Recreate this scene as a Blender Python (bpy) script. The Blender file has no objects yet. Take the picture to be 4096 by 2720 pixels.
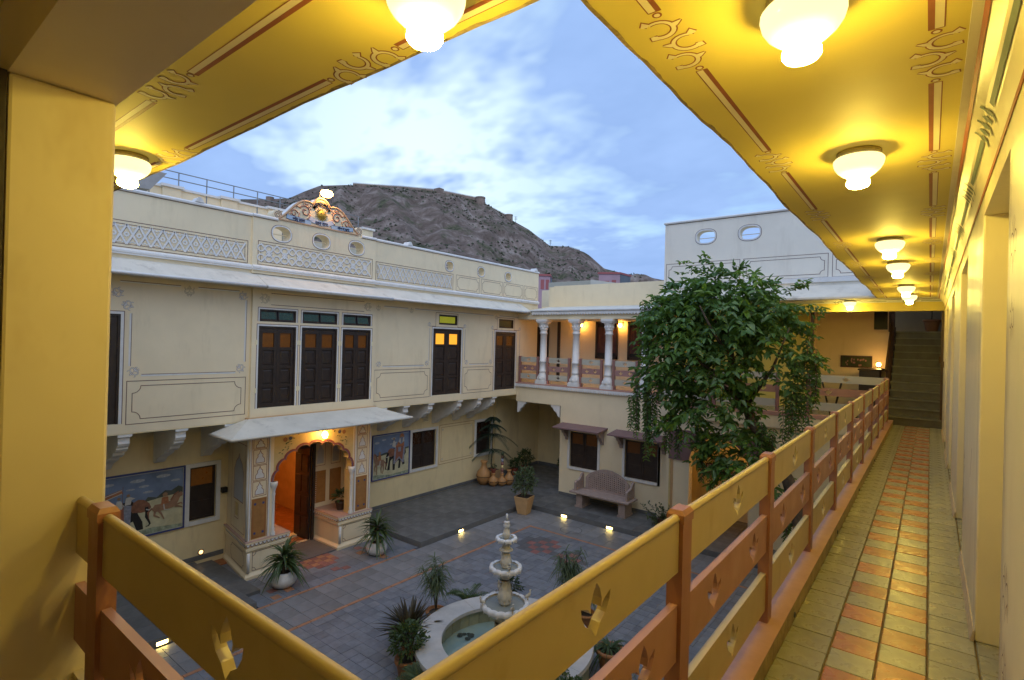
import bpy, bmesh, math, random
from mathutils import Matrix, Vector, noise
random.seed(7)
R = math.radians
SC = bpy.context.scene
# ------------------------------------------------------------------ camera
cam = bpy.data.cameras.new('camera')
cam.lens = 18.845; cam.sensor_width = 36; cam.clip_start = 0.02; cam.clip_end = 6000
co = bpy.data.objects.new('camera', cam); SC.collection.objects.link(co)
YAW, PIT, ROL = 0.66274, 0.002685, 0.02565
fw = Vector((-math.sin(YAW) * math.cos(PIT), math.cos(YAW) * math.cos(PIT), math.sin(PIT)))
rt = Vector((math.cos(YAW), math.sin(YAW), 0)); up = rt.cross(fw)
r2 = math.cos(ROL) * rt + math.sin(ROL) * up; u2 = -math.sin(ROL) * rt + math.cos(ROL) * up
co.matrix_world = Matrix(((r2.x, u2.x, -fw.x, 0), (r2.y, u2.y, -fw.y, 0), (r2.z, u2.z, -fw.z, 1.6), (0, 0, 0, 1)))
SC.camera = co
# ------------------------------------------------------------------ view, sky, sun
SC.view_settings.view_transform = 'Standard'; SC.view_settings.look = 'None'
SC.view_settings.gamma = 1; SC.view_settings.exposure = 0.25; SC.view_settings.use_curve_mapping = False
SC.render.engine = 'CYCLES'
SC.cycles.use_denoising = True; SC.cycles.max_bounces = 5; SC.cycles.diffuse_bounces = 4; SC.cycles.glossy_bounces = 2; SC.cycles.transmission_bounces = 3
SC.cycles.sample_clamp_indirect = 4; SC.cycles.caustics_reflective = False; SC.cycles.caustics_refractive = False
GLOW_AZ = 48.6                       # degrees left of +Y: thinnest, brightest part of the cloud sheet, above the hill
SUN_AZ, SUN_EL = -135.0, 50.0        # soft overcast sun, added to brighten court and facade, over the viewer's right shoulder
w = bpy.data.worlds.new('World'); SC.world = w; w.use_nodes = True
nt = w.node_tree; nt.nodes.clear()
def nd(t, **k):
    n = nt.nodes.new(t)
    for a, b in k.items(): setattr(n, a, b)
    return n
def mth(op, a, b=None, c=None):
    n = nd('ShaderNodeMath', operation=op)
    for i, x in enumerate((a, b, c)):
        if x is None: continue
        if isinstance(x, (int, float)): n.inputs[i].default_value = x
        else: nt.links.new(x, n.inputs[i])
    return n.outputs[0]
sky = nd('ShaderNodeTexSky', sky_type='NISHITA'); sky.sun_disc = False
sky.sun_elevation = R(SUN_EL); sky.sun_rotation = R(-SUN_AZ); sky.air_density = 1.0; sky.dust_density = 0.6; sky.ozone_density = 3.0
tc = nd('ShaderNodeTexCoord'); sp = nd('ShaderNodeSeparateXYZ'); nt.links.new(tc.outputs['Generated'], sp.inputs[0])
zz = mth('ADD', mth('MAXIMUM', sp.outputs[2], 0.0), 0.24)
cx = nd('ShaderNodeCombineXYZ'); nt.links.new(mth('DIVIDE', sp.outputs[0], zz), cx.inputs[0]); nt.links.new(mth('DIVIDE', sp.outputs[1], zz), cx.inputs[1])
mp = nd('ShaderNodeMapping'); nt.links.new(cx.outputs[0], mp.inputs[0])
mp.inputs['Rotation'].default_value = (0, 0, R(28)); mp.inputs['Scale'].default_value = (0.85, 1.15, 1); mp.inputs['Location'].default_value = (1.15, 0.35, 0)
n1 = nd('ShaderNodeTexNoise'); n1.inputs['Scale'].default_value = 1.05; n1.inputs['Detail'].default_value = 5; n1.inputs['Roughness'].default_value = 0.60; n1.inputs['Distortion'].default_value = 0.2
nt.links.new(mp.outputs[0], n1.inputs[0])
n2 = nd('ShaderNodeTexNoise'); n2.inputs['Scale'].default_value = 4.0; n2.inputs['Detail'].default_value = 3; n2.inputs['Roughness'].default_value = 0.6
nt.links.new(mp.outputs[0], n2.inputs[0])
cov0 = mth('ADD', mth('MULTIPLY', n1.outputs[0], 0.78), mth('MULTIPLY', n2.outputs[0], 0.22))
# the sky is brighter where the cloud is thin above the hill
dv = nd('ShaderNodeVectorMath', operation='DOT_PRODUCT'); nt.links.new(tc.outputs['Generated'], dv.inputs[0])
gd = Vector((-math.sin(R(GLOW_AZ)) * math.cos(R(18)), math.cos(R(GLOW_AZ)) * math.cos(R(18)), math.sin(R(18))))
dv.inputs[1].default_value = gd
glow = mth('POWER', mth('MAXIMUM', dv.outputs['Value'], 0.0), 22.0)
cov = mth('SUBTRACT', cov0, mth('MULTIPLY', glow, 0.062))      # the cloud sheet is thinnest there
cr = nd('ShaderNodeValToRGB'); nt.links.new(cov, cr.inputs[0])
cr.color_ramp.elements[0].position = 0.415; cr.color_ramp.elements[0].color = (0, 0, 0, 1)
cr.color_ramp.elements[1].position = 0.495; cr.color_ramp.elements[1].color = (1, 1, 1, 1)
sk = nd('ShaderNodeVectorMath', operation='SCALE'); nt.links.new(sky.outputs[0], sk.inputs[0]); sk.inputs['Scale'].default_value = 0.02
clear = nd('ShaderNodeMix', data_type='RGBA', blend_type='ADD'); clear.inputs[0].default_value = 1
nt.links.new(sk.outputs[0], clear.inputs[6])
gl = nd('ShaderNodeMix', data_type='RGBA'); nt.links.new(glow, gl.inputs[0]); gl.inputs[6].default_value = (0.33, 0.52, 0.78, 1); gl.inputs[7].default_value = (0.72, 0.88, 0.95, 1)
nt.links.new(gl.outputs[2], clear.inputs[7])
cl = nd('ShaderNodeMix', data_type='RGBA'); nt.links.new(n2.outputs[0], cl.inputs[0]); cl.inputs[6].default_value = (0.24, 0.385, 0.70, 1); cl.inputs[7].default_value = (0.36, 0.535, 0.90, 1)
mx = nd('ShaderNodeMix', data_type='RGBA'); nt.links.new(cr.outputs[0], mx.inputs[0]); nt.links.new(clear.outputs[2], mx.inputs[6]); nt.links.new(cl.outputs[2], mx.inputs[7])
bg = nd('ShaderNodeBackground'); nt.links.new(mx.outputs[2], bg.inputs[0]); bg.inputs[1].default_value = 1.0
ow = nd('ShaderNodeOutputWorld'); nt.links.new(bg.outputs[0], ow.inputs[0])
sl = bpy.data.lights.new('sun', 'SUN'); sl.energy = 1.0; sl.angle = R(70); sl.color = (1.0, 0.95, 0.88)
so = bpy.data.objects.new('sun', sl); SC.collection.objects.link(so)
so.rotation_euler = Vector((math.sin(R(SUN_AZ)), -math.cos(R(SUN_AZ)), -math.tan(R(SUN_EL)))).to_track_quat('-Z', 'Y').to_euler()
# ------------------------------------------------------------------ materials
MT = {}
def mat(name, col, rough=0.6, var=0.12, scale=3.0, bump=0.0, bscale=40.0, metal=0.0, rnd=0.0, stain=None, emit=None, es=0.0, col2=None, spec=0.5, trans=0.0, streak=0.0, stain2=None):
    m = bpy.data.materials.new(name); m.use_nodes = True; t = m.node_tree; N = t.nodes; L = t.links
    b = N['Principled BSDF']; b.inputs['Roughness'].default_value = rough; b.inputs['Metallic'].default_value = metal
    b.inputs['Specular IOR Level'].default_value = spec
    if trans: b.inputs['Transmission Weight'].default_value = trans
    tcn = N.new('ShaderNodeTexCoord'); no = N.new('ShaderNodeTexNoise'); no.inputs['Scale'].default_value = scale; no.inputs['Detail'].default_value = 3
    no.inputs['Roughness'].default_value = 0.62
    L.new(tcn.outputs['Object'], no.inputs[0])
    mr = N.new('ShaderNodeMapRange'); mr.inputs[1].default_value = 0.3; mr.inputs[2].default_value = 0.7
    L.new(no.outputs[0], mr.inputs[0])
    mi = N.new('ShaderNodeMix'); mi.data_type = 'RGBA'; L.new(mr.outputs[0], mi.inputs[0])
    c2 = col2 if col2 else tuple(c * (1 - 2 * var) for c in col)
    mi.inputs[6].default_value = (*c2, 1); mi.inputs[7].default_value = (*col, 1)
    out = mi.outputs[2]
    if rnd:
        oi = N.new('ShaderNodeObjectInfo'); m2 = N.new('ShaderNodeMapRange'); L.new(oi.outputs['Random'], m2.inputs[0]); m2.inputs[3].default_value = 1 - rnd; m2.inputs[4].default_value = 1 + rnd
        vm = N.new('ShaderNodeVectorMath'); vm.operation = 'SCALE'; L.new(out, vm.inputs[0]); L.new(m2.outputs[0], vm.inputs['Scale']); out = vm.outputs[0]
    for st_, sk_ in ((stain, streak), (stain2, 0)):
        if not st_: continue
        n3 = N.new('ShaderNodeTexNoise'); n3.inputs['Scale'].default_value = st_[1]; n3.inputs['Detail'].default_value = 4; n3.inputs['Roughness'].default_value = 0.7
        if sk_:
            ms = N.new('ShaderNodeMapping'); ms.inputs['Scale'].default_value = (1, 1, sk_); L.new(tcn.outputs['Object'], ms.inputs[0]); L.new(ms.outputs[0], n3.inputs[0])
        else: L.new(tcn.outputs['Object'], n3.inputs[0])
        r3 = N.new('ShaderNodeMapRange'); r3.inputs[1].default_value = st_[2]; r3.inputs[2].default_value = st_[2] + (st_[4] if len(st_) > 4 else 0.18); r3.inputs[4].default_value = st_[3]
        L.new(n3.outputs[0], r3.inputs[0]); m4 = N.new('ShaderNodeMix'); m4.data_type = 'RGBA'; L.new(r3.outputs[0], m4.inputs[0]); L.new(out, m4.inputs[6]); m4.inputs[7].default_value = (*st_[0], 1); out = m4.outputs[2]
    L.new(out, b.inputs['Base Color'])
    if rough < 0.5:
        r5 = N.new('ShaderNodeMapRange'); L.new(no.outputs[0], r5.inputs[0]); r5.inputs[3].default_value = rough * 1.5; r5.inputs[4].default_value = rough * 0.6; L.new(r5.outputs[0], b.inputs['Roughness'])
    if bump:
        nb = N.new('ShaderNodeTexNoise'); nb.inputs['Scale'].default_value = bscale; nb.inputs['Detail'].default_value = 1; L.new(tcn.outputs['Object'], nb.inputs[0])
        bn = N.new('ShaderNodeBump'); bn.inputs['Strength'].default_value = bump; bn.inputs['Distance'].default_value = 0.01; L.new(nb.outputs[0], bn.inputs['Height']); L.new(bn.outputs[0], b.inputs['Normal'])
    if emit:
        b.inputs['Emission Color'].default_value = (*emit, 1); b.inputs['Emission Strength'].default_value = es
    MT[name] = m
    return m
CRE = (0.85, 0.72, 0.49)
mat('cream', CRE, 0.55, 0.05, 1.3, 0.12, 18, stain=((0.55, 0.45, 0.28), 3.0, 0.55, 0.34), streak=0.22)
mat('ceil', (0.80, 0.645, 0.145), 0.62, 0.06, 1.0, 0.12, 4, stain=((0.55, 0.40, 0.15), 2.2, 0.62, 0.35))
mat('edge_grime', (0.40, 0.30, 0.14), 0.9, 0.25, 9, 0.8, 30, stain=((0.16, 0.12, 0.07), 7, 0.5, 0.8))
mat('ochre', (0.84, 0.69, 0.40), 0.6, 0.06, 1.2, 0.15, 20, stain=((0.58, 0.45, 0.25), 2.4, 0.52, 0.55), streak=0.2)
mat('corridor_wall', (0.80, 0.72, 0.50), 0.36, 0.05, 1.5, 0.15, 5, stain=((0.60, 0.51, 0.34), 3.0, 0.54, 0.5), streak=0.25, stain2=((0.36, 0.28, 0.18), 14, 0.73, 0.6, 0.05))
mat('white', (0.76, 0.75, 0.73), 0.55, 0.06, 5, 0.15, 30, stain=((0.50, 0.46, 0.41), 5, 0.56, 0.45), streak=0.4)
mat('chajja', (0.68, 0.64, 0.55), 0.7, 0.08, 2, 0.3, 25, stain=((0.36, 0.33, 0.28), 3, 0.55, 0.6))
mat('grey_trim', (0.36, 0.36, 0.36), 0.7, 0.1, 4)
mat('line', (0.20, 0.11, 0.10), 0.7, 0.1, 8)
mat('redline', (0.33, 0.10, 0.035), 0.6, 0.12, 8)
mat('blueline', (0.14, 0.17, 0.14), 0.7, 0.1, 8)
mat('cream_fill', (0.84, 0.74, 0.48), 0.6, 0.04, 5)
mat('wood', (0.040, 0.026, 0.021), 0.42, 0.2, 6, 0.2, 30)
mat('wood_brown', (0.09, 0.045, 0.022), 0.5, 0.25, 5, 0.2, 25)
mat('post', (0.37, 0.165, 0.105), 0.42, 0.10, 4, 0.15, 20, stain=((0.25, 0.10, 0.05), 6, 0.60, 0.55), streak=0.4, stain2=((0.58, 0.38, 0.28), 30, 0.72, 0.6, 0.05))
mat('board_red', (0.44, 0.225, 0.15), 0.45, 0.08, 2.5, 0.12, 14, rnd=0.06, stain=((0.30, 0.14, 0.09), 6, 0.60, 0.5), streak=0.5, stain2=((0.60, 0.42, 0.32), 26, 0.72, 0.6, 0.05))
mat('board_cream', (0.54, 0.425, 0.195), 0.38, 0.05, 2.5, 0.08, 10, rnd=0.05, stain=((0.40, 0.28, 0.12), 6, 0.60, 0.55), streak=0.5, stain2=((0.30, 0.19, 0.10), 22, 0.72, 0.7, 0.05))
mat('ledge', (0.52, 0.285, 0.225), 0.5, 0.1, 5, 0.1, 20, stain=((0.70, 0.60, 0.50), 30, 0.72, 0.8))
mat('ledge_side', (0.52, 0.38, 0.14), 0.7, 0.2, 9, 0.5, 25, stain=((0.26, 0.18, 0.08), 12, 0.52, 0.7))
mat('pale_grey', (0.88, 0.82, 0.70), 0.6, 0.04, 1.5, 0.1, 18, stain=((0.66, 0.60, 0.50), 2.6, 0.54, 0.4), streak=0.2)
mat('pillar_plaster', (0.82, 0.71, 0.46), 0.5, 0.06, 1.4, 0.25, 9, stain=((0.60, 0.47, 0.25), 2.6, 0.52, 0.5), streak=0.5, stain2=((0.30, 0.22, 0.12), 11, 0.72, 0.7, 0.06))
mat('far_cream', (0.50, 0.47, 0.38), 0.5, 0.06, 4, rnd=0.08)
mat('far_red', (0.36, 0.20, 0.18), 0.5, 0.08, 4, rnd=0.08)
mat('far_post', (0.30, 0.15, 0.13), 0.5, 0.08, 4)
mat('tile_grey', (0.33, 0.32, 0.235), 0.28, 0.14, 9, 0.15, 16, rnd=0.12, stain=((0.30, 0.28, 0.18), 5, 0.58, 0.5))
mat('tile_red', (0.46, 0.135, 0.05), 0.27, 0.14, 7, 0.15, 16, rnd=0.16, stain=((0.52, 0.25, 0.08), 5, 0.58, 0.5))
mat('grout', (0.30, 0.215, 0.115), 0.85, 0.2, 20, 0.4, 60)
mat('slate', (0.185, 0.20, 0.23), 0.50, 0.14, 6, 0.25, 25, rnd=0.17, stain=((0.13, 0.135, 0.15), 4, 0.58, 0.5))
mat('slate_big', (0.215, 0.22, 0.23), 0.50, 0.14, 3, 0.25, 20, rnd=0.18, stain=((0.16, 0.16, 0.16), 2, 0.56, 0.6))
mat('slate_dark', (0.12, 0.122, 0.132), 0.55, 0.15, 6, 0.2, 25, rnd=0.15)
mat('slate_red', (0.27, 0.115, 0.10), 0.5, 0.15, 6, 0.2, 25, rnd=0.18)
mat('slate_orange', (0.40, 0.19, 0.10), 0.5, 0.15, 6, 0.2, 25, rnd=0.15)
mat('joint', (0.11, 0.115, 0.12), 0.9, 0.2, 20)
mat('platform', (0.13, 0.134, 0.136), 0.48, 0.14, 3, 0.2, 20, rnd=0.16, stain=((0.22, 0.22, 0.215), 1.6, 0.58, 0.5))
mat('skirting', (0.15, 0.155, 0.16), 0.5, 0.12, 6)
mat('amber', (0.16, 0.05, 0.008), 0.3, 0.2, 9, emit=(1.0, 0.36, 0.03), es=0.022)
mat('amber_lit', (0.5, 0.2, 0.03), 0.3, 0.2, 14, emit=(1.0, 0.42, 0.03), es=0.95)
mat('green_glass', (0.045, 0.11, 0.075), 0.2, 0.3, 50, 0.5, 120)
mat('lime_glass', (0.20, 0.21, 0.02), 0.3, 0.2, 40, 0.4, 120, emit=(0.55, 0.55, 0.02), es=0.28)
mat('olive_glass', (0.09, 0.09, 0.03), 0.3, 0.2, 40, 0.4, 120)
mat('black', (0.012, 0.012, 0.012), 0.5, 0.2, 5)
mat('steel', (0.28, 0.29, 0.30), 0.45, 0.1, 8, metal=0.6)
mat('bench_stone', (0.39, 0.30, 0.265), 0.6, 0.12, 9, 0.25, 40, stain=((0.28, 0.19, 0.16), 5, 0.6, 0.5))
mat('maroon', (0.21, 0.125, 0.125), 0.6, 0.1, 5, 0.1, 20)
mat('terracotta', (0.42, 0.19, 0.075), 0.65, 0.14, 8, 0.2, 30, stain=((0.24, 0.12, 0.06), 6, 0.6, 0.5))
mat('red_pot', (0.25, 0.055, 0.03), 0.5, 0.12, 8)
mat('planter', (0.58, 0.36, 0.17), 0.6, 0.08, 6, 0.1, 30)
mat('soil', (0.06, 0.045, 0.035), 0.95, 0.3, 40, 0.8, 50)
mat('marble', (0.70, 0.66, 0.57), 0.42, 0.12, 6, 0.15, 30, stain=((0.42, 0.27, 0.09), 6, 0.48, 0.8), streak=0.5)
mat('shell_white', (0.74, 0.73, 0.72), 0.42, 0.1, 9, 0.15, 30, stain=((0.40, 0.36, 0.30), 8, 0.6, 0.5))
mat('pool_rim', (0.52, 0.50, 0.47), 0.36, 0.1, 4, 0.08, 20, stain=((0.34, 0.32, 0.30), 2.5, 0.56, 0.5))
mat('pool_tile', (0.36, 0.37, 0.25), 0.3, 0.12, 5, rnd=0.1)
mat('algae', (0.05, 0.06, 0.04), 0.9, 0.3, 20)
mat('bark', (0.13, 0.095, 0.065), 0.9, 0.3, 8, 0.9, 25)
def leaf(name, c, c2, rough=0.42):
    m = mat(name, c, rough, 0, 5.0, col2=c2); t = m.node_tree; b = t.nodes['Principled BSDF']; tr_ = t.nodes.new('ShaderNodeBsdfTranslucent'); mx_ = t.nodes.new('ShaderNodeMixShader')
    tr_.inputs[0].default_value = (c[0] * 1.3, c[1] * 1.25, c[2] * .8, 1); mx_.inputs[0].default_value = .28
    t.links.new(b.outputs[0], mx_.inputs[1]); t.links.new(tr_.outputs[0], mx_.inputs[2]); t.links.new(mx_.outputs[0], t.nodes['Material Output'].inputs[0])
    return m
leaf('leaf_tree', (0.125, 0.225, 0.055), (0.045, 0.105, 0.026), 0.36)
leaf('leaf_young', (0.16, 0.27, 0.035), (0.09, 0.18, 0.025), 0.4)
leaf('leaf_dark', (0.055, 0.085, 0.028), (0.018, 0.034, 0.014), 0.4)
leaf('leaf_mid', (0.085, 0.135, 0.045), (0.035, 0.065, 0.022), 0.42)
leaf('leaf_pale', (0.115, 0.16, 0.075), (0.055, 0.09, 0.04), 0.45)
leaf('leaf_bronze', (0.075, 0.060, 0.028), (0.024, 0.020, 0.014), 0.35)
leaf('leaf_pine', (0.035, 0.065, 0.038), (0.014, 0.030, 0.020), 0.6)
LAMP = (1.0, 0.725, 0.12)
mat('lamp_glass', (0.9, 0.85, 0.7), 0.2, 0, 1, emit=(1.0, 0.90, 0.46), es=1.1)
mat('lamp_hot', (1, 0.95, 0.8), 0.2, 0, 1, emit=LAMP, es=190.0)
mat('lamp_plate', (0.30, 0.24, 0.10), 0.4, 0.1, 5)
mat('sconce_lit', (1, 0.9, 0.7), 0.2, 0, 1, emit=(1.0, 0.46, 0.09), es=60.0)
mat('step_lit', (1, 0.9, 0.6), 0.2, 0, 1, emit=(1.0, 0.70, 0.18), es=26.0)
mat('spot_lit', (1, .9, .7), 0.2, 0, 1, emit=(1.0, 0.55, 0.2), es=3.0)
mat('hall_lit', (1, .9, .7), 0.2, 0, 1, emit=(1.0, 0.48, 0.10), es=200.0)
mat('recess_lit', (1, .9, .7), 0.2, 0, 1, emit=(1.0, 0.55, 0.10), es=60.0)
mat('flood_lit', (1, 0.9, 0.7), 0.2, 0, 1, emit=(1.0, 0.52, 0.13), es=70.0)
# ------------------------------------------------------------------ helpers
COL = SC.collection
def PX(x): return Matrix(((0, 0, 1, x), (1, 0, 0, 0), (0, 1, 0, 0), (0, 0, 0, 1)))       # (u,v,w) -> (x+w, u, v)
def PY(y): return Matrix(((1, 0, 0, 0), (0, 0, -1, y), (0, 1, 0, 0), (0, 0, 0, 1)))      # (u,v,w) -> (u, y-w, v)
def PZ(z): return Matrix.Translation((0, 0, z))                                          # (u,v,w) -> (u, v, z+w)
def PC(z): return Matrix(((1, 0, 0, 0), (0, 1, 0, 0), (0, 0, -1, z), (0, 0, 0, 1)))      # ceiling, facing down
class MB:
    def __init__(s): s.v = []; s.f = []; s.m = []; s.n = 0; s.e = .00008
    def lift(s, wz): s.n += 1; return wz + math.copysign((s.n % 17) * s.e, wz if wz else 1)    # overlapping paint strokes never share a plane
    def add(s, vs, fs, mi=0):
        b = len(s.v); s.v += [tuple(x) for x in vs]; s.f += [tuple(b + i for i in f) for f in fs]; s.m += [mi] * len(fs); return s
    def box(s, x0, x1, y0, y1, z0, z1, mi=0):
        return s.add([(x, y, z) for z in (z0, z1) for y in (y0, y1) for x in (x0, x1)], [(0, 2, 3, 1), (4, 5, 7, 6), (0, 1, 5, 4), (2, 6, 7, 3), (0, 4, 6, 2), (1, 3, 7, 5)], mi)
    def hexa(s, a, b, mi=0):                 # two quads (lower, upper) of 4 points
        return s.add(list(a) + list(b), [(3, 2, 1, 0), (4, 5, 6, 7), (0, 1, 5, 4), (1, 2, 6, 5), (2, 3, 7, 6), (3, 0, 4, 7)], mi)
    def prism(s, poly, M, d, mi=0):
        n = len(poly); vs = [M @ Vector((p[0], p[1], 0)) for p in poly] + [M @ Vector((p[0], p[1], d)) for p in poly]
        return s.add(vs, [tuple(range(n - 1, -1, -1)), tuple(range(n, 2 * n))] + [(i, (i + 1) % n, n + (i + 1) % n, n + i) for i in range(n)], mi)
    def flat(s, poly, M, wz=0.0, mi=0):
        wz = s.lift(wz); return s.add([M @ Vector((p[0], p[1], wz)) for p in poly], [tuple(range(len(poly)))], mi)
    def lathe(s, prof, c=(0, 0, 0), seg=16, sx=1, sy=1, mi=0, flute=0, fn=0):
        n = len(prof); vs = []
        for i in range(seg):
            a = 2 * math.pi * i / seg; k = 1 + (flute * abs(math.cos(a * fn / 2)) if flute else 0)
            for r, z in prof: vs.append((c[0] + r * k * math.cos(a) * sx, c[1] + r * k * math.sin(a) * sy, c[2] + z))
        fs = [(i * n + j, ((i + 1) % seg) * n + j, ((i + 1) % seg) * n + j + 1, i * n + j + 1) for i in range(seg) for j in range(n - 1)]
        return s.add(vs, fs, mi)
    def tube(s, pts, rad, seg=6, mi=0, cap=True):
        pts = [Vector(p) for p in pts]; n = len(pts); vs = []
        for i, p in enumerate(pts):
            t = (pts[min(i + 1, n - 1)] - pts[max(i - 1, 0)]).normalized()
            a = t.orthogonal().normalized() if abs(t.z) > .95 else t.cross(Vector((0, 0, 1))).normalized()
            b = t.cross(a); r = rad[i] if isinstance(rad, (list, tuple)) else rad
            for k in range(seg):
                g = 2 * math.pi * k / seg; vs.append(p + a * r * math.cos(g) + b * r * math.sin(g))
        fs = [(i * seg + k, i * seg + (k + 1) % seg, (i + 1) * seg + (k + 1) % seg, (i + 1) * seg + k) for i in range(n - 1) for k in range(seg)]
        if cap: fs += [tuple(range(seg - 1, -1, -1)), tuple((n - 1) * seg + k for k in range(seg))]
        return s.add(vs, fs, mi)
    def stroke(s, pts, w, M, wz=0.003, closed=False, mi=0):   # a painted line; points may carry their own width
        wz = s.lift(wz); P = [Vector((p[0], p[1])) for p in pts]; W = [(p[2] if len(p) > 2 else w) for p in pts]; n = len(P); vs = []
        for i in range(n):
            a = P[(i - 1) % n] if (closed or i > 0) else None; b = P[(i + 1) % n] if (closed or i < n - 1) else None
            d1 = (P[i] - a).normalized() if a is not None else None; d2 = (b - P[i]).normalized() if b is not None else None
            d1 = d1 if d1 is not None else d2; d2 = d2 if d2 is not None else d1
            t = d1 + d2; t = t.normalized() if t.length > 1e-6 else d1
            nn = Vector((-t.y, t.x)); k = 1 / max(.4, nn.dot(Vector((-d1.y, d1.x))))
            for sg in (1, -1):
                q = P[i] + nn * sg * W[i] / 2 * k; vs.append(M @ Vector((q.x, q.y, wz)))
        m = n if closed else n - 1
        return s.add(vs, [(2 * i, 2 * i + 1, 2 * ((i + 1) % n) + 1, 2 * ((i + 1) % n)) for i in range(m)], mi)
    def mesh(s, name, mats, smooth=False):
        me = bpy.data.meshes.new(name); me.from_pydata(s.v, [], s.f)
        mats = mats if isinstance(mats, (list, tuple)) else [mats]
        for x in mats: me.materials.append(MT[x])
        if len(mats) > 1: me.polygons.foreach_set('material_index', s.m)
        if smooth: me.polygons.foreach_set('use_smooth', [True] * len(me.polygons))
        me.update(); return me
    def build(s, name, mats, parent=None, smooth=False, label=None):
        return put(name, s.mesh(name, mats, smooth), parent, label)
def put(name, me, parent=None, label=None, loc=None):
    o = bpy.data.objects.new(name, me); COL.objects.link(o)
    if parent:
        o.parent = parent
        if parent.get('_w'): o.matrix_parent_inverse = Matrix.Translation(-parent.location)
    if loc is not None: o.location = loc
    if label: o['label'] = label
    if parent is not None and parent.get('_w'): o['_w'] = 0
    return o
def bevel(o, wd=0.008, seg=2, ang=40):
    m = o.modifiers.new('b', 'BEVEL'); m.width = wd; m.segments = seg; m.limit_method = 'ANGLE'; m.angle_limit = R(ang); return o
ALLT = []
def thing(name, label, cat, loc=(0, 0, 0), group=None, world=True, rz=0):
    o = bpy.data.objects.new(name, None); COL.objects.link(o); o.location = loc; o.empty_display_size = 0.1; o.rotation_euler.z = rz
    o['label'] = label; o['category'] = cat
    if group: o['group'] = group
    if world: o['_w'] = 1
    ALLT.append(o); return o
def tag(o, label, cat, group=None):
    o['label'] = label; o['category'] = cat
    if group: o['group'] = group
    return o
def struct(o): o['kind'] = 'structure'; return o
def stuff(o): o['kind'] = 'stuff'; return o
def copy_tree(o, parent=None):
    c = o.copy(); COL.objects.link(c); c.parent = parent
    if parent is not None: c.matrix_parent_inverse = o.matrix_parent_inverse.copy()
    for ch in list(o.children): copy_tree(ch, c)
    return c
def fill(loops, depth, M, name='shape', mats='cream', bev=0.0):   # polygon with holes, extruded
    c = bpy.data.curves.new(name, 'CURVE'); c.dimensions = '2D'; c.fill_mode = 'BOTH'; c.extrude = depth / 2 - bev; c.bevel_depth = bev; c.bevel_resolution = 1
    for lp in loops:
        s = c.splines.new('POLY'); s.points.add(len(lp) - 1); s.use_cyclic_u = True
        for p, q in zip(s.points, lp): p.co = (q[0], q[1], 0, 1)
    o = bpy.data.objects.new(name, c); me = bpy.data.meshes.new_from_object(o); bpy.data.objects.remove(o); bpy.data.curves.remove(c)
    me.transform(M @ Matrix.Translation((0, 0, depth / 2)))
    me.materials.clear(); me.materials.append(MT[mats])
    for p in me.polygons: p.use_smooth = False
    me.name = name; return me
def rect(u0, u1, v0, v1): return [(u0, v0), (u1, v0), (u1, v1), (u0, v1)]
def ell(cu, cv, ru, rv, n=28, p=1.0):
    out = []
    for i in range(n):
        a = 2 * math.pi * i / n; c, s = math.cos(a), math.sin(a)
        out.append((cu + ru * math.copysign(abs(c) ** p, c), cv + rv * math.copysign(abs(s) ** p, s)))
    return out
def arc(cu, cv, r, a0, a1, w0=None, w1=None, n=10):
    o = []
    for i in range(n + 1):
        t = i / n; a = R(a0 + (a1 - a0) * t); p = (cu + r * math.cos(a), cv + r * math.sin(a))
        o.append(p if w0 is None else (*p, w0 + (w1 - w0) * t))
    return o
def notched(u0, u1, v0, v1, r, n=5):     # rectangle with concave quarter-round corners
    o = []
    for cu, cv, a0 in ((u0, v0, 90), (u1, v0, 180), (u1, v1, 270), (u0, v1, 360)):
        for i in range(n + 1):
            a = R(a0 - 90 * i / n); o.append((cu + r * math.cos(a), cv + r * math.sin(a)))
    return o
def panel_lines(parent, M, u0, u1, v0, v1, ins=0.06, r=0.09, wd=0.012, mats='line'):
    b = MB(); b.stroke(rect(u0, u1, v0, v1), wd, M, closed=True)
    b.stroke(notched(u0 + ins, u1 - ins, v0 + ins, v1 - ins, r), wd, M, closed=True)
    return b.build('painted_panel', mats, parent)
def spiral(cu, cv, r0, r1, a0, a1, w, n=18):
    return [(cu + (r0 + (r1 - r0) * i / n) * math.cos(R(a0 + (a1 - a0) * i / n)), cv + (r0 + (r1 - r0) * i / n) * math.sin(R(a0 + (a1 - a0) * i / n)), w) for i in range(n + 1)]
def curlmotif(b, cu, cv, s, rot, M, wz=0.003, mi=0, k=1.0):    # a folk scroll: leaf, crescents, spikes
    ca, sa = math.cos(R(rot)), math.sin(R(rot))
    def T(pts): return [(cu + (p[0] * ca - p[1] * sa) * s, cv + (p[0] * sa + p[1] * ca) * s, p[2] * s * k) for p in pts]
    for sg in (1, -1):
        b.stroke(T([(p[0], p[1] * sg, p[2]) for p in arc(0.25, 0.28, 0.24, -60, 200, .14, .05)]), 0, M, wz, mi=mi)
        b.stroke(T([(p[0], p[1] * sg, p[2]) for p in arc(-0.2, 0.34, 0.2, -100, 120, .12, .05)]), 0, M, wz, mi=mi)
        b.stroke(T([(0.5, 0.1 * sg, .10), (0.72, 0.2 * sg, .12), (0.86, 0.1 * sg, .03)]), 0, M, wz, mi=mi)
    b.stroke(T([(-0.5, 0, .03), (-0.3, 0, .16), (0.1, 0, .05), (0.4, 0, .15), (0.75, 0, .02)]), 0, M, wz, mi=mi)
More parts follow.
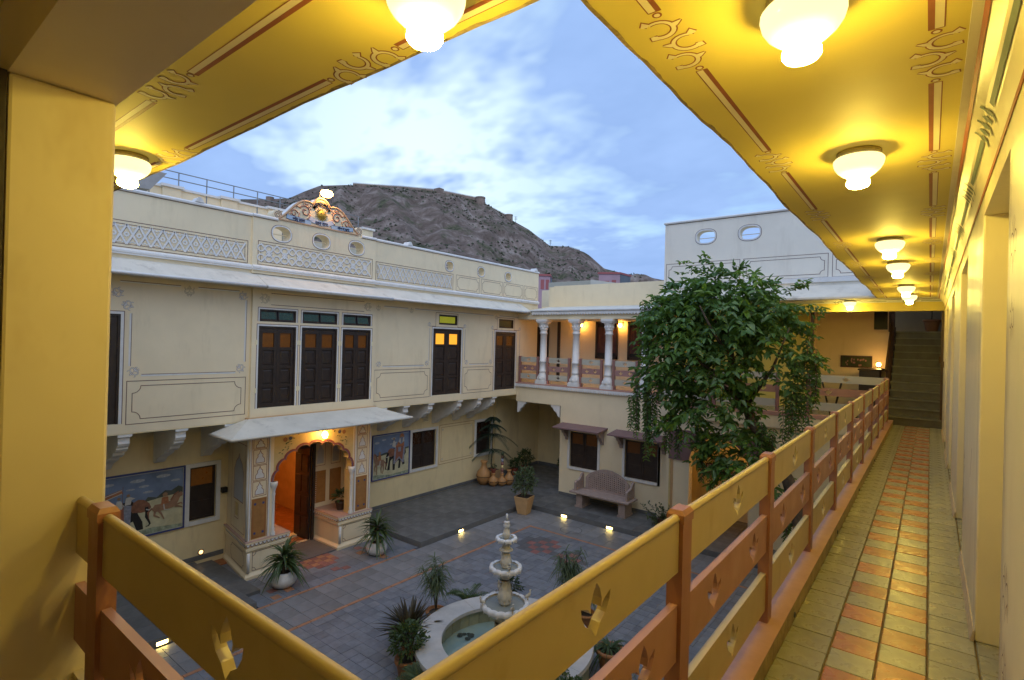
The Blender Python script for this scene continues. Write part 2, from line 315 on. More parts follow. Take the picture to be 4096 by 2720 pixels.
def text_mesh(s, size, M, depth=0.004, mats='line'):
    c = bpy.data.curves.new('t', 'FONT'); c.body = s; c.size = size; c.align_x = 'CENTER'; c.align_y = 'CENTER'; c.extrude = depth / 2; c.resolution_u = 2; c.offset = 0.004
    o = bpy.data.objects.new('t', c); me = bpy.data.meshes.new_from_object(o); bpy.data.objects.remove(o); bpy.data.curves.remove(c)
    me.transform(M @ Matrix.Translation((0, 0, depth / 2))); me.materials.clear(); me.materials.append(MT[mats]); return me
# ================================================================== the setting
Z0, ZP = -3.32, -3.20        # courtyard floor, raised platform
g = MB(); g.add([(-2500, -2500, -3.7), (2500, -2500, -3.7), (2500, 2500, -3.7), (-2500, 2500, -3.7)], [(0, 1, 2, 3)])
mat('earth', (0.16, 0.13, 0.10), 0.9, 0.2, 0.05, 0.3, 2)
struct(g.build('ground', 'earth'))
def prj(x, y, z):
    v = Vector((x, y, z - 1.6)); a, b, c = v.dot(r2), v.dot(u2), v.dot(fw)
    return (512 + 1072 / 2 * 2 * .5 * a / c * 1.0, 340 - 536 * b / c, c) if c > .05 else (-9999, -9999, c)
def inframe(x, y, z, m=20):
    p = prj(x, y, z); return p[2] > .05 and -m < p[0] < 1024 + m and -m < p[1] < 680 + m
# ---- courtyard floor: joint bed, then every slab
fl = MB().box(-12.3, -0.75, -0.2, 18.0, Z0 - .2, Z0 - .022).build('courtyard_floor', 'joint'); struct(fl)
slabs = []                    # (cx, cy, w, d, mat)
def inpool(x, y): return (x + 4.99) ** 2 + (y - 6.36) ** 2 < 1.2 ** 2
RED1 = {}
def lay(x0, x1, y0, y1, sx, sy, m, off=0.0):
    ny = int(round((y1 - y0) / sy)); nx = int(round((x1 - x0) / sx)); sx = (x1 - x0) / nx; sy = (y1 - y0) / ny
    for i in range(nx):
        for j in range(ny):
            x, y = x0 + (i + .5) * sx, y0 + (j + .5) * sy
            if inpool(x, y): continue
            mm = m
            a, b = x + 7.43, y - 10.80
            if m == 'slate':
                ia, ib = round(a / sx), round(b / sy)
                if abs(ia) <= 1 and abs(ib) <= 1 or (abs(ia) + abs(ib) == 2 and (ia == 0 or ib == 0)): mm = 'slate_red' if (ia + ib) % 2 else 'slate_dark'
                elif abs(ia) + abs(ib) == 3 and ia * ib: mm = 'slate_red' if ia > 0 else 'slate_dark'
                e, f = round((x + 6.35) / sx), round((y - 10.45) / sy)
                if abs(e) + abs(f) <= 2 and not (abs(ia) <= 2 and abs(ib) <= 2): mm = 'slate_red' if (e + f) % 2 else 'slate_dark'
            slabs.append((x, y, sx - .0045, sy - .0045, mm))
lay(-8.31, -0.8, 1.0, 11.65, .2, .2, 'slate')
lay(-9.39, -8.39, 1.0, 12.88, .36, .33, 'slate_big')
lay(-8.39, -0.8, 11.73, 12.88, .36, .36, 'slate_big')
lay(-12.2, -9.46, 4.9, 8.72, .27, .27, 'slate')
# orange brick bands
for k in range(43): slabs.append((-8.35, 1.12 + k * .25, .068, .243, 'slate_orange'))
for k in range(30): slabs.append((-8.19 + k * .25, 11.69, .243, .068, 'slate_orange'))
for k in range(15): slabs.append((-9.425, 4.97 + k * .25, .06, .243, 'slate_orange'))
def vis(s): return inframe(s[0], s[1], Z0) and not (s[0] > -3.0 and s[1] < 9)
cnt = {}; rest = {}
cache = {}
def slab_mesh(w_, d_, m):
    k = (round(w_, 3), round(d_, 3), m)
    if k not in cache:
        b = MB(); h = .003
        b.add([(-w_/2, -d_/2, -.025), (w_/2, -d_/2, -.025), (w_/2, d_/2, -.025), (-w_/2, d_/2, -.025), (-w_/2, -d_/2, -h), (w_/2, -d_/2, -h), (w_/2, d_/2, -h), (-w_/2, d_/2, -h),
               (-w_/2 + h, -d_/2 + h, 0), (w_/2 - h, -d_/2 + h, 0), (w_/2 - h, d_/2 - h, 0), (-w_/2 + h, d_/2 - h, 0)],
              [(0, 1, 5, 4), (1, 2, 6, 5), (2, 3, 7, 6), (3, 0, 4, 7), (4, 5, 9, 8), (5, 6, 10, 9), (6, 7, 11, 10), (7, 4, 8, 11), (8, 9, 10, 11)])
        cache[k] = b.mesh('paving_slab', m)
    return cache[k]
slabs.sort(key=lambda s: -(s[2] * s[3]) * (1 if vis(s) else 0) / (s[0] ** 2 + s[1] ** 2 + 24))
for i, s in enumerate(slabs):
    if not vis(s) and s[1] < 1.5: continue
    dz = random.uniform(-.0025, .0015)
    if cnt.get('n', 0) < 300 and vis(s):
        cnt['n'] = cnt.get('n', 0) + 1
        o = put('brick' if s[4] == 'slate_orange' else 'paving_slab', slab_mesh(s[2], s[3], s[4]), fl, loc=(s[0], s[1], Z0 + dz))
        o.rotation_euler = (random.uniform(-.003, .003), random.uniform(-.003, .003), 0)
    else:
        kk = s[4] if s[4] != 'slate' else random.choice(['slate', 'slate_b', 'slate_c'])
        b = rest.setdefault(kk, MB()); b.box(s[0] - s[2] / 2, s[0] + s[2] / 2, s[1] - s[3] / 2, s[1] + s[3] / 2, Z0 - .025, Z0 + dz)
mat('slate_b', (0.165, 0.18, 0.21), 0.5, 0.16, 6, 0.25, 25); mat('slate_c', (0.205, 0.22, 0.245), 0.5, 0.16, 6, 0.25, 25)
for k, b in rest.items(): stuff(b.build('paving_field', k, fl))
# the patterned threshold medallion before the porch and loose red diamonds
for i in range(-2, 3):
    for j in range(-2, 3):
        if abs(i) + abs(j) > 3 or (abs(i) == 2 and abs(j) == 2): continue
        m = 'slate_orange' if (i == j or i == -j) or (i == 0 and abs(j) == 2) else 'slate_red'
        put('paving_inlay', slab_mesh(.15, .15, m), fl, loc=(-10.50 + i * .155, 6.74 + j * .155, Z0 + .006))
for x, y, m in ((-9.86, 6.75, 'slate_red'), (-9.75, 6.93, 'slate_red'), (-10.18, 7.62, 'slate_orange'), (-10.45, 7.75, 'slate_red'), (-10.3, 7.9, 'slate_red'), (-9.62, 7.83, 'slate_orange'), (-9.72, 5.62, 'slate_orange'), (-9.9, 5.38, 'slate_red'), (-9.6, 5.3, 'slate_orange')):
    put('paving_inlay', slab_mesh(.16, .16, m), fl, loc=(x, y, Z0 + .006))
for (x, y, r_) in ((-7.35, 12.15, .28), (-5.75, 10.15, .42)):
    b = MB(); b.stroke(ell(x, y, r_, r_, 36), .02, PZ(Z0), wz=.006, closed=True); b.build('manhole_ring', 'slate_dark', fl)
# ---- raised platform with its slabs
def platform(name, boxes, lab):
    b = MB()
    for (x0, x1, y0, y1) in boxes: b.box(x0, x1, y0, y1, Z0 - .1, ZP - .012)
    o = struct(b.build(name, 'skirting')); seen = 0
    for (x0, x1, y0, y1) in boxes:
        nx = max(1, int(round((x1 - x0) / .58))); ny = max(1, int(round((y1 - y0) / .46))); sx = (x1 - x0) / nx; sy = (y1 - y0) / ny
        for i in range(nx):
            for j in range(ny):
                ex = .02 if i == nx - 1 and name != 'x' else 0
                put('paving_slab', slab_mesh(sx - .005, sy - .005, 'platform'), o, loc=(x0 + (i + .5) * sx, y0 + (j + .5) * sy, ZP + random.uniform(-.001, .001)))
    return o
platform('raised_platform', [(-12.1, -9.40, 8.74, 14.4), (-9.40, -0.9, 12.90, 14.4), (-12.1, -9.22, 14.4, 17.4), (-5.4, -2.2, 14.4, 16.2)], '')
platform('side_platform', [(-12.1, -9.46, 1.0, 4.86)], '')
b = MB().box(-12.1, -10.0, 4.87, 5.2, Z0 - .1, Z0 + .06); struct(b.build('side_step', 'platform'))
# ---- corridor slab, ledge kerb and floor tiles
f2 = MB(); f2.box(-0.80, 0.62, -1.4, 14.5, -.25, -.014); f2.box(-12.0, -0.80, -1.4, 0.70, -.25, -.014)
cf = struct(f2.build('corridor_floor', 'grout'))
cols = [(-.605, -.399, 'g'), (-.393, -.192, 'a'), (-.186, .014, 'b'), (.020, .222, 'g'), (.228, .43, 'g')]
rows = []; y = 1.2; k = 0; tcount = 0; restt = {'tile_grey': MB(), 'tile_red': MB()}
tlist = []
for ci, (x0, x1, t) in enumerate(cols):
    pit = .2135 if t in 'ab' else .2045
    ph = {'a': 3.474 - .1067 - .2135 * 12, 'b': 3.696 - .1067 - .2135 * 14}.get(t, 1.02 + .03 * ci)
    for k in range(70):
        y0 = ph + k * pit
        if y0 + pit > 14.455: continue
        tlist.append((x0, x1, y0 + .003, y0 + pit - .003, 'tile_red' if (t in 'ab' and k % 2 == 0) else 'tile_grey'))
tc_ = {}
for (x0, x1, y0, y1, m) in sorted(tlist, key=lambda t: (0 if inframe((t[0] + t[1]) / 2, t[2], 0, 60) else 1, t[2])):
    if tcount < 300 and inframe((x0 + x1) / 2, y0, 0, 60):
        tcount += 1
        o = put('floor_tile', slab_mesh(x1 - x0 - .003, y1 - y0, m), cf, loc=((x0 + x1) / 2, (y0 + y1) / 2, random.uniform(-.0012, .0008)))
        o.rotation_euler = (random.uniform(-.004, .004), random.uniform(-.004, .004), 0)
    else: restt[m].box(x0, x1 - .003, y0, y1, -.014, 0)
b = MB().box(-12, -0.62, -1.2, .44, -.014, 0); b.box(-.605, .43, -1.2, .60, -.014, 0); restt['tile_grey'].add(b.v, b.f)
for m, b in restt.items(): stuff(b.build('tile_field', m, cf))
kb = MB().hexa([(-.80, .42, -.25), (-.612, .42, -.25), (-.612, 14.3, -.25), (-.80, 14.3, -.25)], [(-.80, .42, .098), (-.603, .42, .098), (-.603, 14.3, .098), (-.80, 14.3, .098)])
kb = struct(kb.build('ledge_kerb', 'ledge_side'))
lt = MB().box(-.805, -.603, .40, 14.3, .099, .104); lt.box(-2.41, -.805, .45, .71, .099, .104); lt.build('ledge_top', 'ledge', kb)
kb2 = MB().box(-2.41, -.80, .45, .71, -.25, .098); kb2.build('ledge_base', 'ledge_side', kb)
for yy in (3.55, 5.4, 7.2, 9.3):
    dsp = MB().lathe([(0, -.006), (.016, -.006), (.016, .004), (.010, .004), (.010, -.004), (0, -.004)], seg=10).build('drain_spout', 'slate_dark', kb)
    dsp.location = (-.602, yy, .03); dsp.rotation_euler = (0, R(90), 0)
# ---- near ceilings (veranda soffits) with wavy worn edge
CZ = 2.72
EX, EY = -0.912, 1.41       # eave edges
def wav(t): return .010 * math.sin(t * 2.3) + .005 * math.sin(t * 6.3 + 1) + .002 * math.sin(t * 23)
pts = [(.30, -1.4), (.30, 13.98)]
n = 90
pts += [(EX + wav(13.98 - 12.57 * i / n), 13.98 - (13.98 - EY) * i / n) for i in range(n + 1)]
m_ = 90
pts += [(EX - (12.0 + EX) * i / m_, EY + wav(20 - 11 * i / m_) * .7) for i in range(1, m_ + 1)]
pts += [(-12.0, -1.4)]
ce = struct(put('ceiling', fill([pts], .10, PZ(CZ), 'ceiling', 'ceil')))
# crumbly plaster rim along the eave
rim = MB()
edge = pts[2:-1]
rr_ = random.Random(9); prevq = None
fine = []
for i in range(len(edge) - 1):
    (x0, y0), (x1, y1) = edge[i], edge[i + 1]; m2 = max(1, int(math.hypot(x1 - x0, y1 - y0) / .03))
    for q in range(m2): fine.append((x0 + (x1 - x0) * q / m2, y0 + (y1 - y0) * q / m2, (1, 0) if i < n else (0, -1)))
for j, (x, y, d_) in enumerate(fine):
    wd_ = .010 + .016 * max(0, noise.noise(Vector((x * 5, y * 5, 2)))) + rr_.uniform(0, .006); cur = ((x, y), (x + d_[0] * wd_, y + d_[1] * wd_))
    if prevq and prevq[2] == d_: rim.add([(*prevq[0], CZ - .0025), (*cur[0], CZ - .0025), (*cur[1], CZ - .0012), (*prevq[1], CZ - .0012)], [(0, 1, 2, 3)])
    prevq = (*cur, d_)
    if rr_.random() < .35: r_ = rr_.uniform(.002, .005); rim.lathe([(0, -r_ * .5), (r_, 0), (0, r_ * .6)], (x + d_[0] * wd_ * rr_.random(), y + d_[1] * wd_ * rr_.random(), CZ - .002), 5)
stuff(rim.build('worn_edge', 'edge_grime', ce))
top = MB(); top.box(EX - .02, .62, -1.6, 14.3, CZ + .10, CZ + .35); top.box(-12.0, EX - .02, -1.6, EY, CZ + .10, CZ + .35)
top.build('roof_slab', 'grey_trim', ce)
# cove moulding between ceiling and corridor wall, end to end
cv = [(.30, 2.50), (.222, 2.50), (.214, 2.53), (.195, 2.60), (.165, 2.65), (.125, 2.685), (.118, 2.70), (.085, 2.70), (.085, 2.7195), (.30, 2.7195)]
mv = Matrix(((1, 0, 0, 0), (0, 0, 1, -1.4), (0, 1, 0, 0), (0, 0, 0, 1)))
MB().prism(cv, mv, 15.3).build('cove_moulding', 'corridor_wall', ce)
b = MB()
for (x, z, wd, dx) in ((.108, 2.694, .016, .01), (.217, 2.512, .026, .008)):
    pass
def cove_strip(b, ya, yb, ia, fa, fb, off=-.003):   # strip lying on the cove polyline between fractions
    P = [Vector((.214, 2.53)), Vector((.195, 2.60)), Vector((.165, 2.65)), Vector((.125, 2.685))]
    def at(f):
        f = max(0, min(2.999, f * 3)); i = int(f); return P[i].lerp(P[i + 1], f - i)
    k = 5
    for i in range(k):
        p, q = at(fa + (fb - fa) * i / k), at(fa + (fb - fa) * (i + 1) / k)
        b.add([(p.x + off, ya, p.y + off), (q.x + off, ya, q.y + off), (q.x + off, yb, q.y + off), (p.x + off, yb, p.y + off)], [(0, 1, 2, 3)])
b = MB(); b.add([(.1150, -1, 2.699), (.1150, 13.9, 2.699), (.1275, 13.9, 2.678), (.1275, -1, 2.678)], [(0, 1, 2, 3)]); b.box(.2185, .2205, -1, 13.9, 2.478, 2.512); b.build('painted_line', 'redline', ce)
b = MB(); b2 = MB()
for k in range(9):
    y0 = 1.84 + (k - 1) * 1.32
    cove_strip(b, y0 + .24, y0 + 1.08, 0, .40, .55)
    for q in range(5):
        yy = y0 - .17 + q * .085
        cove_strip(b2, yy, yy + .028, 0, .2 + .12 * (q % 2), .55); cove_strip(b2, yy + .03, yy + .055, 0, .45, .78 - .12 * (q % 2)); cove_strip(b2, yy + .02, yy + .04, 0, .38, .60)
b.build('painted_line', 'blueline', ce); b2.build('painted_scroll', 'blueline', ce)
# painted borders on the ceilings: double line with scroll clusters
def border(pa, pb, starts, inner):
    """line from pa to pb on the ceiling, scroll clusters centred at the distances in starts"""
    A = Vector(pa); B = Vector(pb); D = (B - A); Lh = D.length; D.normalize(); Nn = Vector((-D.y, D.x)) * inner
    M = PC(CZ)
    br, crm, scr, scf = MB(), MB(), MB(), MB()
    for q_ in (br, crm, scr, scf): q_.e = .00003
    def P(d, n_): q = A + D * d + Nn * n_; return (q.x, q.y)
    cuts = [0] + starts + [Lh]; hw = .235
    edges = []; prev = 0
    for s_ in starts: edges.append((prev, s_ - hw)); prev = s_ + hw
    edges.append((prev, Lh))
    for a, c in edges:
        if c - a < .05: continue
        br.flat([P(a, .005), P(c, .005), P(c, .024), P(a, .024)], M, .0008); crm.flat([P(a, -.022), P(c, -.022), P(c, .005), P(a, .005)], M, .0004)
        br.stroke([P(a, -.022), P(c, -.022)], .004, M, .0008); br.stroke([P(a, -.022), P(a, .024)], .005, M, .001); br.stroke([P(c, -.022), P(c, .024)], .005, M, .001)
    for s_ in starts:
        for dd in (-hw + .022, hw - .022):
            for mb, rr, wz in ((scr, .017, .0008), (scf, .0105, .0016)): mb.flat(ell(*P(s_ + dd, 0), rr, rr, 12), M, wz)
        for q, (dd, sg) in enumerate(((-.125, 1), (0, -1), (.125, 1))):
            for mb, ex, wz in ((scr, .011, .0008), (scf, 0, .0016)):
                ar = [(s_ + dd + x_, sg * y_, w_) for x_, y_, w_ in arc(0, -.028, .050, 205, -30, .011, .019, 14)]
                mb.stroke([(*P(x_, y_), w_ + ex) for x_, y_, w_ in ar], 0, M, wz)
                hk = [(s_ + dd + .043, sg * -.050, .026), (s_ + dd + .040, sg * -.064, .026), (s_ + dd + .026, sg * -.066, .012)]
                mb.stroke([(*P(x_, y_), w_ + ex) for x_, y_, w_ in hk], 0, M, wz)
                lf = [(s_ + dd - .046, sg * -.050, .018), (s_ + dd - .058, sg * -.062, .024), (s_ + dd - .046, sg * -.074, .010)]
                mb.stroke([(*P(x_, y_), w_ + ex) for x_, y_, w_ in lf], 0, M, wz)
                sp_ = [(s_ + dd - .004, sg * .016, .030), (s_ + dd - .010, sg * .034, .022), (s_ + dd - .022, sg * .058, .002)]
                mb.stroke([(*P(x_, y_), w_ + ex) for x_, y_, w_ in sp_], 0, M, wz)
    br.build('painted_border', 'redline', ce); crm.build('painted_border', 'cream_fill', ce); scr.build('painted_scroll', 'redline', ce); scf.build('painted_scroll', 'cream_fill', ce)
border((-.752, 1.35), (-.752, 13.8), [1.93 - 1.35 + 1.58 * k for k in range(8)], -1)
border((-.003, 0.5), (-.003, 13.8), [2.58 - .5 + 1.42 * k for k in range(8)], 1)
border((-1.0, 1.335), (-11, 1.335), [.865 + 1.94 * k for k in range(5)], 1)
border((-1.0, .955), (-11, .955), [1.765 + 1.94 * k for k in range(4)], -1)
# ---- left gallery: beam over the pillar, inner walls (camera side)
bm = MB(); bm.box(-12, .62, .355, .66, 2.45, CZ - .002)
bm = bm.build('lintel_beam', 'cream'); tag(bm, 'cream plaster lintel beam running over the near left pillar', 'beam')
pl = thing('pillar', 'broad yellow plaster pillar at the left edge where the railing ends', 'pillar', (-2.56, .5, 0))
bevel(MB().box(-2.72, -2.41, .355, .655, -.25, 2.449).build('shaft', 'pillar_plaster', pl), .012)
MB().box(-2.73, -2.40, .345, .665, -.0, .10).build('skirting', 'ledge_side', pl)
dj = thing('door_frame', 'dark wooden door frame at the far left edge beside the pillar', 'door frame', (-2.5, .25, 0))
MB().box(-2.62, -2.405, .20, .3525, 0, 2.449).build('jamb', 'wood', dj)
MB().box(-2.60, -2.50, -.5, .20, 0, 2.449).build('door_leaf', 'wood', dj)
# corridor wall with shallow door recesses
mat('skirt_plaster', (0.66, 0.52, 0.34), 0.7, 0.12, 9, 0.4, 25, stain=((0.34, 0.25, 0.15), 8, 0.55, 0.6))
cw = thing('corridor_wall', 'cream plaster corridor wall with shallow recessed bays on the right', 'wall', (.4, 6, 0))
XW = .222
rec = [(2.71 + 2.8 * k, 2.71 + 2.8 * k + 1.25, 2.37) for k in range(4)]
yb = -1.4
for (a, c, h) in rec:
    bevel(MB().box(XW, .60, yb, a, 0, 2.498).build('pier', 'corridor_wall', cw), .008)
    MB().box(XW + .001, .60, a, c, h, 2.498).build('lintel', 'corridor_wall', cw)
    MB().box(XW + .12, .60, a, c, 0, h).build('recess_back', 'corridor_wall', cw)
    b = MB(); b.stroke([(a - .06, .12), (a - .06, 2.3)], .010, PX(XW), -.003); b.stroke([(a - .10, .12), (a - .10, 2.3)], .005, PX(XW), -.003)
    b.stroke([(c + .06, .12), (c + .06, h + .02)], .008, PX(XW), -.003)
    for zz_ in (.75, 1.95): curlmotif(b, a - .20, zz_, .15, 90, PX(XW), -.003, k=.35); curlmotif(b, a - .20, zz_ - .20, .12, -90, PX(XW), -.003, k=.35)
    b.stroke([(c + .5, 1.0), (c + .62, .80)], .012, PX(XW), -.003)
    b.build('painted_line', 'line', cw)
    MB().hexa([(XW - .02, c - .01, .002), (XW, c - .01, .002), (XW, c + 1.52, .002), (XW - .02, c + 1.52, .002)], [(XW - .006, c - .01, .06), (XW, c - .01, .06), (XW, c + 1.52, .06), (XW - .006, c + 1.52, .06)]).build('skirting', 'skirt_plaster', cw)
    yb = c
bevel(MB().box(XW, .60, yb, 14.45, 0, 2.498).build('pier', 'corridor_wall', cw), .008)
MB().box(XW - .02, XW + .01, 13.75, 13.95, 1.30, 1.42).build('switch_box', 'wood_brown', cw)
MB().box(.60, .62, -1.4, 14.45, -.2, CZ).build('outer_skin', 'cream', cw)
struct(MB().box(-12, .62, -1.6, -1.4, -.2, CZ).build('wall_rear', 'cream'))
# walls under the near galleries, seen only through gaps
lw = MB().box(-.74, -.60, .5, 14.4, Z0 - .2, -.251); lw.box(-12.0, -.74, .40, .52, Z0 - .2, -.251); struct(lw.build('wall_lower', 'ochre'))
# ================================================================== railings
def fleur(cu, cv, s=1.0):
    P = [(0, .076), (.020, .050), (.032, .020), (.028, -.002), (.046, .016), (.084, .030), (.078, .002), (.056, -.028), (.024, -.046), (0, -.076)]
    P = P + [(-a, b) for a, b in reversed(P[1:-1])]
    return [(cu + a * s, cv + b * s) for a, b in P]
BD = .028
bcache = {}
def board_mesh(L, h, cuts, m, rnd=False):
    k = (round(L, 2), h, tuple(cuts), m, rnd)
    if k not in bcache:
        lo = [rect(0, L, 0, h)] + [fleur(c * L, h * .5, h / .195) for c in cuts]
        me = fill(lo, BD, Matrix(((1, 0, 0, 0), (0, 0, -1, BD / 2), (0, 1, 0, 0), (0, 0, 0, 1))), 'rail_board', m, 0)
        if rnd:
            b = MB(); n = 8; vs = []
            for x in (0, L):
                for i in range(n + 1): a = math.pi * i / n; vs.append((x, -(BD / 2 + .003) * math.cos(a), h - .004 + .020 * math.sin(a)))
            b.add(vs, [(i, i + 1, n + 2 + i, n + 1 + i) for i in range(n)] + [(0, n + 1, 2 * n + 1, n)])
            bm_ = bmesh.new(); bm_.from_mesh(me); t = b.mesh('x', m, True); bm_.from_mesh(t); bm_.to_mesh(me); bm_.free(); bpy.data.meshes.remove(t)
        bcache[k] = me
    return bcache[k]
pm_ = {}
def post_mesh(wx, wy, h, m):
    k = (wx, wy, h, m)
    if k not in pm_:
        b = MB(); b.box(-wx / 2, wx / 2, -wy / 2, wy / 2, 0, h - .045)
        cwx, cwy = wx / 2 + .004, wy / 2 + .004
        b.box(-cwx, cwx, -cwy, cwy, h - .045, h - .016)
        b.hexa([(-cwx, -cwy, h - .016), (cwx, -cwy, h - .016), (cwx, cwy, h - .016), (-cwx, cwy, h - .016)], [(-cwx + .010, -cwy + .010, h), (cwx - .010, -cwy + .010, h), (cwx - .010, cwy - .010, h), (-cwx + .010, cwy - .010, h)])
        pm_[k] = b.mesh('post', m)
    return pm_[k]
def railing(name, label, origin, ang, posts, z0, hp, boards, pw, mats, cut=True, skip_first=False, skip_last=False):
    """posts: distances along the direction ang (deg from +X) of the post centres; boards: (z0,h,cuts,mat,round)"""
    t = thing(name, label, 'railing', origin)
    d = Vector((math.cos(R(ang)), math.sin(R(ang)), 0)); o0 = Vector(origin)
    for i, s in enumerate(posts):
        p = o0 + d * s
        if not (skip_first and i == 0) and not (skip_last and i == len(posts) - 1):
            q = put('post', post_mesh(pw, .056, hp, mats), t, loc=(p.x, p.y, z0)); q.rotation_euler.z = R(ang)
        if i:
            L = s - posts[i - 1] - pw - .002; st = o0 + d * (posts[i - 1] + pw / 2 + .001)
            for (bz, bh, cuts, bmn, rd) in boards:
                q = put('rail_board', board_mesh(L, bh, cuts if L > .5 else (), bmn, rd), t, loc=(st.x, st.y, bz)); q.rotation_euler.z = R(ang)
    return t
near_boards = [(.805, .185, (.53,), 'board_cream', True), (.490, .200, (.27, .78), 'board_red', False), (.170, .203, (.5,), 'board_cream', False)]
SP = 1.3165
posts = [0.0] + [.03 + SP * k for k in range(1, 11)]
railing('balcony_railing', 'long cream and terracotta board railing along the tiled corridor', (-.697, .555, 0), 90, posts, .104, .916, near_boards, .088, 'post', skip_first=True)
near_boards2 = [(.800, .185, (.36,), 'board_cream', True), (.490, .200, (.3, .74), 'board_red', False), (.170, .203, (.5,), 'board_cream', False)]
railing('balcony_railing', 'short cream and terracotta board railing ending at the near left pillar', (-.697, .583, 0), 180, [0, 1.468, 1.762], .104, .916, near_boards2, .100, 'post', skip_first=True, skip_last=True)
# ================================================================== ceiling lamps
def make_lamp():
    t = thing('ceiling_lamp', '', 'ceiling lamp', (0, 0, 0), 'lit glass bowl lamps on the veranda ceiling', world=False)
    MB().lathe([(0, 0), (.106, 0), (.110, -.004), (.110, -.026), (.100, -.030), (0, -.030)], seg=32).build('base_plate', 'lamp_plate', t, True)
    MB().lathe([(.098, -.030), (.116, -.035), (.124, -.045), (.125, -.058), (.119, -.082), (.104, -.106), (.082, -.126), (.066, -.136), (.056, -.141)], seg=32).build('glass_bowl', 'lamp_glass', t, True)
    MB().lathe([(.056, -.141), (.051, -.148), (.052, -.158), (.057, -.170), (.057, -.184), (.048, -.196), (.029, -.204), (0, -.206)], seg=24).build('glass_finial', 'lamp_hot', t, True)
    return t
lp0 = make_lamp()
LY = [('nearest lit glass bowl lamp above the corridor, cut by the top edge', (-.341, 1.90)), ('second lit bowl lamp from the viewer above the corridor', (-.339, 3.575)), ('third lit bowl lamp along the corridor ceiling', (-.337, 6.50)),
      ('fourth lit bowl lamp along the corridor ceiling', (-.337, 8.23)), ('fifth lit bowl lamp along the corridor ceiling', (-.337, 11.17)), ('last lit bowl lamp at the far end of the corridor ceiling', (-.337, 12.93)),
      ('lit bowl lamp half hidden by the left pillar', (-4.04, 1.165)), ('lit bowl lamp at the top edge on the left veranda ceiling', (-1.262, 1.135))]
for i, (lb, p) in enumerate(LY):
    o = lp0 if i == 0 else copy_tree(lp0)
    o.location = (p[0], p[1], CZ); o['label'] = lb; o.rotation_euler.z = i * .3
o = copy_tree(lp0); o.location = (-1.43, 14.02, 2.70); o['label'] = 'lit bowl lamp under the far eave left of the corridor end'
# ================================================================== wing across the courtyard
XU, XL = -11.0, -12.13
wg = thing('courtyard_wing', 'long cream two-storey wing across the courtyard with painted panels and dark shuttered doors', 'building', (XL, 8, Z0))
U = PX(XU - .15)
bay_doors = [(5.505, 6.335), (6.465, 7.365), (7.505, 8.315)]
holes = [rect(1.9, 3.13, -.0, 1.9), rect(10.50, 11.65, .02, 1.91), rect(10.71, 11.46, 2.03, 2.317), rect(13.22, 14.29, .02, 1.905), rect(13.395, 14.16, 2.03, 2.315), rect(5.45, 8.37, .03, 2.2)]
put('upper_wall', fill([rect(0.6, 15.54, -.17, 2.93)] + holes, .15, U, 'upper_wall', 'cream'), wg)
BX = XU + .07
bl = [rect(5.365, 8.45, -.12, 2.62)]
for a, c in bay_doors: bl += [rect(a, c, .08, 1.79), rect(a + .01, c - .01, 1.885, 2.14)]
put('bay_wall', fill(bl, .10, PX(BX - .10), 'bay_wall', 'cream'), wg)
MB().box(-12.3, XU - .15, .6, 15.54, -.17, 2.93).build('core', 'cream', wg)
MB().box(-12.1, XU, 0.6, 15.54, -.19, -.171).build('overhang_soffit', 'ochre', wg)
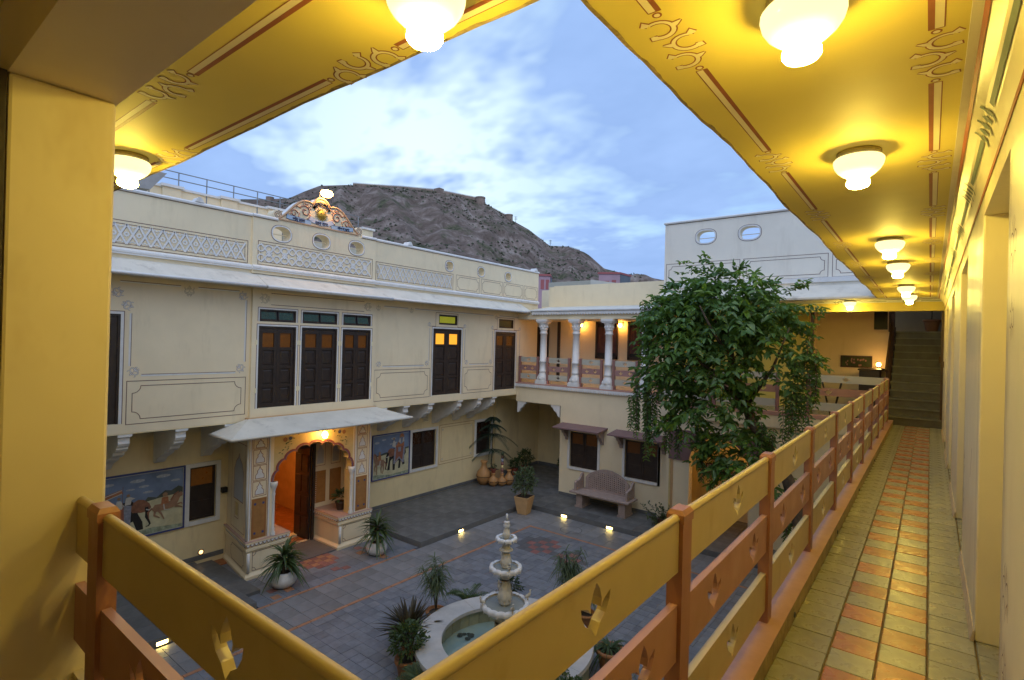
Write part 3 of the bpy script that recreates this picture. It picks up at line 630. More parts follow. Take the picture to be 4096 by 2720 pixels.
# pink frieze under the bay
b = MB().box(XU, BX + .03, 5.34, 8.47, -.16, -.121); b.build('bay_sill', 'planter', wg)
scp = [(5.34, -.135)]
for k in range(40):
    for q in range(5): a_ = math.pi * q / 4; scp.append((5.34 + 3.13 * (k + .5 - .46 * math.cos(a_)) / 40, -.15 - .035 * math.sin(a_)))
scp.append((8.47, -.135)); put('bay_sill_trim', fill([scp], .02, PX(BX + .0005), 'bay_sill_trim', 'planter'), wg)
def door(parent, X, y0, y1, z0, z1, pane, name='door', npan=3):
    fr = .035; b = MB()
    b.box(X - .10, X - .012, y0, y0 + fr, z0, z1); b.box(X - .10, X - .012, y1 - fr, y1, z0, z1); b.box(X - .10, X - .012, y0 + fr, y1 - fr, z1 - fr, z1)
    d = b.build(name, 'wood', parent)
    mid = (y0 + y1) / 2; W = mid - y0 - fr - .003; H = z1 - fr - z0 - .006
    for s in (0, 1):
        a = y0 + fr + .002 if s == 0 else mid + .002
        st = W * .17; x0, x1 = X - .075, X - .035; l = MB()
        l.box(x0, x1, a, a + st, z0 + .004, z0 + H); l.box(x0, x1, a + W - st, a + W, z0 + .004, z0 + H)
        ph = min(.30, H * .19) if npan else 0
        ys_ = [z0 + .004, z0 + .004 + H * .05]
        zt = z0 + H; cuts = [(zt - .10 - ph, zt - .10)]
        rem = cuts[0][0] - .06 - (z0 + .08); gap = .055
        for k in range(npan): hh = (rem - gap * (npan - 1)) / npan; z_ = z0 + .08 + k * (hh + gap); cuts.append((z_, z_ + hh))
        cuts.sort(); zz_ = z0 + .004
        for (ca, cb) in cuts: l.box(x0, x1, a + st, a + W - st, zz_, ca); zz_ = cb
        l.box(x0, x1, a + st, a + W - st, zz_, z0 + H)
        for (ca, cb) in cuts[:-1]:
            l.box(x0, x1 - .022, a + st, a + W - st, ca, cb); l.hexa([(x1 - .022, a + st + .03, ca + .03), (x1 - .022, a + W - st - .03, ca + .03), (x1 - .022, a + W - st - .03, cb - .03), (x1 - .022, a + st + .03, cb - .03)][::-1], [(x1 - .008, a + st + .05, ca + .05), (x1 - .008, a + W - st - .05, ca + .05), (x1 - .008, a + W - st - .05, cb - .05), (x1 - .008, a + st + .05, cb - .05)][::-1])
        if s == 0: l.lathe([(0, 0), (.012, .0), (.012, .02), (0, .025)], (x1, a + W - .03, z0 + H * .42), 8)
        lf = l.build('door_leaf', 'wood', d)
        MB().box(x0 + .005, x0 + .012, a + st, a + W - st, cuts[-1][0], cuts[-1][1]).build('pane', pane, d)
        MB().box(x0 - .004, x0 + .004, a, a + W, z0, z0 + H).build('backing', 'black', d)
    return d
def white_frame(parent, X, y0, y1, z0, z1, w_=.045):
    b = MB(); M = PX(X); e = w_ / 2
    b.stroke([(y0 - e, z0), (y0 - e, z1 + e), (y1 + e, z1 + e), (y1 + e, z0)], w_, M, .003)
    b.build('door_border', 'white', parent); b = MB()
    b.stroke([(y0 - w_ - .005, z0), (y0 - w_ - .005, z1 + w_ + .005), (y1 + w_ + .005, z1 + w_ + .005), (y1 + w_ + .005, z0)], .012, M, .0035); b.build('painted_line', 'line', parent)
def transom(parent, X, y0, y1, z0, z1, pane, tilt=0.0, mull=True):
    b = MB(); f = .03; b.box(X - .10, X - .012, y0, y1, z0, z0 + f); b.box(X - .10, X - .012, y0, y1, z1 - f, z1); b.box(X - .10, X - .012, y0, y0 + f, z0 + f, z1 - f); b.box(X - .10, X - .012, y1 - f, y1, z0 + f, z1 - f)
    t = b.build('transom_window', 'wood', parent); MB().box(X - .13, X - .10, y0, y1, z0, z1).build('backing', 'black', t)
    zi0, zi1 = z0 + f, z1 - f; yi0, yi1 = y0 + f, y1 - f; ym = (yi0 + yi1) / 2
    for (a, c) in (((yi0, ym - .012), (ym + .012, yi1)) if mull else ((yi0, yi1),)):
        x0 = X - .05
        sb = MB(); sb.hexa([(x0 + tilt - .01, a, zi0), (x0 + tilt, a, zi0), (x0 + tilt, c, zi0), (x0 + tilt - .01, c, zi0)], [(x0 - .01, a, zi1), (x0, a, zi1), (x0, c, zi1), (x0 - .01, c, zi1)]); sb.build('pane', pane, t)
        e = .022; sb = MB()
        for (q, r_) in ((a, a + e), (c - e, c)): sb.hexa([(x0 + tilt - .012, q, zi0), (x0 + tilt + .004, q, zi0), (x0 + tilt + .004, r_, zi0), (x0 + tilt - .012, r_, zi0)], [(x0 - .012, q, zi1), (x0 + .004, q, zi1), (x0 + .004, r_, zi1), (x0 - .012, r_, zi1)])
        sb.box(x0 + tilt - .012, x0 + tilt + .004, a, c, zi0 - .004, zi0 + e); sb.box(x0 - .012, x0 + .004, a, c, zi1 - e, zi1 + .002); sb.build('sash', 'wood', t)
for a, c in bay_doors:
    door(wg, BX, a, c, .08, 1.79, 'amber'); white_frame(wg, BX, a, c, .08, 1.79, .035); transom(wg, BX, a + .01, c - .01, 1.885, 2.14, 'green_glass', .03); white_frame(wg, BX, a + .01, c - .01, 1.885, 2.14, .03)
    for zz_ in (.45, 1.45):
        for yy in (a - .045, c + .045): MB().box(BX, BX + .012, yy - .018, yy + .018, zz_ - .05, zz_ + .05).build('hinge_plate', 'cream_fill', wg)
door(wg, XU, 10.50, 11.65, .02, 1.91, 'amber_lit'); white_frame(wg, XU, 10.50, 11.65, .0, 1.91); transom(wg, XU, 10.71, 11.46, 2.03, 2.317, 'lime_glass', 0, False)
door(wg, XU, 13.22, 14.29, .02, 1.905, 'amber'); white_frame(wg, XU, 13.22, 14.29, .0, 1.905); transom(wg, XU, 13.395, 14.16, 2.03, 2.315, 'olive_glass', 0, False)
door(wg, XU, 1.9, 3.13, .0, 1.9, 'amber'); white_frame(wg, XU, 1.9, 3.13, .0, 1.9)
F = PX(XU)
# painted panels along the upper wall
panel_lines(wg, F, 3.24, 5.29, -.02, .735, .085, .13); panel_lines(wg, F, 8.50, 10.40, 0, .79, .085, .12); panel_lines(wg, F, 11.75, 13.14, .01, .79, .085, .12)
def white_line(parent, pts_, M, w_=.03):
    b = MB(); b.stroke(pts_, w_, M, .003); b.build('painted_line', 'white', parent)
    b = MB(); b.stroke([(p[0] + .006, p[1] + .019) if abs(pts_[0][1] - pts_[-1][1]) < .3 else (p[0] + .019, p[1]) for p in pts_], .010, M, .0035); b.build('painted_line', 'line', parent)
def scroll(parent, cu, cv, s, rot, M, mats='white'):
    b = MB(); curlmotif(b, cu, cv, s, rot, M, .003, k=1.45); b.build('painted_scroll', 'line', parent)
    b = MB(); curlmotif(b, cu, cv, s, rot, M, .0045, k=.8); b.build('painted_scroll', mats, parent)
white_line(wg, [(3.45, .83), (5.08, .83)], F); white_line(wg, [(3.27, 1.0), (3.27, 1.92)], F); white_line(wg, [(5.26, 1.05), (5.26, 2.3)], F); white_line(wg, [(3.1, 2.46), (4.05, 2.46)], F, .02); white_line(wg, [(4.35, 2.46), (5.12, 2.46)], F, .02)
for (a, c, r_) in ((3.32, .88, 45), (5.20, .90, 135), (5.22, 2.40, 225), (3.25, 2.05, 160)): scroll(wg, a, c, .14, r_, F)
scroll(wg, 4.2, 2.42, .15, 270, F, 'cream_fill'); scroll(wg, 3.1, 2.28, .14, 200, F)
for (yc0, yc1) in ((8.55, 10.36), (11.8, 13.1)):
    white_line(wg, [(yc0 + .2, .87), (yc1 - .2, .87)], F, .025); scroll(wg, yc0 + .06, .92, .12, 45, F); scroll(wg, yc1 - .06, .92, .12, 135, F)
white_line(wg, [(8.75, 2.40), (9.55, 2.40)], F, .014); white_line(wg, [(9.8, 2.40), (13.1, 2.40)], F, .014); white_line(wg, [(13.4, 2.40), (14.7, 2.40)], F, .014)
for a in (8.58, 9.68, 13.25): scroll(wg, a, 2.38, .11, 270, F, 'cream_fill')
for a in (10.50, 13.22):
    c = a + 1.12
    for yy in (a - .16, c + .16): white_line(wg, [(yy, 1.0), (yy, 1.92)], F, .016); scroll(wg, yy, 2.0, .10, 90, F)
    b = MB(); b.stroke([(a - .14, 1.97), (a + .08, 1.97), (a + .08, 2.36), (a + .98, 2.36), (a + .98, 1.97), (c + .14, 1.97)], .012, F, .003); b.build('painted_line', 'line', wg)
FB = PX(BX)
b = MB(); b.stroke([(5.75, 2.48), (8.1, 2.48)], .012, FB); b.stroke([(5.75, 2.24), (8.1, 2.24)], .012, FB); b.build('painted_line', 'line', wg)
for a, r_ in ((5.58, 0), (8.24, 180)): scroll(wg, a, 2.36, .17, r_, FB, 'cream_fill')
# eave, cornice, parapet
def eave(parent, y0, y1, x0, x1, z0, z1, th=.07, name='eave'):
    b = MB(); prof = [(x0, z0 + .02), (x1 - .03, z1 + .012), (x1 - .008, z1 + .004), (x1, z1 - .02), (x1 - .005, z1 - .05), (x1 - .03, z1 - th + .01), (x0, z0 - th - .06)]
    M = Matrix(((1, 0, 0, 0), (0, 0, 1, y0), (0, 1, 0, 0), (0, 0, 0, 1)))
    b.prism(prof, M, y1 - y0); return b.build(name, 'chajja', parent)
eave(wg, .6, 5.44, XU, -10.50, 2.85, 2.60); eave(wg, 5.44, 8.62, XU, -10.46, 2.855, 2.59); eave(wg, 8.62, 14.52, XU, -10.50, 2.85, 2.60)
for (a, c, x_) in ((.6, 5.44, -10.50), (5.44, 8.62, -10.46), (8.62, 14.52, -10.5)):
    b = MB(); b.tube([(x_ - .012, a, 2.578), (x_ - .012, c, 2.578)], .027, 10); b.build('eave_roll', 'white', wg, True)
def cornice(y0, y1, X):
    b = MB(); prof = [(X, 2.935), (X + .045, 2.935), (X + .045, 2.955), (X + .06, 2.975), (X + .06, 3.005), (X + .035, 3.02), (X + .02, 3.04), (X, 3.04)]
    b.prism(prof, Matrix(((1, 0, 0, 0), (0, 0, 1, y0), (0, 1, 0, 0), (0, 0, 0, 1))), y1 - y0); b.build('cornice', 'white', wg)
ov = [(5.953, 3.764, .205, .155), (6.905, 3.757, .205, .155), (7.848, 3.752, .205, .155), (11.07, 3.732, .155, .135), (12.455, 3.726, .155, .135), (13.80, 3.718, .155, .135)]
put('parapet', fill([rect(.6, 5.34, 2.87, 4.045)], .22, PX(XU - .22), 'parapet', 'cream'), wg)
put('parapet', fill([rect(5.34, 8.42, 2.87, 4.06)] + [ell(*o_, 28, .85) for o_ in ov[:3]], .30, PX(XU - .25), 'parapet', 'cream'), wg)
put('parapet', fill([rect(8.42, 15.54, 2.87, 4.045)] + [ell(*o_, 28, .85) for o_ in ov[3:]], .22, PX(XU - .22), 'parapet', 'cream'), wg)
cornice(.6, 5.34, XU); cornice(5.34, 8.42, XU + .05); cornice(8.42, 15.54, XU)
for i, (cu, cv, ru, rv) in enumerate(ov):
    Xo = XU + (.05 if i < 3 else 0)
    put('oval_rim', fill([ell(cu, cv, ru + .022, rv + .022, 28, .85), ell(cu, cv, ru - .004, rv - .004, 28, .85)], .012, PX(Xo), 'oval_rim', 'white'), wg)
    b = MB(); b.stroke(ell(cu, cv, ru + .028, rv + .028, 28, .85), .010, PX(Xo), .003, closed=True); b.build('painted_line', 'line', wg)
    b = MB(); b.box(Xo - .16, Xo - .145, cu - ru, cu + ru, cv - .008, cv + .008); b.build('oval_bar', 'cream', wg)
for (a, c, x_) in ((.6, 5.34, XU), (5.34, 5.86, XU + .05), (7.98, 8.42, XU + .05), (8.42, 15.54, XU)):
    b = MB(); prof = [(x_ - .25, 4.03), (x_ + .03, 4.03), (x_ + .035, 4.06), (x_ + .01, 4.09), (x_ - .10, 4.105), (x_ - .22, 4.09), (x_ - .25, 4.06)]
    b.prism(prof, Matrix(((1, 0, 0, 0), (0, 0, 1, a), (0, 1, 0, 0), (0, 0, 0, 1))), c - a); b.build('coping', 'white', wg, False)
    b = MB(); b.stroke([(a, 4.018), (c, 4.018)], .010, PX(x_), .003); b.build('painted_line', 'line', wg)
for yy in (4.33, 9.56, 15.36):
    b = MB(); b.prism([(yy - .08 + .16 * i / 10, 4.09 + .10 * math.sin(math.pi * i / 10)) for i in range(11)], PX(XU - .2), .23); b.build('parapet_knob', 'white', wg)
# lattice reliefs
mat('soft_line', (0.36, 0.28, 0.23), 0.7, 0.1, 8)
def lattice(y0, y1, z0, z1, per, kind, X):
    M = PX(X); e = .055
    b = MB(); b.stroke(rect(y0, y1, z0, z1), .012, M, .003, True); b.stroke(rect(y0 + e, y1 - e, z0 + e, z1 - e), .010, M, .003, True); b.build('painted_line', 'line', wg)
    a0, a1, c0, c1 = y0 + e, y1 - e, z0 + e, z1 - e; n_ = max(2, int(round((a1 - a0) / per))); p = (a1 - a0) / n_; h = c1 - c0; cm = (c0 + c1) / 2
    dk, wt = MB(), MB()
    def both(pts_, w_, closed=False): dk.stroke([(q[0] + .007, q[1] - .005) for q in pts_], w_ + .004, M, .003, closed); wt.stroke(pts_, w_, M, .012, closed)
    for k in range(n_):
        u = a0 + k * p
        if kind == 'x':
            both([(u, c0), (u + p, c1)], .034); both([(u, c1), (u + p, c0)], .034)
            for q in range(8):
                a = R(45 * q); wt.flat(ell(u + math.cos(a) * .030, cm + math.sin(a) * .030, .016, .016, 6), M, .010)
            for sg in (1, -1):
                cc = c1 - .035 if sg > 0 else c0 + .035
                for q in (-.035, 0, .035): wt.flat(ell(u + p / 2 + q, cc - sg * .012 * (q == 0), .018, .014, 6), M, .009)
        else:
            both([(u, c0), (u + p, c1)], .032); both([(u, c1), (u + p, c0)], .032)
            for sg in (1, -1):
                both(ell(u + p * .5, cm + sg * h * .27, p * .23, h * .18, 14), .030, True)
                both(ell(u + p * .0, cm + sg * h * .27, p * .20, h * .18, 14), .026, True)
            both([(u + p * .5, cm + .06), (u + p * .66, cm), (u + p * .5, cm - .06), (u + p * .34, cm)], .024, True)
    dk.build('lattice_outline', 'soft_line', wg); wt.build('lattice', 'white', wg)  # thin brown outline strokes beneath the white lattice strips
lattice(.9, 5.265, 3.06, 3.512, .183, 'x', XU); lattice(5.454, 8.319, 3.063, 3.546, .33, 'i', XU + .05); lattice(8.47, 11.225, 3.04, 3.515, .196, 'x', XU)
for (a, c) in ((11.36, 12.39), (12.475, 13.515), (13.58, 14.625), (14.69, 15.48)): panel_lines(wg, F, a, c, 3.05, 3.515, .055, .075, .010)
# brackets under the overhang
def bracket_poly():
    x0, x1 = XL, -11.03
    return [(x0, -.19), (x1, -.19), (x1, -.245), (x1 - .03, -.26), (x1 - .03, -.32), (x1 - .02, -.36), (x1 - .05, -.41), (x1 - .10, -.43), (x1 - .10, -.47), (x1 - .16, -.52), (x1 - .26, -.55), (x1 - .28, -.60), (x1 - .40, -.66), (x1 - .52, -.68), (x1 - .56, -.73), (x1 - .72, -.80), (x1 - .86, -.86), (x1 - .95, -.95), (x1 - 1.02, -.985), (x0, -.985)]
bp = bracket_poly()
for yy in (2.3, 3.15, 4.05, 4.93, 8.75, 9.52, 10.42, 11.60, 12.50, 13.18):
    b = MB(); b.prism(bp, Matrix(((1, 0, 0, 0), (0, 0, 1, yy), (0, 1, 0, 0), (0, 0, 0, 1))), .175); k = b.build('bracket', 'white', wg)
    MB().box(-11.12, -11.005, yy - .02, yy + .195, -.235, -.192).build('bracket_cap', 'white', k)
# lower wall: base skirting and windows
lh = [rect(4.73, 5.26, -2.34, -1.215), rect(10.81, 11.80, -2.305, -1.19), rect(13.68, 14.46, -2.28, -1.18), rect(6.0, 7.40, -3.25, -1.0)]
put('lower_wall', fill([rect(.6, 14.98, Z0, -.19)] + lh, .18, PX(XL - .18), 'lower_wall', 'ochre'), wg)
MB().box(-12.9, XL - .18, 8.3, 14.98, Z0, -.19).build('core_lower', 'ochre', wg); MB().box(-12.9, XL - .18, .6, 5.0, Z0, -.19).build('core_lower', 'ochre', wg)
def window(parent, X, y0, y1, z0, z1, fw_=.09, lit='amber', two=True):
    b = MB(); b.box(X, X + .03, y0 - fw_, y0, z0 - fw_, z1 + fw_); b.box(X, X + .03, y1, y1 + fw_, z0 - fw_, z1 + fw_); b.box(X, X + .03, y0, y1, z1, z1 + fw_); b.box(X, X + .04, y0, y1, z0 - fw_, z0)
    w0 = b.build('window', 'white', parent)
    MB().box(X - .17, X - .10, y0, y1, z0, z1).build('backing', 'black', w0)
    parts_ = ((y0, (y0 + y1) / 2 - .004), ((y0 + y1) / 2 + .004, y1)) if two else ((y0, y1),)
    for (a, c) in parts_:
        l = MB(); s = .05; zt = z1 - (z1 - z0) * .36
        l.box(X - .09, X - .05, a, a + s, z0, z1); l.box(X - .09, X - .05, c - s, c, z0, z1); l.box(X - .09, X - .05, a + s, c - s, z1 - s, z1); l.box(X - .09, X - .05, a + s, c - s, zt - s, zt); l.box(X - .09, X - .05, a + s, c - s, z0, z0 + s)
        l.box(X - .08, X - .065, a + s, c - s, z0 + s, zt - s); zm = (z0 + zt) / 2; l.box(X - .09, X - .055, a + s, c - s, zm - .03, zm + .03); l.build('shutter', 'wood', w0)
        MB().box(X - .085, X - .078, a + s, c - s, zt, z1 - s).build('pane', lit, w0)
    return w0
mat('amber_dim', (0.05, 0.018, 0.006), 0.25, 0.2, 9)
window(wg, XL, 4.73, 5.26, -2.34, -1.215, .085, 'amber', False); window(wg, XL, 10.81, 11.80, -2.305, -1.19, .075, 'amber_dim'); window(wg, XL, 13.68, 14.46, -2.28, -1.18, .085, 'amber_dim')
b = MB().box(XL, XL + .012, .6, 5.45, ZP, ZP + .10); b.box(XL, XL + .012, 8.5, 14.98, ZP, ZP + .10); b.build('skirting', 'skirting', wg)
b = MB(); LWm = PX(XL); b.stroke(rect(11.95, 13.56, -2.34, -1.10), .014, LWm, .003, True); b.stroke(rect(12.03, 13.50, -2.26, -1.18), .010, LWm, .003, True); b.build('painted_panel', 'terracotta', wg)
for a, c, r_ in ((12.08, -1.24, -45), (13.44, -1.24, 225), (12.08, -2.2, 45), (13.44, -2.2, 135)): scroll(wg, a, c, .06, r_, LWm)
for (a, z_) in ((11.22, -.93), (13.9, -.72)):
    b = MB(); b.box(XL, XL + .02, a, a + .24, z_, z_ + .26); k = b.build('vent_grille', 'cream_fill', wg)
    h = MB()
    for i in range(5):
        for j in range(5): h.box(XL + .02, XL + .022, a + .03 + i * .04, a + .052 + i * .04, z_ + .03 + j * .045, z_ + .055 + j * .045)
    stuff(h.build('grille_hole', 'line', k))
MB().box(XL, XL + .09, 5.36, 5.47, -1.85, -1.74).build('meter_box', 'black', wg)
sl_ = MB().lathe([(0, 0), (.055, 0), (.062, .02), (.05, .03), (.04, .015), (0, .012)], seg=14).build('wall_spot', 'black', None, True)
sl_.location = (XL + .012, 4.98, -3.03); sl_.rotation_euler = (0, R(90), 0); tag(sl_, 'small round lit spotlight low on the wall under the shuttered window', 'spotlight')
k = MB().lathe([(0, .022), (.042, .024), (0, .027)], seg=12).build('spot_lens', 'spot_lit', sl_, True)
# end pilaster and passage side
MB().box(XL - .1, XL + .10, 14.60, 14.98, Z0, -.19).build('pilaster', 'ochre', wg)
# ------------------------------------------------------------------ murals on the lower wall
mat('mu_sky', (0.21, 0.285, 0.44), 0.7, 0.2, 3); mat('mu_cloud', (0.46, 0.50, 0.56), 0.8, 0.2, 20); mat('mu_sand', (0.66, 0.62, 0.40), 0.8, 0.15, 5); mat('mu_grass', (0.42, 0.48, 0.34), 0.8, 0.3, 12)
mat('mu_hill', (0.10, 0.115, 0.09), 0.8, 0.2, 6); mat('mu_black', (0.022, 0.018, 0.017), 0.7, 0.1, 8); mat('mu_brown', (0.30, 0.13, 0.075), 0.7, 0.2, 14); mat('mu_rust', (0.50, 0.20, 0.09), 0.7, 0.2, 14)
mat('mu_blue', (0.06, 0.08, 0.26), 0.6, 0.1, 5); mat('mu_grey', (0.32, 0.34, 0.42), 0.7, 0.2, 20); mat('mu_white', (0.62, 0.60, 0.55), 0.7, 0.1, 10); mat('mu_horse', (0.36, 0.21, 0.13), 0.7, 0.15, 8); mat('mu_red', (0.33, 0.125, 0.08), 0.7, 0.15, 12); mat('mu_skin', (0.36, 0.22, 0.13), 0.7, 0.1, 9)
def mural(y0, y1, z0, z1, shapes, label):
    t = thing('mural', label, 'mural', (XL, (y0 + y1) / 2, z0)); W, H = y1 - y0, z1 - z0
    MB().box(XL, XL + .006, y0, y1, z0, z1).build('panel', 'mu_sky', t)
    groups = {}; wz = .008
    for (nm, m, pl_) in shapes:
        groups.setdefault((nm, m), (MB(), wz)); b, wq = groups[(nm, m)]
        for pg in pl_:
            if isinstance(pg, tuple): b.stroke([(y0 + p[0] * W, z0 + p[1] * H, (p[2] if len(p) > 2 else .02) * H) for p in pg[0]], 0, PX(XL), wq)
            else: b.flat([(y0 + p[0] * W, z0 + p[1] * H) for p in pg], PX(XL), wq)
        wz += .0012
    for (nm, m), (b, wq) in groups.items():
        if nm == 'cloud':
            for f in b.f: MB().add([b.v[i] for i in f], [tuple(range(len(f)))]).build(nm, m, t)
        else: b.build(nm, m, t)
    fb = MB(); fw_ = .022
    fb.box(XL, XL + .012 + wz, y0 - fw_, y1 + fw_, z1, z1 + fw_); fb.box(XL, XL + .012 + wz, y0 - fw_, y1 + fw_, z0 - fw_, z0); fb.box(XL, XL + .012 + wz, y0 - fw_, y0, z0, z1); fb.box(XL, XL + .012 + wz, y1, y1 + fw_, z0, z1)
    fb.build('border', 'mu_blue', t)
    ib = MB(); ib.stroke(rect(y0 + .016, y1 - .016, z0 + .016, z1 - .016), .008, PX(XL), wz + .002, True); ib.build('border_line', 'mu_white', t)
def sh(pts_, dx=0, dy=0, s=1, fx=False): return [(dx + (-p[0] if fx else p[0]) * s, dy + p[1] * s, *(q * s for q in p[2:])) for p in pts_]
hor = [(0, 0), (1, 0), (1, .58), (.8, .56), (.5, .50), (0, .44)]
ELE_R = [   # elephant facing right in mural-left units
 ('elephant_body', 'mu_black', [[(.05, .14), (.12, .14), (.13, .30), (.36, .30), (.37, .10), (.45, .10), (.47, .28), (.52, .30), (.56, .12), (.63, .12), (.62, .26), (.57, .42), (.56, .58), (.50, .68), (.36, .66), (.10, .60), (.04, .45)]]),
 ('elephant_head', 'mu_brown', [[(.50, .52), (.52, .64), (.57, .68), (.63, .66), (.69, .58), (.71, .50), (.68, .44), (.60, .43), (.54, .45)]]),
 ('elephant_trunk', 'mu_black', [([(.66, .52, .06), (.665, .42, .055), (.66, .34, .045), (.685, .26, .036), (.70, .20, .028), (.685, .165, .02), (.655, .16, .014)],)]),
 ('tusk', 'mu_white', [([(.655, .475, .02), (.69, .455, .018), (.715, .465, .008)],)]),
 ('elephant_ear', 'mu_brown', [ell(.525, .53, .032, .075, 14)]),
 ('saddle_cloth', 'mu_red', [[(.06, .58), (.42, .62), (.44, .24), (.08, .22)]]),
 ('cloth_border', 'mu_grey', [[(.42, .62), (.50, .60), (.49, .20), (.43, .20)], [(.08, .26), (.44, .28), (.47, .19), (.08, .16)]]),
 ('rider', 'mu_white', [[(.20, .58), (.30, .50), (.34, .47), (.33, .56), (.29, .63), (.29, .70), (.25, .72), (.22, .68)], [(.33, .60), (.40, .56), (.42, .62), (.39, .72), (.35, .72)], [(.43, .62), (.49, .62), (.50, .70), (.54, .72), (.48, .76), (.44, .75)]]),
 ('rider_head', 'mu_skin', [ell(.265, .745, .020, .026, 10), ell(.37, .76, .019, .026, 10), ell(.465, .79, .020, .027, 10)]),
 ('flag', 'mu_rust', [([(.02, .58, .02), (.10, .70, .06), (.22, .80, .09), (.40, .88, .08)],)]), ('flag_stripe', 'mu_white', [([(.02, .60, .01), (.10, .725, .012), (.22, .825, .014), (.40, .905, .014)],), ([(.03, .57, .01), (.11, .67, .012), (.23, .765, .014), (.40, .845, .014)],)]),
 ('flag_pole', 'mu_brown', [([(.405, .60, .008), (.408, .97, .006)],)])]
def horse(dx, dy, s, fx, rear):
    a = sh([(-.16, .02), (-.13, .10), (-.02, .10), (.06, .13), (.11, .24), (.17, .27), (.215, .20), (.16, .17), (.13, .06), (.08, -.01), (-.05, -.03), (-.13, -.04)], dx, dy, s, fx)
    legs = ([(-.12, 0, .05), (-.13, -.10, .03), (-.07, -.16, .02)], [(-.09, 0, .05), (-.05, -.10, .03), (-.02, -.20, .02)], [(.09, .02, .045), (.17, .05, .025), (.21, 0, .018)], [(.10, .01, .045), (.16, -.02, .025), (.20, -.05, .018)]) if rear else ([(-.12, 0, .05), (-.13, -.12, .03), (-.10, -.24, .02)], [(-.10, 0, .05), (-.06, -.10, .03), (-.07, -.22, .02)], [(.08, .02, .045), (.13, -.08, .025), (.10, -.16, .018)], [(.07, 0, .045), (.06, -.12, .025), (.06, -.24, .018)])
    return [('horse_body', 'mu_horse', [a] + [(sh(l, dx, dy, s, fx),) for l in legs]), ('horse_tail', 'mu_brown', [(sh([(-.155, .05, .02), (-.20, -.02, .035), (-.19, -.14, .008)], dx, dy, s, fx),)]),
            ('horse_mane', 'mu_brown', [(sh([(.05, .13, .03), (.09, .23, .03), (.14, .28, .02)], dx, dy, s, fx),)]),
            ('horseman', 'mu_rust', [sh([(-.06, .08), (.03, .09), (.02, .22), (-.05, .22)], dx, dy, s, fx)]), ('horseman_head', 'mu_skin', [sh(ell(-.015, .265, .03, .042, 10), dx, dy, s, fx)]), ('girth', 'mu_white', [(sh([(-.03, .09, .02), (-.02, -.02, .02), (.04, -.04, .014)], dx, dy, s, fx),)])]
clouds = [ell(a, c, r_, r_ * .38, 12) for a, c, r_ in ((.12, .83, .07), (.3, .88, .06), (.56, .88, .07), (.62, .78, .05), (.50, .76, .04), (.80, .90, .07), (.92, .80, .05), (.66, .68, .05))]
mural(2.75, 4.615, -2.40, -1.16, [('cloud', 'mu_cloud', clouds), ('hills', 'mu_hill', [[(0, .43), (.6, .5), (.66, .60), (.74, .57), (.82, .66), (.88, .64), (.95, .70), (1, .66), (1, .5)]]), ('sand', 'mu_sand', [hor]), ('grass', 'mu_grass', [[(0, 0), (1, 0), (1, .06), (.7, .10), (.3, .05), (0, .1)]])] + [(a, m, [(sh(p[0], .08, 0, .86) ,) if isinstance(p, tuple) else sh(p, .08, 0, .86) for p in pl_]) for a, m, pl_ in ELE_R] + horse(.83, .37, .85, False, True),
      'painted mural of an elephant with riders, beside the left shuttered window')
ELE_L = [('elephant_body', 'mu_black', [[(.40, .16), (.47, .16), (.48, .36), (.54, .42), (.55, .14), (.61, .14), (.62, .34), (.72, .34), (.70, .16), (.76, .16), (.78, .36), (.83, .22), (.89, .24), (.86, .42), (.92, .50), (.90, .62), (.80, .66), (.60, .66), (.48, .62), (.45, .46)]]),
 ('elephant_head', 'mu_brown', [ell(.50, .56, .10, .10, 16), ell(.59, .55, .04, .09, 12)]), ('elephant_trunk', 'mu_black', [([(.42, .56, .07), (.38, .46, .06), (.385, .36, .05), (.37, .28, .035), (.35, .21, .028), (.38, .18, .02)],)]), ('tusk', 'mu_white', [([(.44, .49, .02), (.39, .46, .015), (.36, .47, .008)],)]),
 ('saddle_cloth', 'mu_red', [[(.62, .68), (.86, .68), (.82, .26), (.73, .40), (.62, .28)]]), ('cloth_border', 'mu_grey', [([(.615, .66, .05), (.585, .28, .05)],), ([(.865, .66, .05), (.835, .28, .05)],), ([(.60, .30, .03), (.72, .42, .03), (.83, .30, .03)],), rect(.69, .77, .55, .66)]),
 ('howdah', 'mu_rust', [[(.61, .68), (.85, .68), (.86, .78), (.80, .74), (.75, .72), (.70, .80), (.66, .74)], ell(.79, .93, .055, .045, 12)]), ('rider', 'mu_white', [[(.52, .70), (.62, .66), (.61, .78), (.57, .84), (.54, .80)], [(.70, .78), (.76, .74), (.76, .84), (.73, .88)], [(.80, .76), (.86, .78), (.85, .88), (.82, .86)]]), ('rider_head', 'mu_skin', [ell(.565, .87, .025, .03, 10), ell(.74, .90, .02, .026, 10), ell(.84, .90, .02, .025, 10)]), ('flag_pole', 'mu_brown', [([(.79, .78, .008), (.79, .93, .008)],)])]
mural(9.38, 10.69, -2.36, -1.13, [('cloud', 'mu_cloud', clouds[:5]), ('hills', 'mu_hill', [[(0, .45), (1, .55), (1, .64), (.93, .63), (.7, .6), (.3, .58), (.2, .55), (0, .52)]]), ('sand', 'mu_sand', [[(0, 0), (1, 0), (1, .60), (.5, .55), (0, .50)]]), ('grass', 'mu_grass', [[(0, 0), (1, 0), (1, .08), (.5, .05), (0, .12)]])] + ELE_L + horse(.17, .34, .95, True, False),
      'painted mural of an elephant carrying a howdah, right of the porch')
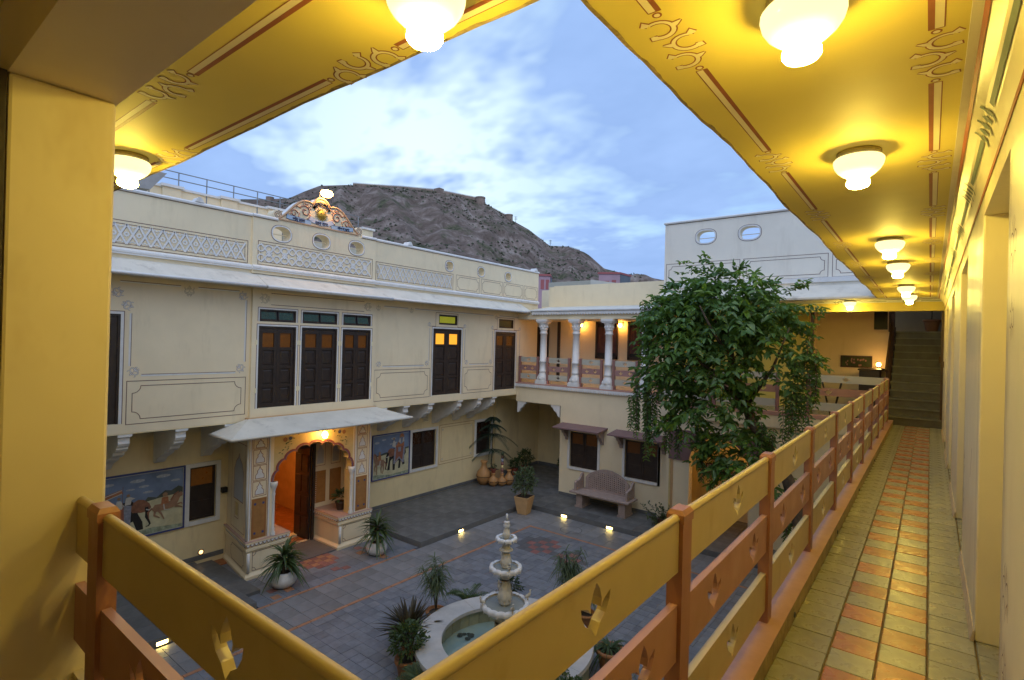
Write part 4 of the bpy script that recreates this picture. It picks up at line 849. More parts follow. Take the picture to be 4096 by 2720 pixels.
# ------------------------------------------------------------------ crest on the parapet
cs = thing('parapet_crest', 'curved parapet crest with gilded sun, pink scrolls and lettered blue banners', 'crest', (-10.95, 6.88, 4.06))
CXm = PX(-11.06); yc = 6.885
half = [(0, 4.725)] + [(.20 * math.sin(a), 4.525 + .20 * math.cos(a)) for a in (.3, .6, .9, 1.15)] + [(.24, 4.565), (.30, 4.588), (.38, 4.592), (.46, 4.575), (.56, 4.52), (.66, 4.43), (.75, 4.33), (.83, 4.24), (.90, 4.17), (.97, 4.12), (1.0, 4.07)]
poly = [(yc - a, z) for a, z in reversed(half)] + [(yc + a, z) for a, z in half[1:]]
put('panel', fill([poly], .10, CXm, 'panel', 'cream'), cs)
mat('crest_edge', (0.55, 0.36, 0.22), 0.6, 0.1, 6); mat('crest_pink', (0.42, 0.22, 0.17), 0.6, 0.15, 9); mat('gold', (0.62, 0.40, 0.06), 0.35, 0.1, 6, metal=0.5); mat('ban_blue', (0.36, 0.50, 0.66), 0.6, 0.1, 9); mat('ban_white', (0.60, 0.62, 0.70), 0.6, 0.08, 9); mat('ban_text', (0.03, 0.04, 0.10), 0.6, 0.1, 9)
b = MB(); b.tube([(-10.955, y_, z_) for y_, z_ in poly], .024, 8); b.build('edge_moulding', 'crest_edge', cs, True)
b = MB()
for (y0_, z0_), (y1_, z1_) in zip(poly[:-1], poly[1:]): b.add([(-11.20, y0_, z0_ + .012), (-10.97, y0_, z0_ + .012), (-10.97, y1_, z1_ + .012), (-11.20, y1_, z1_ + .012)], [(0, 1, 2, 3)]); b.add([(-11.20, y0_, 4.0), (-11.20, y0_, z0_ + .012), (-11.20, y1_, z1_ + .012), (-11.20, y1_, 4.0)], [(0, 1, 2, 3)])
b.build('back_slab', 'white', cs)
MB().box(-11.2, -10.925, 5.88, 7.89, 4.06, 4.085).build('base_moulding', 'crest_edge', cs)
for sg in (-1, 1):
    c_ = yc + sg * 1.03
    MB().prism(ell(c_, 4.165, .10, .10, 20), PX(-11.2), .25).build('volute', 'cream', cs)
    b = MB(); b.stroke(spiral(c_, 4.165, .09, .015, 90, 90 + sg * 820, .014, 40), 0, PX(-10.95), .004); b.build('volute_line', 'line', cs)
def relief(pts_, r_, m='crest_pink', nm='scroll_relief'):
    b = MB()
    for P in pts_: b.tube([(-10.952, p[0], p[1]) for p in P], [max(.004, r_ * p[2]) for p in P], 6)
    return b.build(nm, m, cs, True)
for sg in (-1, 1):
    A = lambda pts_: [(yc + sg * p[0], p[1], p[2] if len(p) > 2 else 1) for p in pts_]
    relief([A(spiral(.40, 4.36, .135, .03, 20, 480, 1.0, 26)), A(spiral(.66, 4.27, .085, .02, 170, -230, .8, 18)), A([(.27, 4.30, 1), (.30, 4.22, .8), (.36, 4.20, .5)]), A([(.36, 4.50, .9), (.42, 4.54, .6), (.46, 4.50, .3)]), A([(.52, 4.42, .9), (.60, 4.44, .6), (.62, 4.39, .3)]), A([(.53, 4.30, 1), (.56, 4.20, .7), (.60, 4.18, .4)]), A([(.72, 4.27, .8), (.80, 4.19, .3)])], .017)
    b = MB()
    for (a, z_) in ((.27, 4.50), (.31, 4.47), (.27, 4.44), (.34, 4.52)): b.lathe([(0, -.02), (.02, 0), (0, .02)], (-10.952, yc + sg * a, z_), 8)
    b.build('berries', 'crest_pink', cs, True)
# gilded sun with a face
rays = MB()
for k in range(18):
    a = 2 * math.pi * k / 18; r1_ = .165 if k % 2 == 0 else .14
    rays.prism([(yc + .085 * math.cos(a - .13), 4.36 + .085 * math.sin(a - .13)), (yc + r1_ * math.cos(a), 4.36 + r1_ * math.sin(a)), (yc + .085 * math.cos(a + .13), 4.36 + .085 * math.sin(a + .13))], PX(-10.96), .022)
sn = rays.build('sun_rays', 'gold', cs)
fc = MB().lathe([(.095, 0), (.088, .025), (.06, .045), (0, .052)], seg=20).build('sun_face', 'gold', cs, True); fc.location = Vector((-10.958, yc, 4.36)); fc.rotation_euler = (0, R(90), 0)
b = MB()
for sg in (-1, 1): b.stroke(arc(yc + sg * .035, 4.375, .018, 20, 160, .006, .006), 0, PX(-10.905), 0); b.flat(ell(yc + sg * .035, 4.372, .010, .006, 8), PX(-10.905), 0)
b.stroke(arc(yc, 4.345, .03, 210, 330, .006, .006), 0, PX(-10.905), 0); b.stroke([(yc, 4.385, .006), (yc + .004, 4.352, .010)], 0, PX(-10.905), 0); b.build('sun_features', 'wood_brown', cs)
def banner(pts_, w_, m, edge, nm='banner'):
    P = [(p[0], p[1]) for p in pts_]; b = MB()
    for (mm, ww, wz) in ((edge, w_ + .018, .0), (m, w_, .004)):
        bb = MB(); bb.stroke(P, ww, PX(-10.945), wz); bb.stroke(P, ww, PX(-10.958), 0); bb.build(nm, mm, cs)
banner([(6.05, 4.175), (6.12, 4.160), (6.3, 4.150), (6.5, 4.130), (6.63, 4.118)], .085, 'ban_blue', 'mu_blue'); banner([(7.14, 4.118), (7.28, 4.130), (7.5, 4.150), (7.66, 4.160), (7.73, 4.175)], .085, 'ban_blue', 'mu_blue')
banner([(6.585, 4.235), (6.70, 4.185), (6.885, 4.160), (7.07, 4.185), (7.19, 4.235)], .090, 'ban_white', 'ban_blue')
banner(arc(yc, 4.39, .215, 158, 22), .085, 'crest_edge', 'crest_pink'); banner(arc(yc, 4.39, .215, 158, 22), .070, 'ban_white', 'crest_pink')
for s, y_, z_, sz in (('चाँद लाल', 6.33, 4.146, .085), ('रतन दास', 6.885, 4.163, .095), ('गोरधन दास', 7.46, 4.146, .075)):
    put('lettering', text_mesh(s, sz, PX(-10.938) @ Matrix.Translation((y_, z_ - .008, 0)), .003, 'ban_text'), cs)
for s, a in (('श्री', 132), ('रमण', 96), ('भवन', 52)):
    put('lettering', text_mesh(s, .075, PX(-10.938) @ Matrix.Translation((yc + .215 * math.cos(R(a)), 4.383 + .215 * math.sin(R(a)), 0)) @ Matrix.Rotation(R(a - 90), 4, 'Z'), .003, 'ban_text'), cs)
fld = thing('flood_lamp', 'glowing oval flood lamp above the crest on the parapet', 'flood lamp', (-10.85, 6.94, 4.84))
k = MB().lathe([(0, -.10), (.07, -.085), (.11, -.03), (.115, 0), (.10, .05), (.06, .075), (0, .085)], seg=18).build('bulb_globe', 'flood_lit', fld, True); k.location = (-10.85, 6.94, 4.845); k.scale = (1.0, 1.22, .85)
b = MB(); b.tube([(-10.95, 6.94, 4.90), (-11.05, 6.94, 4.96), (-11.13, 6.94, 4.86), (-11.13, 6.94, 4.70)], .014, 6); b.build('bracket_arm', 'steel', fld)
# ------------------------------------------------------------------ roof terrace behind the parapet
rt_ = thing('roof_terrace', 'cream rooftop parapet set back behind the left parapet', 'parapet', (-14, 7, 4))
MB().box(-14.2, -14.0, 4.0, 7.45, 2.9, 4.95).build('wall_panel', 'cream', rt_)
for k_ in (4.9, 6.2, 7.4, 10.4): bevel(MB().box(-14.24, -13.95, k_ - .2, k_ + .2, 2.9, 4.97).build('pier', 'cream', rt_), .02); MB().box(-14.28, -13.90, k_ - .24, k_ + .24, 4.97, 5.03).build('pier_cap', 'white', rt_)
MB().box(-14.24, -13.96, 4.0, 7.45, 4.95, 5.0).build('coping', 'white', rt_)
MB().box(-20, -11.2, .6, 15.5, 2.7, 2.86).build('terrace_floor', 'chajja', rt_)
MB().box(-14.18, -14.02, 7.65, 12, 2.9, 4.35).build('wall_panel', 'far_cream', rt_)
rr = thing('roof_railing', 'thin grey metal pipe railing on the roof terrace', 'railing', (-14, 6.5, 4.9))
for y_ in (4.45, 5.05, 5.67, 6.31, 6.92, 7.54): MB().tube([(-14, y_, 4.7), (-14, y_, 5.36)], .014, 6).build('post', 'steel', rr)
for z_ in (5.36, 5.19): MB().tube([(-14, 4.2, z_), (-14, 8.4, z_)], .012, 6).build('pipe_rail', 'steel', rr)
for y_ in (9.2, 10.07): MB().tube([(-14, y_, 4.7), (-14, y_, 5.34)], .014, 6).build('post', 'steel', rr)
for z_ in (5.33, 5.16, 5.02): MB().tube([(-14, 8.9, z_), (-14, 10.1, z_)], .010, 6).build('pipe_rail', 'steel', rr)
sb_ = thing('stair_head', 'grey concrete stair-head canopy at far left of the roof', 'roof block', (-13, 4, 4.6))
MB().hexa([(-13.4, 2.0, 4.55), (-13.0, 2.0, 4.55), (-13.0, 4.15, 4.60), (-13.4, 4.15, 4.60)], [(-13.4, 2.0, 5.0), (-13.0, 2.0, 5.0), (-13.0, 4.46, 5.02), (-13.4, 4.46, 5.02)]).build('slab', 'grey_trim', sb_)
MB().box(-13.5, -13.1, 2.0, 4.0, 3.0, 4.55).build('wall_panel', 'far_cream', sb_)
# ================================================================== entrance porch
PXF = -10.72
po = thing('entrance_porch', 'painted entrance porch with a scalloped arch and open dark door', 'porch', (-11.4, 6.8, Z0))
mat('spandrel', (0.70, 0.54, 0.24), 0.6, 0.08, 6); mat('arch_red', (0.33, 0.075, 0.05), 0.6, 0.12, 9); mat('arch_blue', (0.06, 0.07, 0.20), 0.6, 0.1, 9); mat('gold_panel', (0.40, 0.19, 0.055), 0.6, 0.12, 9); mat('niche_grey', (0.50, 0.51, 0.53), 0.7, 0.05, 4); mat('ped_top', (0.50, 0.33, 0.27), 0.5, 0.1, 6)
# pedestals
def pedestal(y0, y1, sl=0.0):
    fx = PXF + .0
    q = [(-12.12, y0 + sl, Z0), (fx, y0, Z0), (fx, y1, Z0), (-11.66, y1, Z0), (-11.66, y1, Z0)]
    def ring(g, z): return [(-12.12, y0 + sl - g, z), (fx + g, y0 - g, z), (fx + g, y1 + g * .6, z), (-11.70, y1 + g * .6, z)]
    b = MB(); L_ = [(.05, Z0), (.05, Z0 + .06), (.015, Z0 + .10), (0, Z0 + .12), (0, -2.79), (.03, -2.75), (.03, -2.71), (.015, -2.69), (.015, -2.66), (.05, -2.60), (.05, -2.575)]
    for (g0, z0_), (g1, z1_) in zip(L_[:-1], L_[1:]): b.hexa(ring(g0, z0_), ring(g1, z1_))
    p = b.build('pedestal', 'cream', po); MB().hexa(ring(.052, -2.575), ring(.045, -2.555)).build('pedestal_top', 'ped_top', p)
    # scallop trim of white petals
    def petals(a, bq):
        a, bq = Vector(a), Vector(bq); L__ = (bq - a).length; n_ = int(L__ / .078); d = (bq - a).normalized(); nrm = Vector((d.y, -d.x, 0))
        w_, k_ = MB(), MB()
        for i in range(n_):
            c = a + d * (L__ * (i + .5) / n_)
            for mb, r_, o_ in ((k_, .040, .004), (w_, .031, .008)):
                pts_ = [c + d * (r_ * math.cos(t)) + Vector((0, 0, 1.5 * r_ * math.sin(t))) + nrm * o_ for t in [math.pi + math.pi * q_ / 8 for q_ in range(9)]]
                mb.add(pts_, [tuple(range(9))])
        k_.build('petal_outline', 'line', p); w_.build('petal_trim', 'white', p)
    zt = -2.605
    petals((PXF + .05, y0 - .04, zt), (PXF + .05, y1 + .02, zt))
    petals((-12.0, y0 + sl - .05, zt), (PXF + .04, y0 - .05, zt))
    petals((PXF + .04, y1 + .032, zt), (-11.66, y1 + .032, zt)) if False else None
    M = PX(PXF); panel_lines(p, M, y0 + .12, y1 - .08, -3.17, -2.80, .0, .07, .010)
    b = MB(); b.tube([(PXF + .015, y0 + .03, -3.19), (PXF + .015, y0 + .03, -2.80)], [.03, .03], 8); b.build('corner_colonnette', 'white', p, True)
    return p
pdl = pedestal(5.27, 6.14, .22); pdr = pedestal(7.39, 8.27, 0)
# inner sides of pedestals: small petal row facing the doorway on the right one
b = MB()
for i in range(11): x_ = PXF - .03 - i * .088; b.add([(x_ + .034 * math.cos(t), 7.33, -2.605 + .05 * math.sin(t)) for t in [math.pi + math.pi * q_ / 8 for q_ in range(9)]], [tuple(range(9))])
b.build('petal_trim', 'white', pdr)
# piers (front face panels) left and right
b = MB().hexa([(-12.12, 5.50, -2.555), (PXF, 5.28, -2.555), (PXF, 5.79, -2.555), (-12.12, 5.79, -2.555)], [(-12.12, 5.50, -.20), (PXF, 5.28, -.20), (PXF, 5.79, -.20), (-12.12, 5.79, -.20)])
b.build('pier', 'cream', po)
MB().box(-10.98, PXF, 7.73, 8.25, -2.555, -.20).build('pier', 'cream', po); MB().box(-12.12, -10.98, 8.17, 8.25, -2.555, -.20).build('side_wall', 'cream', po)
def cusped(c0, c1, z0, za, sp_, n_=9):
    """scalloped opening outline between c0..c1 springing at sp_, apex za, from z0"""
    cm_ = (c0 + c1) / 2; hw_ = (c1 - c0) / 2; out = [(c0, z0), (c0, sp_)]
    key = []
    for i in range(n_ + 1):
        t = math.pi * (1 - i / n_); key.append((cm_ + hw_ * math.cos(t), sp_ + (za - sp_) * math.sin(t) ** .85 if 0 < i < n_ else sp_))
    for a, bq in zip(key[:-1], key[1:]):
        A_, B_ = Vector(a), Vector(bq); mid = (A_ + B_) / 2; nrm = (B_ - A_).normalized(); nrm = Vector((-nrm.y, nrm.x)); r_ = (B_ - A_).length / 2
        for q in range(1, 7):
            th = math.pi * q / 7; p = mid - (B_ - A_) / 2 * math.cos(th) + nrm * r_ * .55 * math.sin(th); out.append((p.x, p.y))
        if bq is not key[-1]: out.append(bq)
    out += [(c1, sp_), (c1, z0)]; return out
op = cusped(5.84, 7.66, -2.55, -.80, -1.52)
front = [(5.79, -2.55)] + [(5.79, -.20), (7.73, -.20), (7.73, -2.55)] + list(reversed(op))
put('arch_front', fill([front], .20, PX(PXF - .205), 'arch_front', 'spandrel'), po)
arcpts = [p for p in op if p[1] > -1.51]
def offs(k_): cm_, cz = 6.75, -1.35; return [(cm_ + (p[0] - cm_) * k_, cz + (p[1] - cz) * k_) for p in arcpts]
b = MB(); b.stroke([(p[0], p[1], .034) for p in offs(1.035)], 0, PX(PXF), .001); b.build('arch_band', 'arch_red', po)
b = MB(); b.stroke([(p[0], p[1], .014) for p in offs(1.008)], 0, PX(PXF), .003); b.build('arch_band', 'arch_blue', po)
b = MB(); b.stroke([(p[0], p[1], .018) for p in offs(.988)], 0, PX(PXF), .004); b.build('arch_band', 'slate_orange', po)
# jamb colonnettes (white, turned)
for y_ in (5.80, 7.70):
    b = MB().lathe([(.055, -2.55), (.055, -2.50), (.035, -2.46), (.045, -2.42), (.030, -2.38), (.030, -1.75), (.042, -1.70), (.032, -1.66), (.045, -1.60), (.075, -1.52), (.08, -1.45), (.06, -1.44)], (PXF + .0, y_, 0), 12); b.build('colonnette', 'white', po, True)
for y_ in (5.30, 8.22, 5.70, 7.80):
    MB().box(PXF, PXF + .012, y_ - .016, y_ + .016, -2.55, -.22).build('white_strip', 'white', po)
b = MB()
for y_ in (5.325, 5.675, 7.775, 8.195, 8.24): b.stroke([(y_, -2.54), (y_, -.24)], .010, PX(PXF), .003)
b.build('painted_line', 'redline', po)
# stacked niche panels with cusped arches on the piers
def nichepan(yc_, z0_, z1_, w_=.28):
    M = PX(PXF); b = MB(); b.stroke(rect(yc_ - w_ / 2, yc_ + w_ / 2, z0_ + .012, z1_ - .012), .010, M, .003, True)
    h_ = z1_ - z0_
    sil = [(-.09, .06), (-.085, .16), (-.045, .22), (-.055, .27), (-.025, .30), (0, .38), (.025, .30), (.055, .27), (.045, .22), (.085, .16), (.09, .06)]
    sil = [(yc_ + a, z0_ + .0 + q * h_ / .42) for a, q in sil]; b.stroke(sil, .010, M, .0045, True); k_ = b.build('niche_panel', 'redline', po)
    MB().flat(sil, M, .003).build('niche_fill', 'white', k_)
for yc_ in (5.50, 7.99):
    for z0_, z1_ in ((-.50, -.26), (-.72, -.50), (-1.045, -.72), (-1.365, -1.045), (-1.69, -1.365)): nichepan(yc_, z0_, z1_)
    gp = MB().box(PXF, PXF + .008, yc_ - .155, yc_ + .155, -2.53, -1.72).build('gold_panel', 'gold_panel', po)
    b = MB(); b.stroke(rect(yc_ - .125, yc_ + .125, -2.50, -1.75), .008, PX(PXF), .010, True); b.build('panel_line', 'redline', gp)
    for sy in (-.085, .085):
        for z_ in (-2.42, -1.83): MB().flat(ell(yc_ + sy, z_, .028, .028, 6), PX(PXF), .010).build('panel_flower', 'arch_blue', gp)
# flowers on the spandrels
rs = random.Random(3); fl1, fl2, fl3 = MB(), MB(), MB()
for sg in (-1, 1):
    for k in range(26):
        t = rs.random(); y_ = 6.75 + sg * (.30 + t * .55); zc = -.52 - t * .35 + rs.uniform(-.08, .10)
        if zc < -.55 - (abs(y_ - 6.75) - .45) * 1.3 and abs(y_ - 6.75) < .8: continue
        fl1.flat(ell(y_, zc, .020, .010, 6), PX(PXF), .003)
    fl2.flat(ell(6.75 + sg * .72, -.60, .05, .05, 8), PX(PXF), .004); fl3.flat(ell(6.75 + sg * .60, -.585, .042, .042, 8), PX(PXF), .004); fl2.flat(ell(6.75 + sg * .42, -.50, .03, .03, 8), PX(PXF), .004); fl2.flat(ell(6.75 + sg * .28, -.45, .025, .025, 8), PX(PXF), .004)
stuff(fl1.build('painted_leaves', 'leaf_mid', po))
for fb_, fm_ in ((fl2, 'slate_orange'), (fl3, 'arch_blue')):
    for f in fb_.f: MB().add([fb_.v[i] for i in f], [tuple(range(len(f)))]).build('painted_flower', fm_, po)
# side face niche (left side of the porch)
SM = Matrix(((-.988, 0, 0, -10.72), (.152, 0, -1, 5.2795), (0, 1, 0, 0), (0, 0, 0, 1)))   # u runs back from the front corner
def sidepoly(sc=1.0, da=0): 
    pts_ = [(-.30, 0), (-.30, .62), (-.24, .70), (-.20, .78), (-.12, .84), (-.05, .88), (0, .97), (.05, .88), (.12, .84), (.20, .78), (.24, .70), (.30, .62), (.30, 0)]
    return [(.62 + a, -1.86 + q) for a, q in pts_]
MB().flat(sidepoly(), SM, .003).build('niche_fill', 'niche_grey', po)
b = MB(); b.stroke(sidepoly(), .014, SM, .005, True); b.stroke(rect(.22, 1.08, -2.48, -.40), .010, SM, .003, True); b.stroke([(.84, -1.93), (.84, -2.25), (.60, -2.25), (.60, -1.93)], .012, SM, .004); b.stroke(rect(.14, 1.14, -.66, -.40), .010, SM, .003, True); b.build('painted_line', 'redline', po)
MB().flat(rect(.63, .81, -2.20, -1.92), SM, .0035).build('niche_fill', 'spandrel', po)
b = MB(); b.tube([SM @ Vector((.04, -2.54, .01)), SM @ Vector((.04, -.3, .01))], .028, 8); b.build('corner_colonnette', 'white', po, True)
b = MB(); PM = Matrix(((-.988, 0, 0, -10.72), (.152, 0, -1, 5.268), (0, 1, 0, 0), (0, 0, 0, 1))); b.stroke(notched(.16, 1.0, -3.15, -2.82, .07), .010, PM, .004, True); b.build('painted_line', 'line', po)
# porch inside: back wall with door, side walls, soffit
DXW = -11.70
put('door_wall', fill([rect(5.79, 8.17, Z0, -.20), rect(6.03, 7.34, Z0 + .02, -1.0)], .10, PX(DXW - .10), 'door_wall', 'cream'), po)
MB().box(DXW, PXF - .205, 5.79, 8.17, -.30, -.20).build('soffit', 'spandrel', po)
MB().box(DXW, PXF, 6.14, 7.39, Z0 - .01, Z0 + .025).build('threshold', 'slate_dark', po)
for (a, z0_, z1_, w_) in ((7.50, -1.60, -1.05, .26), (7.93, -1.60, -1.05, .26)):
    MB().box(DXW, DXW + .006, a - .16, a + .16, -2.45, -1.68).build('gold_panel', 'gold_panel', po)
    b = MB(); b.stroke(rect(a - .13, a + .13, -1.55, -.95), .010, PX(DXW), .003, True); b.build('painted_line', 'redline', po); MB().flat([(a - .09, -1.5), (a - .09, -1.2), (a, -1.05), (a + .09, -1.2), (a + .09, -1.5)], PX(DXW), .003).build('niche_fill', 'niche_grey', po)
dr = MB(); dr.box(DXW, DXW + .05, 7.28, 7.345, Z0 + .02, -1.0); dr.box(DXW, DXW + .05, 6.02, 6.09, Z0 + .02, -1.0); dr.box(DXW, DXW + .05, 6.09, 7.28, -1.07, -1.0)
dr = dr.build('door', 'wood', po, label='open dark wooden double door')
b = MB()
for i in range(46): b.lathe([(0, 0), (.014, .007), (0, .014)], (DXW + .05, 7.365, Z0 + .06 + i * .05), 6)
for i in range(27): b.lathe([(0, 0), (.014, .007), (0, .014)], (DXW + .05, 6.03 + i * .05, -.985), 6)
b.build('beaded_trim', 'white', dr)
def leafbox(p0, p1, nm):
    p0, p1 = Vector(p0), Vector(p1); d = (p1 - p0).normalized(); n_ = Vector((-d.y, d.x, 0)) * .045; b = MB()
    b.hexa([p0, p1, p1 + n_, p0 + n_], [v + Vector((0, 0, 2.23)) for v in (p0, p1, p1 + n_, p0 + n_)])
    L_ = (p1 - p0).length
    for z_ in (.12, .62, 1.12, 1.62):
        for u_ in (.08, .54):
            a, c = p0 + d * L_ * u_, p0 + d * L_ * (u_ + .38); q = -n_.normalized() * .018
            for off in (q, n_ - q): b.hexa([a + Vector((0, 0, z_)), c + Vector((0, 0, z_)), c + off + Vector((0, 0, z_)), a + off + Vector((0, 0, z_))], [v + Vector((0, 0, .4)) for v in (a + Vector((0, 0, z_)), c + Vector((0, 0, z_)), c + off + Vector((0, 0, z_)), a + off + Vector((0, 0, z_)))])
    return b.build(nm, 'wood', dr)
leafbox((DXW - .02, 7.27, Z0 + .03), (DXW - .56, 7.22, Z0 + .03), 'door_leaf'); leafbox((DXW - .02, 6.10, Z0 + .03), (DXW - .30, 5.95, Z0 + .03), 'door_leaf')
# lit hall behind the door
mat('hall_wall', (0.66, 0.36, 0.15), 0.6, 0.1, 4); mat('hall_floor', (0.42, 0.15, 0.05), 0.35, 0.25, 5, stain=((0.2, 0.07, 0.03), 6, 0.5, 0.7))
hl = thing('entrance_hall', 'warmly lit hall with orange patterned floor behind the porch door', 'room', (-14, 6.6, Z0))
MB().box(-17.5, -11.81, 5.2, 8.2, Z0 - .03, Z0 + .015).build('floor', 'hall_floor', hl); MB().box(-17.6, -17.5, 5.0, 8.3, Z0, -.3).build('wall_panel', 'hall_wall', hl); MB().box(-17.6, -12.32, 5.02, 5.2, Z0, -.3).build('wall_panel', 'hall_wall', hl); MB().box(-17.6, -12.32, 8.2, 8.29, Z0, -.3).build('wall_panel', 'hall_wall', hl); MB().box(-17.6, -12.32, 5.02, 8.29, -.3, -.2).build('hall_ceiling', 'hall_wall', hl)
MB().box(-14.4, -14.1, 5.2, 6.25, Z0 + .016, -.3).build('partition', 'hall_wall', hl)
MB().lathe([(0, -.12), (.08, -.10), (.11, -.05), (.10, 0)], (-13.0, 6.5, -.31), 14).build('hall_lamp', 'hall_lit', hl, True)
# hipped porch canopy
cnp = MB()
tp = [(-10.93, 5.36, -.10), (-10.93, 8.44, -.10)]; ft = [(-10.12, 4.64, -.345), (-10.12, 9.02, -.335)]; bk = [(-11.02, 4.64, -.345), (-11.02, 9.02, -.335)]
cnp.add([tp[0], tp[1], ft[1], ft[0]], [(0, 1, 2, 3)]); cnp.add([tp[0], ft[0], bk[0]], [(0, 1, 2)]); cnp.add([tp[1], bk[1], ft[1]], [(0, 1, 2)])
dn = lambda p, d=.045: (p[0], p[1], p[2] - d)
cnp.add([dn(tp[0]), dn(ft[0]), dn(ft[1]), dn(tp[1])], [(0, 1, 2, 3)]); cnp.add([dn(tp[0]), dn(bk[0]), dn(ft[0])], [(0, 1, 2)]); cnp.add([dn(tp[1]), dn(ft[1]), dn(bk[1])], [(0, 1, 2)])
cnp.add([ft[0], ft[1], dn(ft[1]), dn(ft[0])], [(0, 1, 2, 3)]); cnp.add([bk[0], ft[0], dn(ft[0]), dn(bk[0])], [(0, 1, 2, 3)]); cnp.add([ft[1], bk[1], dn(bk[1]), dn(ft[1])], [(0, 1, 2, 3)])
cn = cnp.build('canopy', 'chajja', po)
b = MB(); b.tube([dn(bk[0], .022), dn(ft[0], .022), dn(ft[1], .022), dn(bk[1], .022)], .030, 8); b.build('canopy_roll', 'chajja', cn, True)
b = MB().hexa([(-11.02, 5.30, -.20), (-10.86, 5.30, -.20), (-10.86, 8.50, -.20), (-11.02, 8.50, -.20)], [(-11.02, 5.30, -.10), (-10.88, 5.30, -.10), (-10.88, 8.50, -.10), (-11.02, 8.50, -.10)]); b.build('canopy_flashing', 'planter', cn)
b = MB(); b.box(-12.1, -10.95, 5.25, 8.3, -.20, -.192); b.build('porch_lid', 'ochre', po)
lan = thing('porch_lantern', 'bright lantern hanging at the crown of the porch arch', 'lantern', (-10.55, 6.87, -.60))
k = MB().lathe([(0, -.075), (.045, -.06), (.062, -.01), (.055, .04), (.03, .07), (0, .08)], seg=14).build('bulb_globe', 'flood_lit', lan, True); k.location = (-10.56, 6.87, -.58)
b = MB(); b.tube([(-10.72, 6.87, -.44), (-10.64, 6.87, -.42), (-10.57, 6.87, -.46), (-10.56, 6.87, -.50)], .010, 6); b.build('bracket_arm', 'steel', lan)
# ================================================================== far wing with the columned gallery
YA, YB = 14.40, 14.00
fg = thing('gallery_wing', 'cream wing at the far end of the courtyard with a columned upper gallery', 'building', (-7.5, YA, Z0))
put('lower_wall', fill([rect(-9.21, -5.64, Z0, .06), rect(-8.83, -7.845, -2.25, -1.16), rect(-6.955, -5.945, -2.26, -1.17)], .25, PY(YA + .25), 'lower_wall', 'cream'), fg)
MB().box(-11.0, -9.21, YA, YA + .3, -.40, .06).build('passage_beam', 'cream', fg)
MB().box(-5.94, -5.55, YA - .03, YA - .0005, ZP, .06).build('pilaster', 'cream', fg)
MB().box(-9.20, -5.95, YA - .012, YA, ZP, ZP + .10).build('skirting', 'skirting', fg)
def win_y(parent, Y, x0, x1, z0, z1, f=.075, lit='amber_dim'):
    b = MB(); b.box(x0 - f, x0, Y - .03, Y, z0 - f, z1 + .02); b.box(x1, x1 + f, Y - .03, Y, z0 - f, z1 + .02); b.box(x0, x1, Y - .04, Y, z0 - f, z0)
    w0 = b.build('window', 'white', parent); MB().box(x0, x1, Y + .12, Y + .2, z0, z1).build('backing', 'black', w0); xm = (x0 + x1) / 2
    for (a, c) in ((x0, xm - .004), (xm + .004, x1)):
        l = MB(); s = .055; zt = z1 - (z1 - z0) * .34
        l.box(a, a + s, Y + .04, Y + .08, z0, z1); l.box(c - s, c, Y + .04, Y + .08, z0, z1); l.box(a + s, c - s, Y + .04, Y + .08, z1 - s, z1); l.box(a + s, c - s, Y + .04, Y + .08, zt - s, zt); l.box(a + s, c - s, Y + .04, Y + .08, z0, z0 + s)
        l.box(a + s, c - s, Y + .055, Y + .07, z0 + s, zt - s); zm = (z0 + zt) / 2; l.box(a + s, c - s, Y + .045, Y + .08, zm - .03, zm + .03); l.build('shutter', 'wood', w0)
        MB().box(a + s, c - s, Y + .06, Y + .068, zt, z1 - s).build('pane', lit, w0)
mat('amber_low', (0.10, 0.035, 0.008), 0.3, 0.2, 9, emit=(1.0, 0.34, 0.05), es=0.008)
win_y(fg, YA, -8.83, -7.845, -2.25, -1.16, .075, 'amber_low'); win_y(fg, YA, -6.955, -5.945, -2.26, -1.17, .075, 'amber_low')
for (x0, x1) in ((-9.12, -7.53), (-7.25, -5.60)):
    b = MB().hexa([(x0, YA - .60, -1.02), (x1, YA - .60, -1.02), (x1, YA, -.955), (x0, YA, -.955)], [(x0, YA - .60, -.985), (x1, YA - .60, -.985), (x1, YA, -.91), (x0, YA, -.91)])
    aw = b.build('awning', 'maroon', fg)
    for x_ in (x0 + .14, x1 - .22):
        pr_ = [(0, -.96), (-.42, -1.02), (-.42, -1.06), (-.36, -1.10), (-.30, -1.10), (-.27, -1.18), (-.18, -1.22), (-.14, -1.30), (-.08, -1.34), (-.06, -1.42), (0, -1.44)]
        b = MB(); b.prism(pr_, Matrix(((0, 0, 1, x_), (1, 0, 0, YA), (0, 1, 0, 0), (0, 0, 0, 1))), .10); b.build('awning_bracket', 'bench_stone', aw)
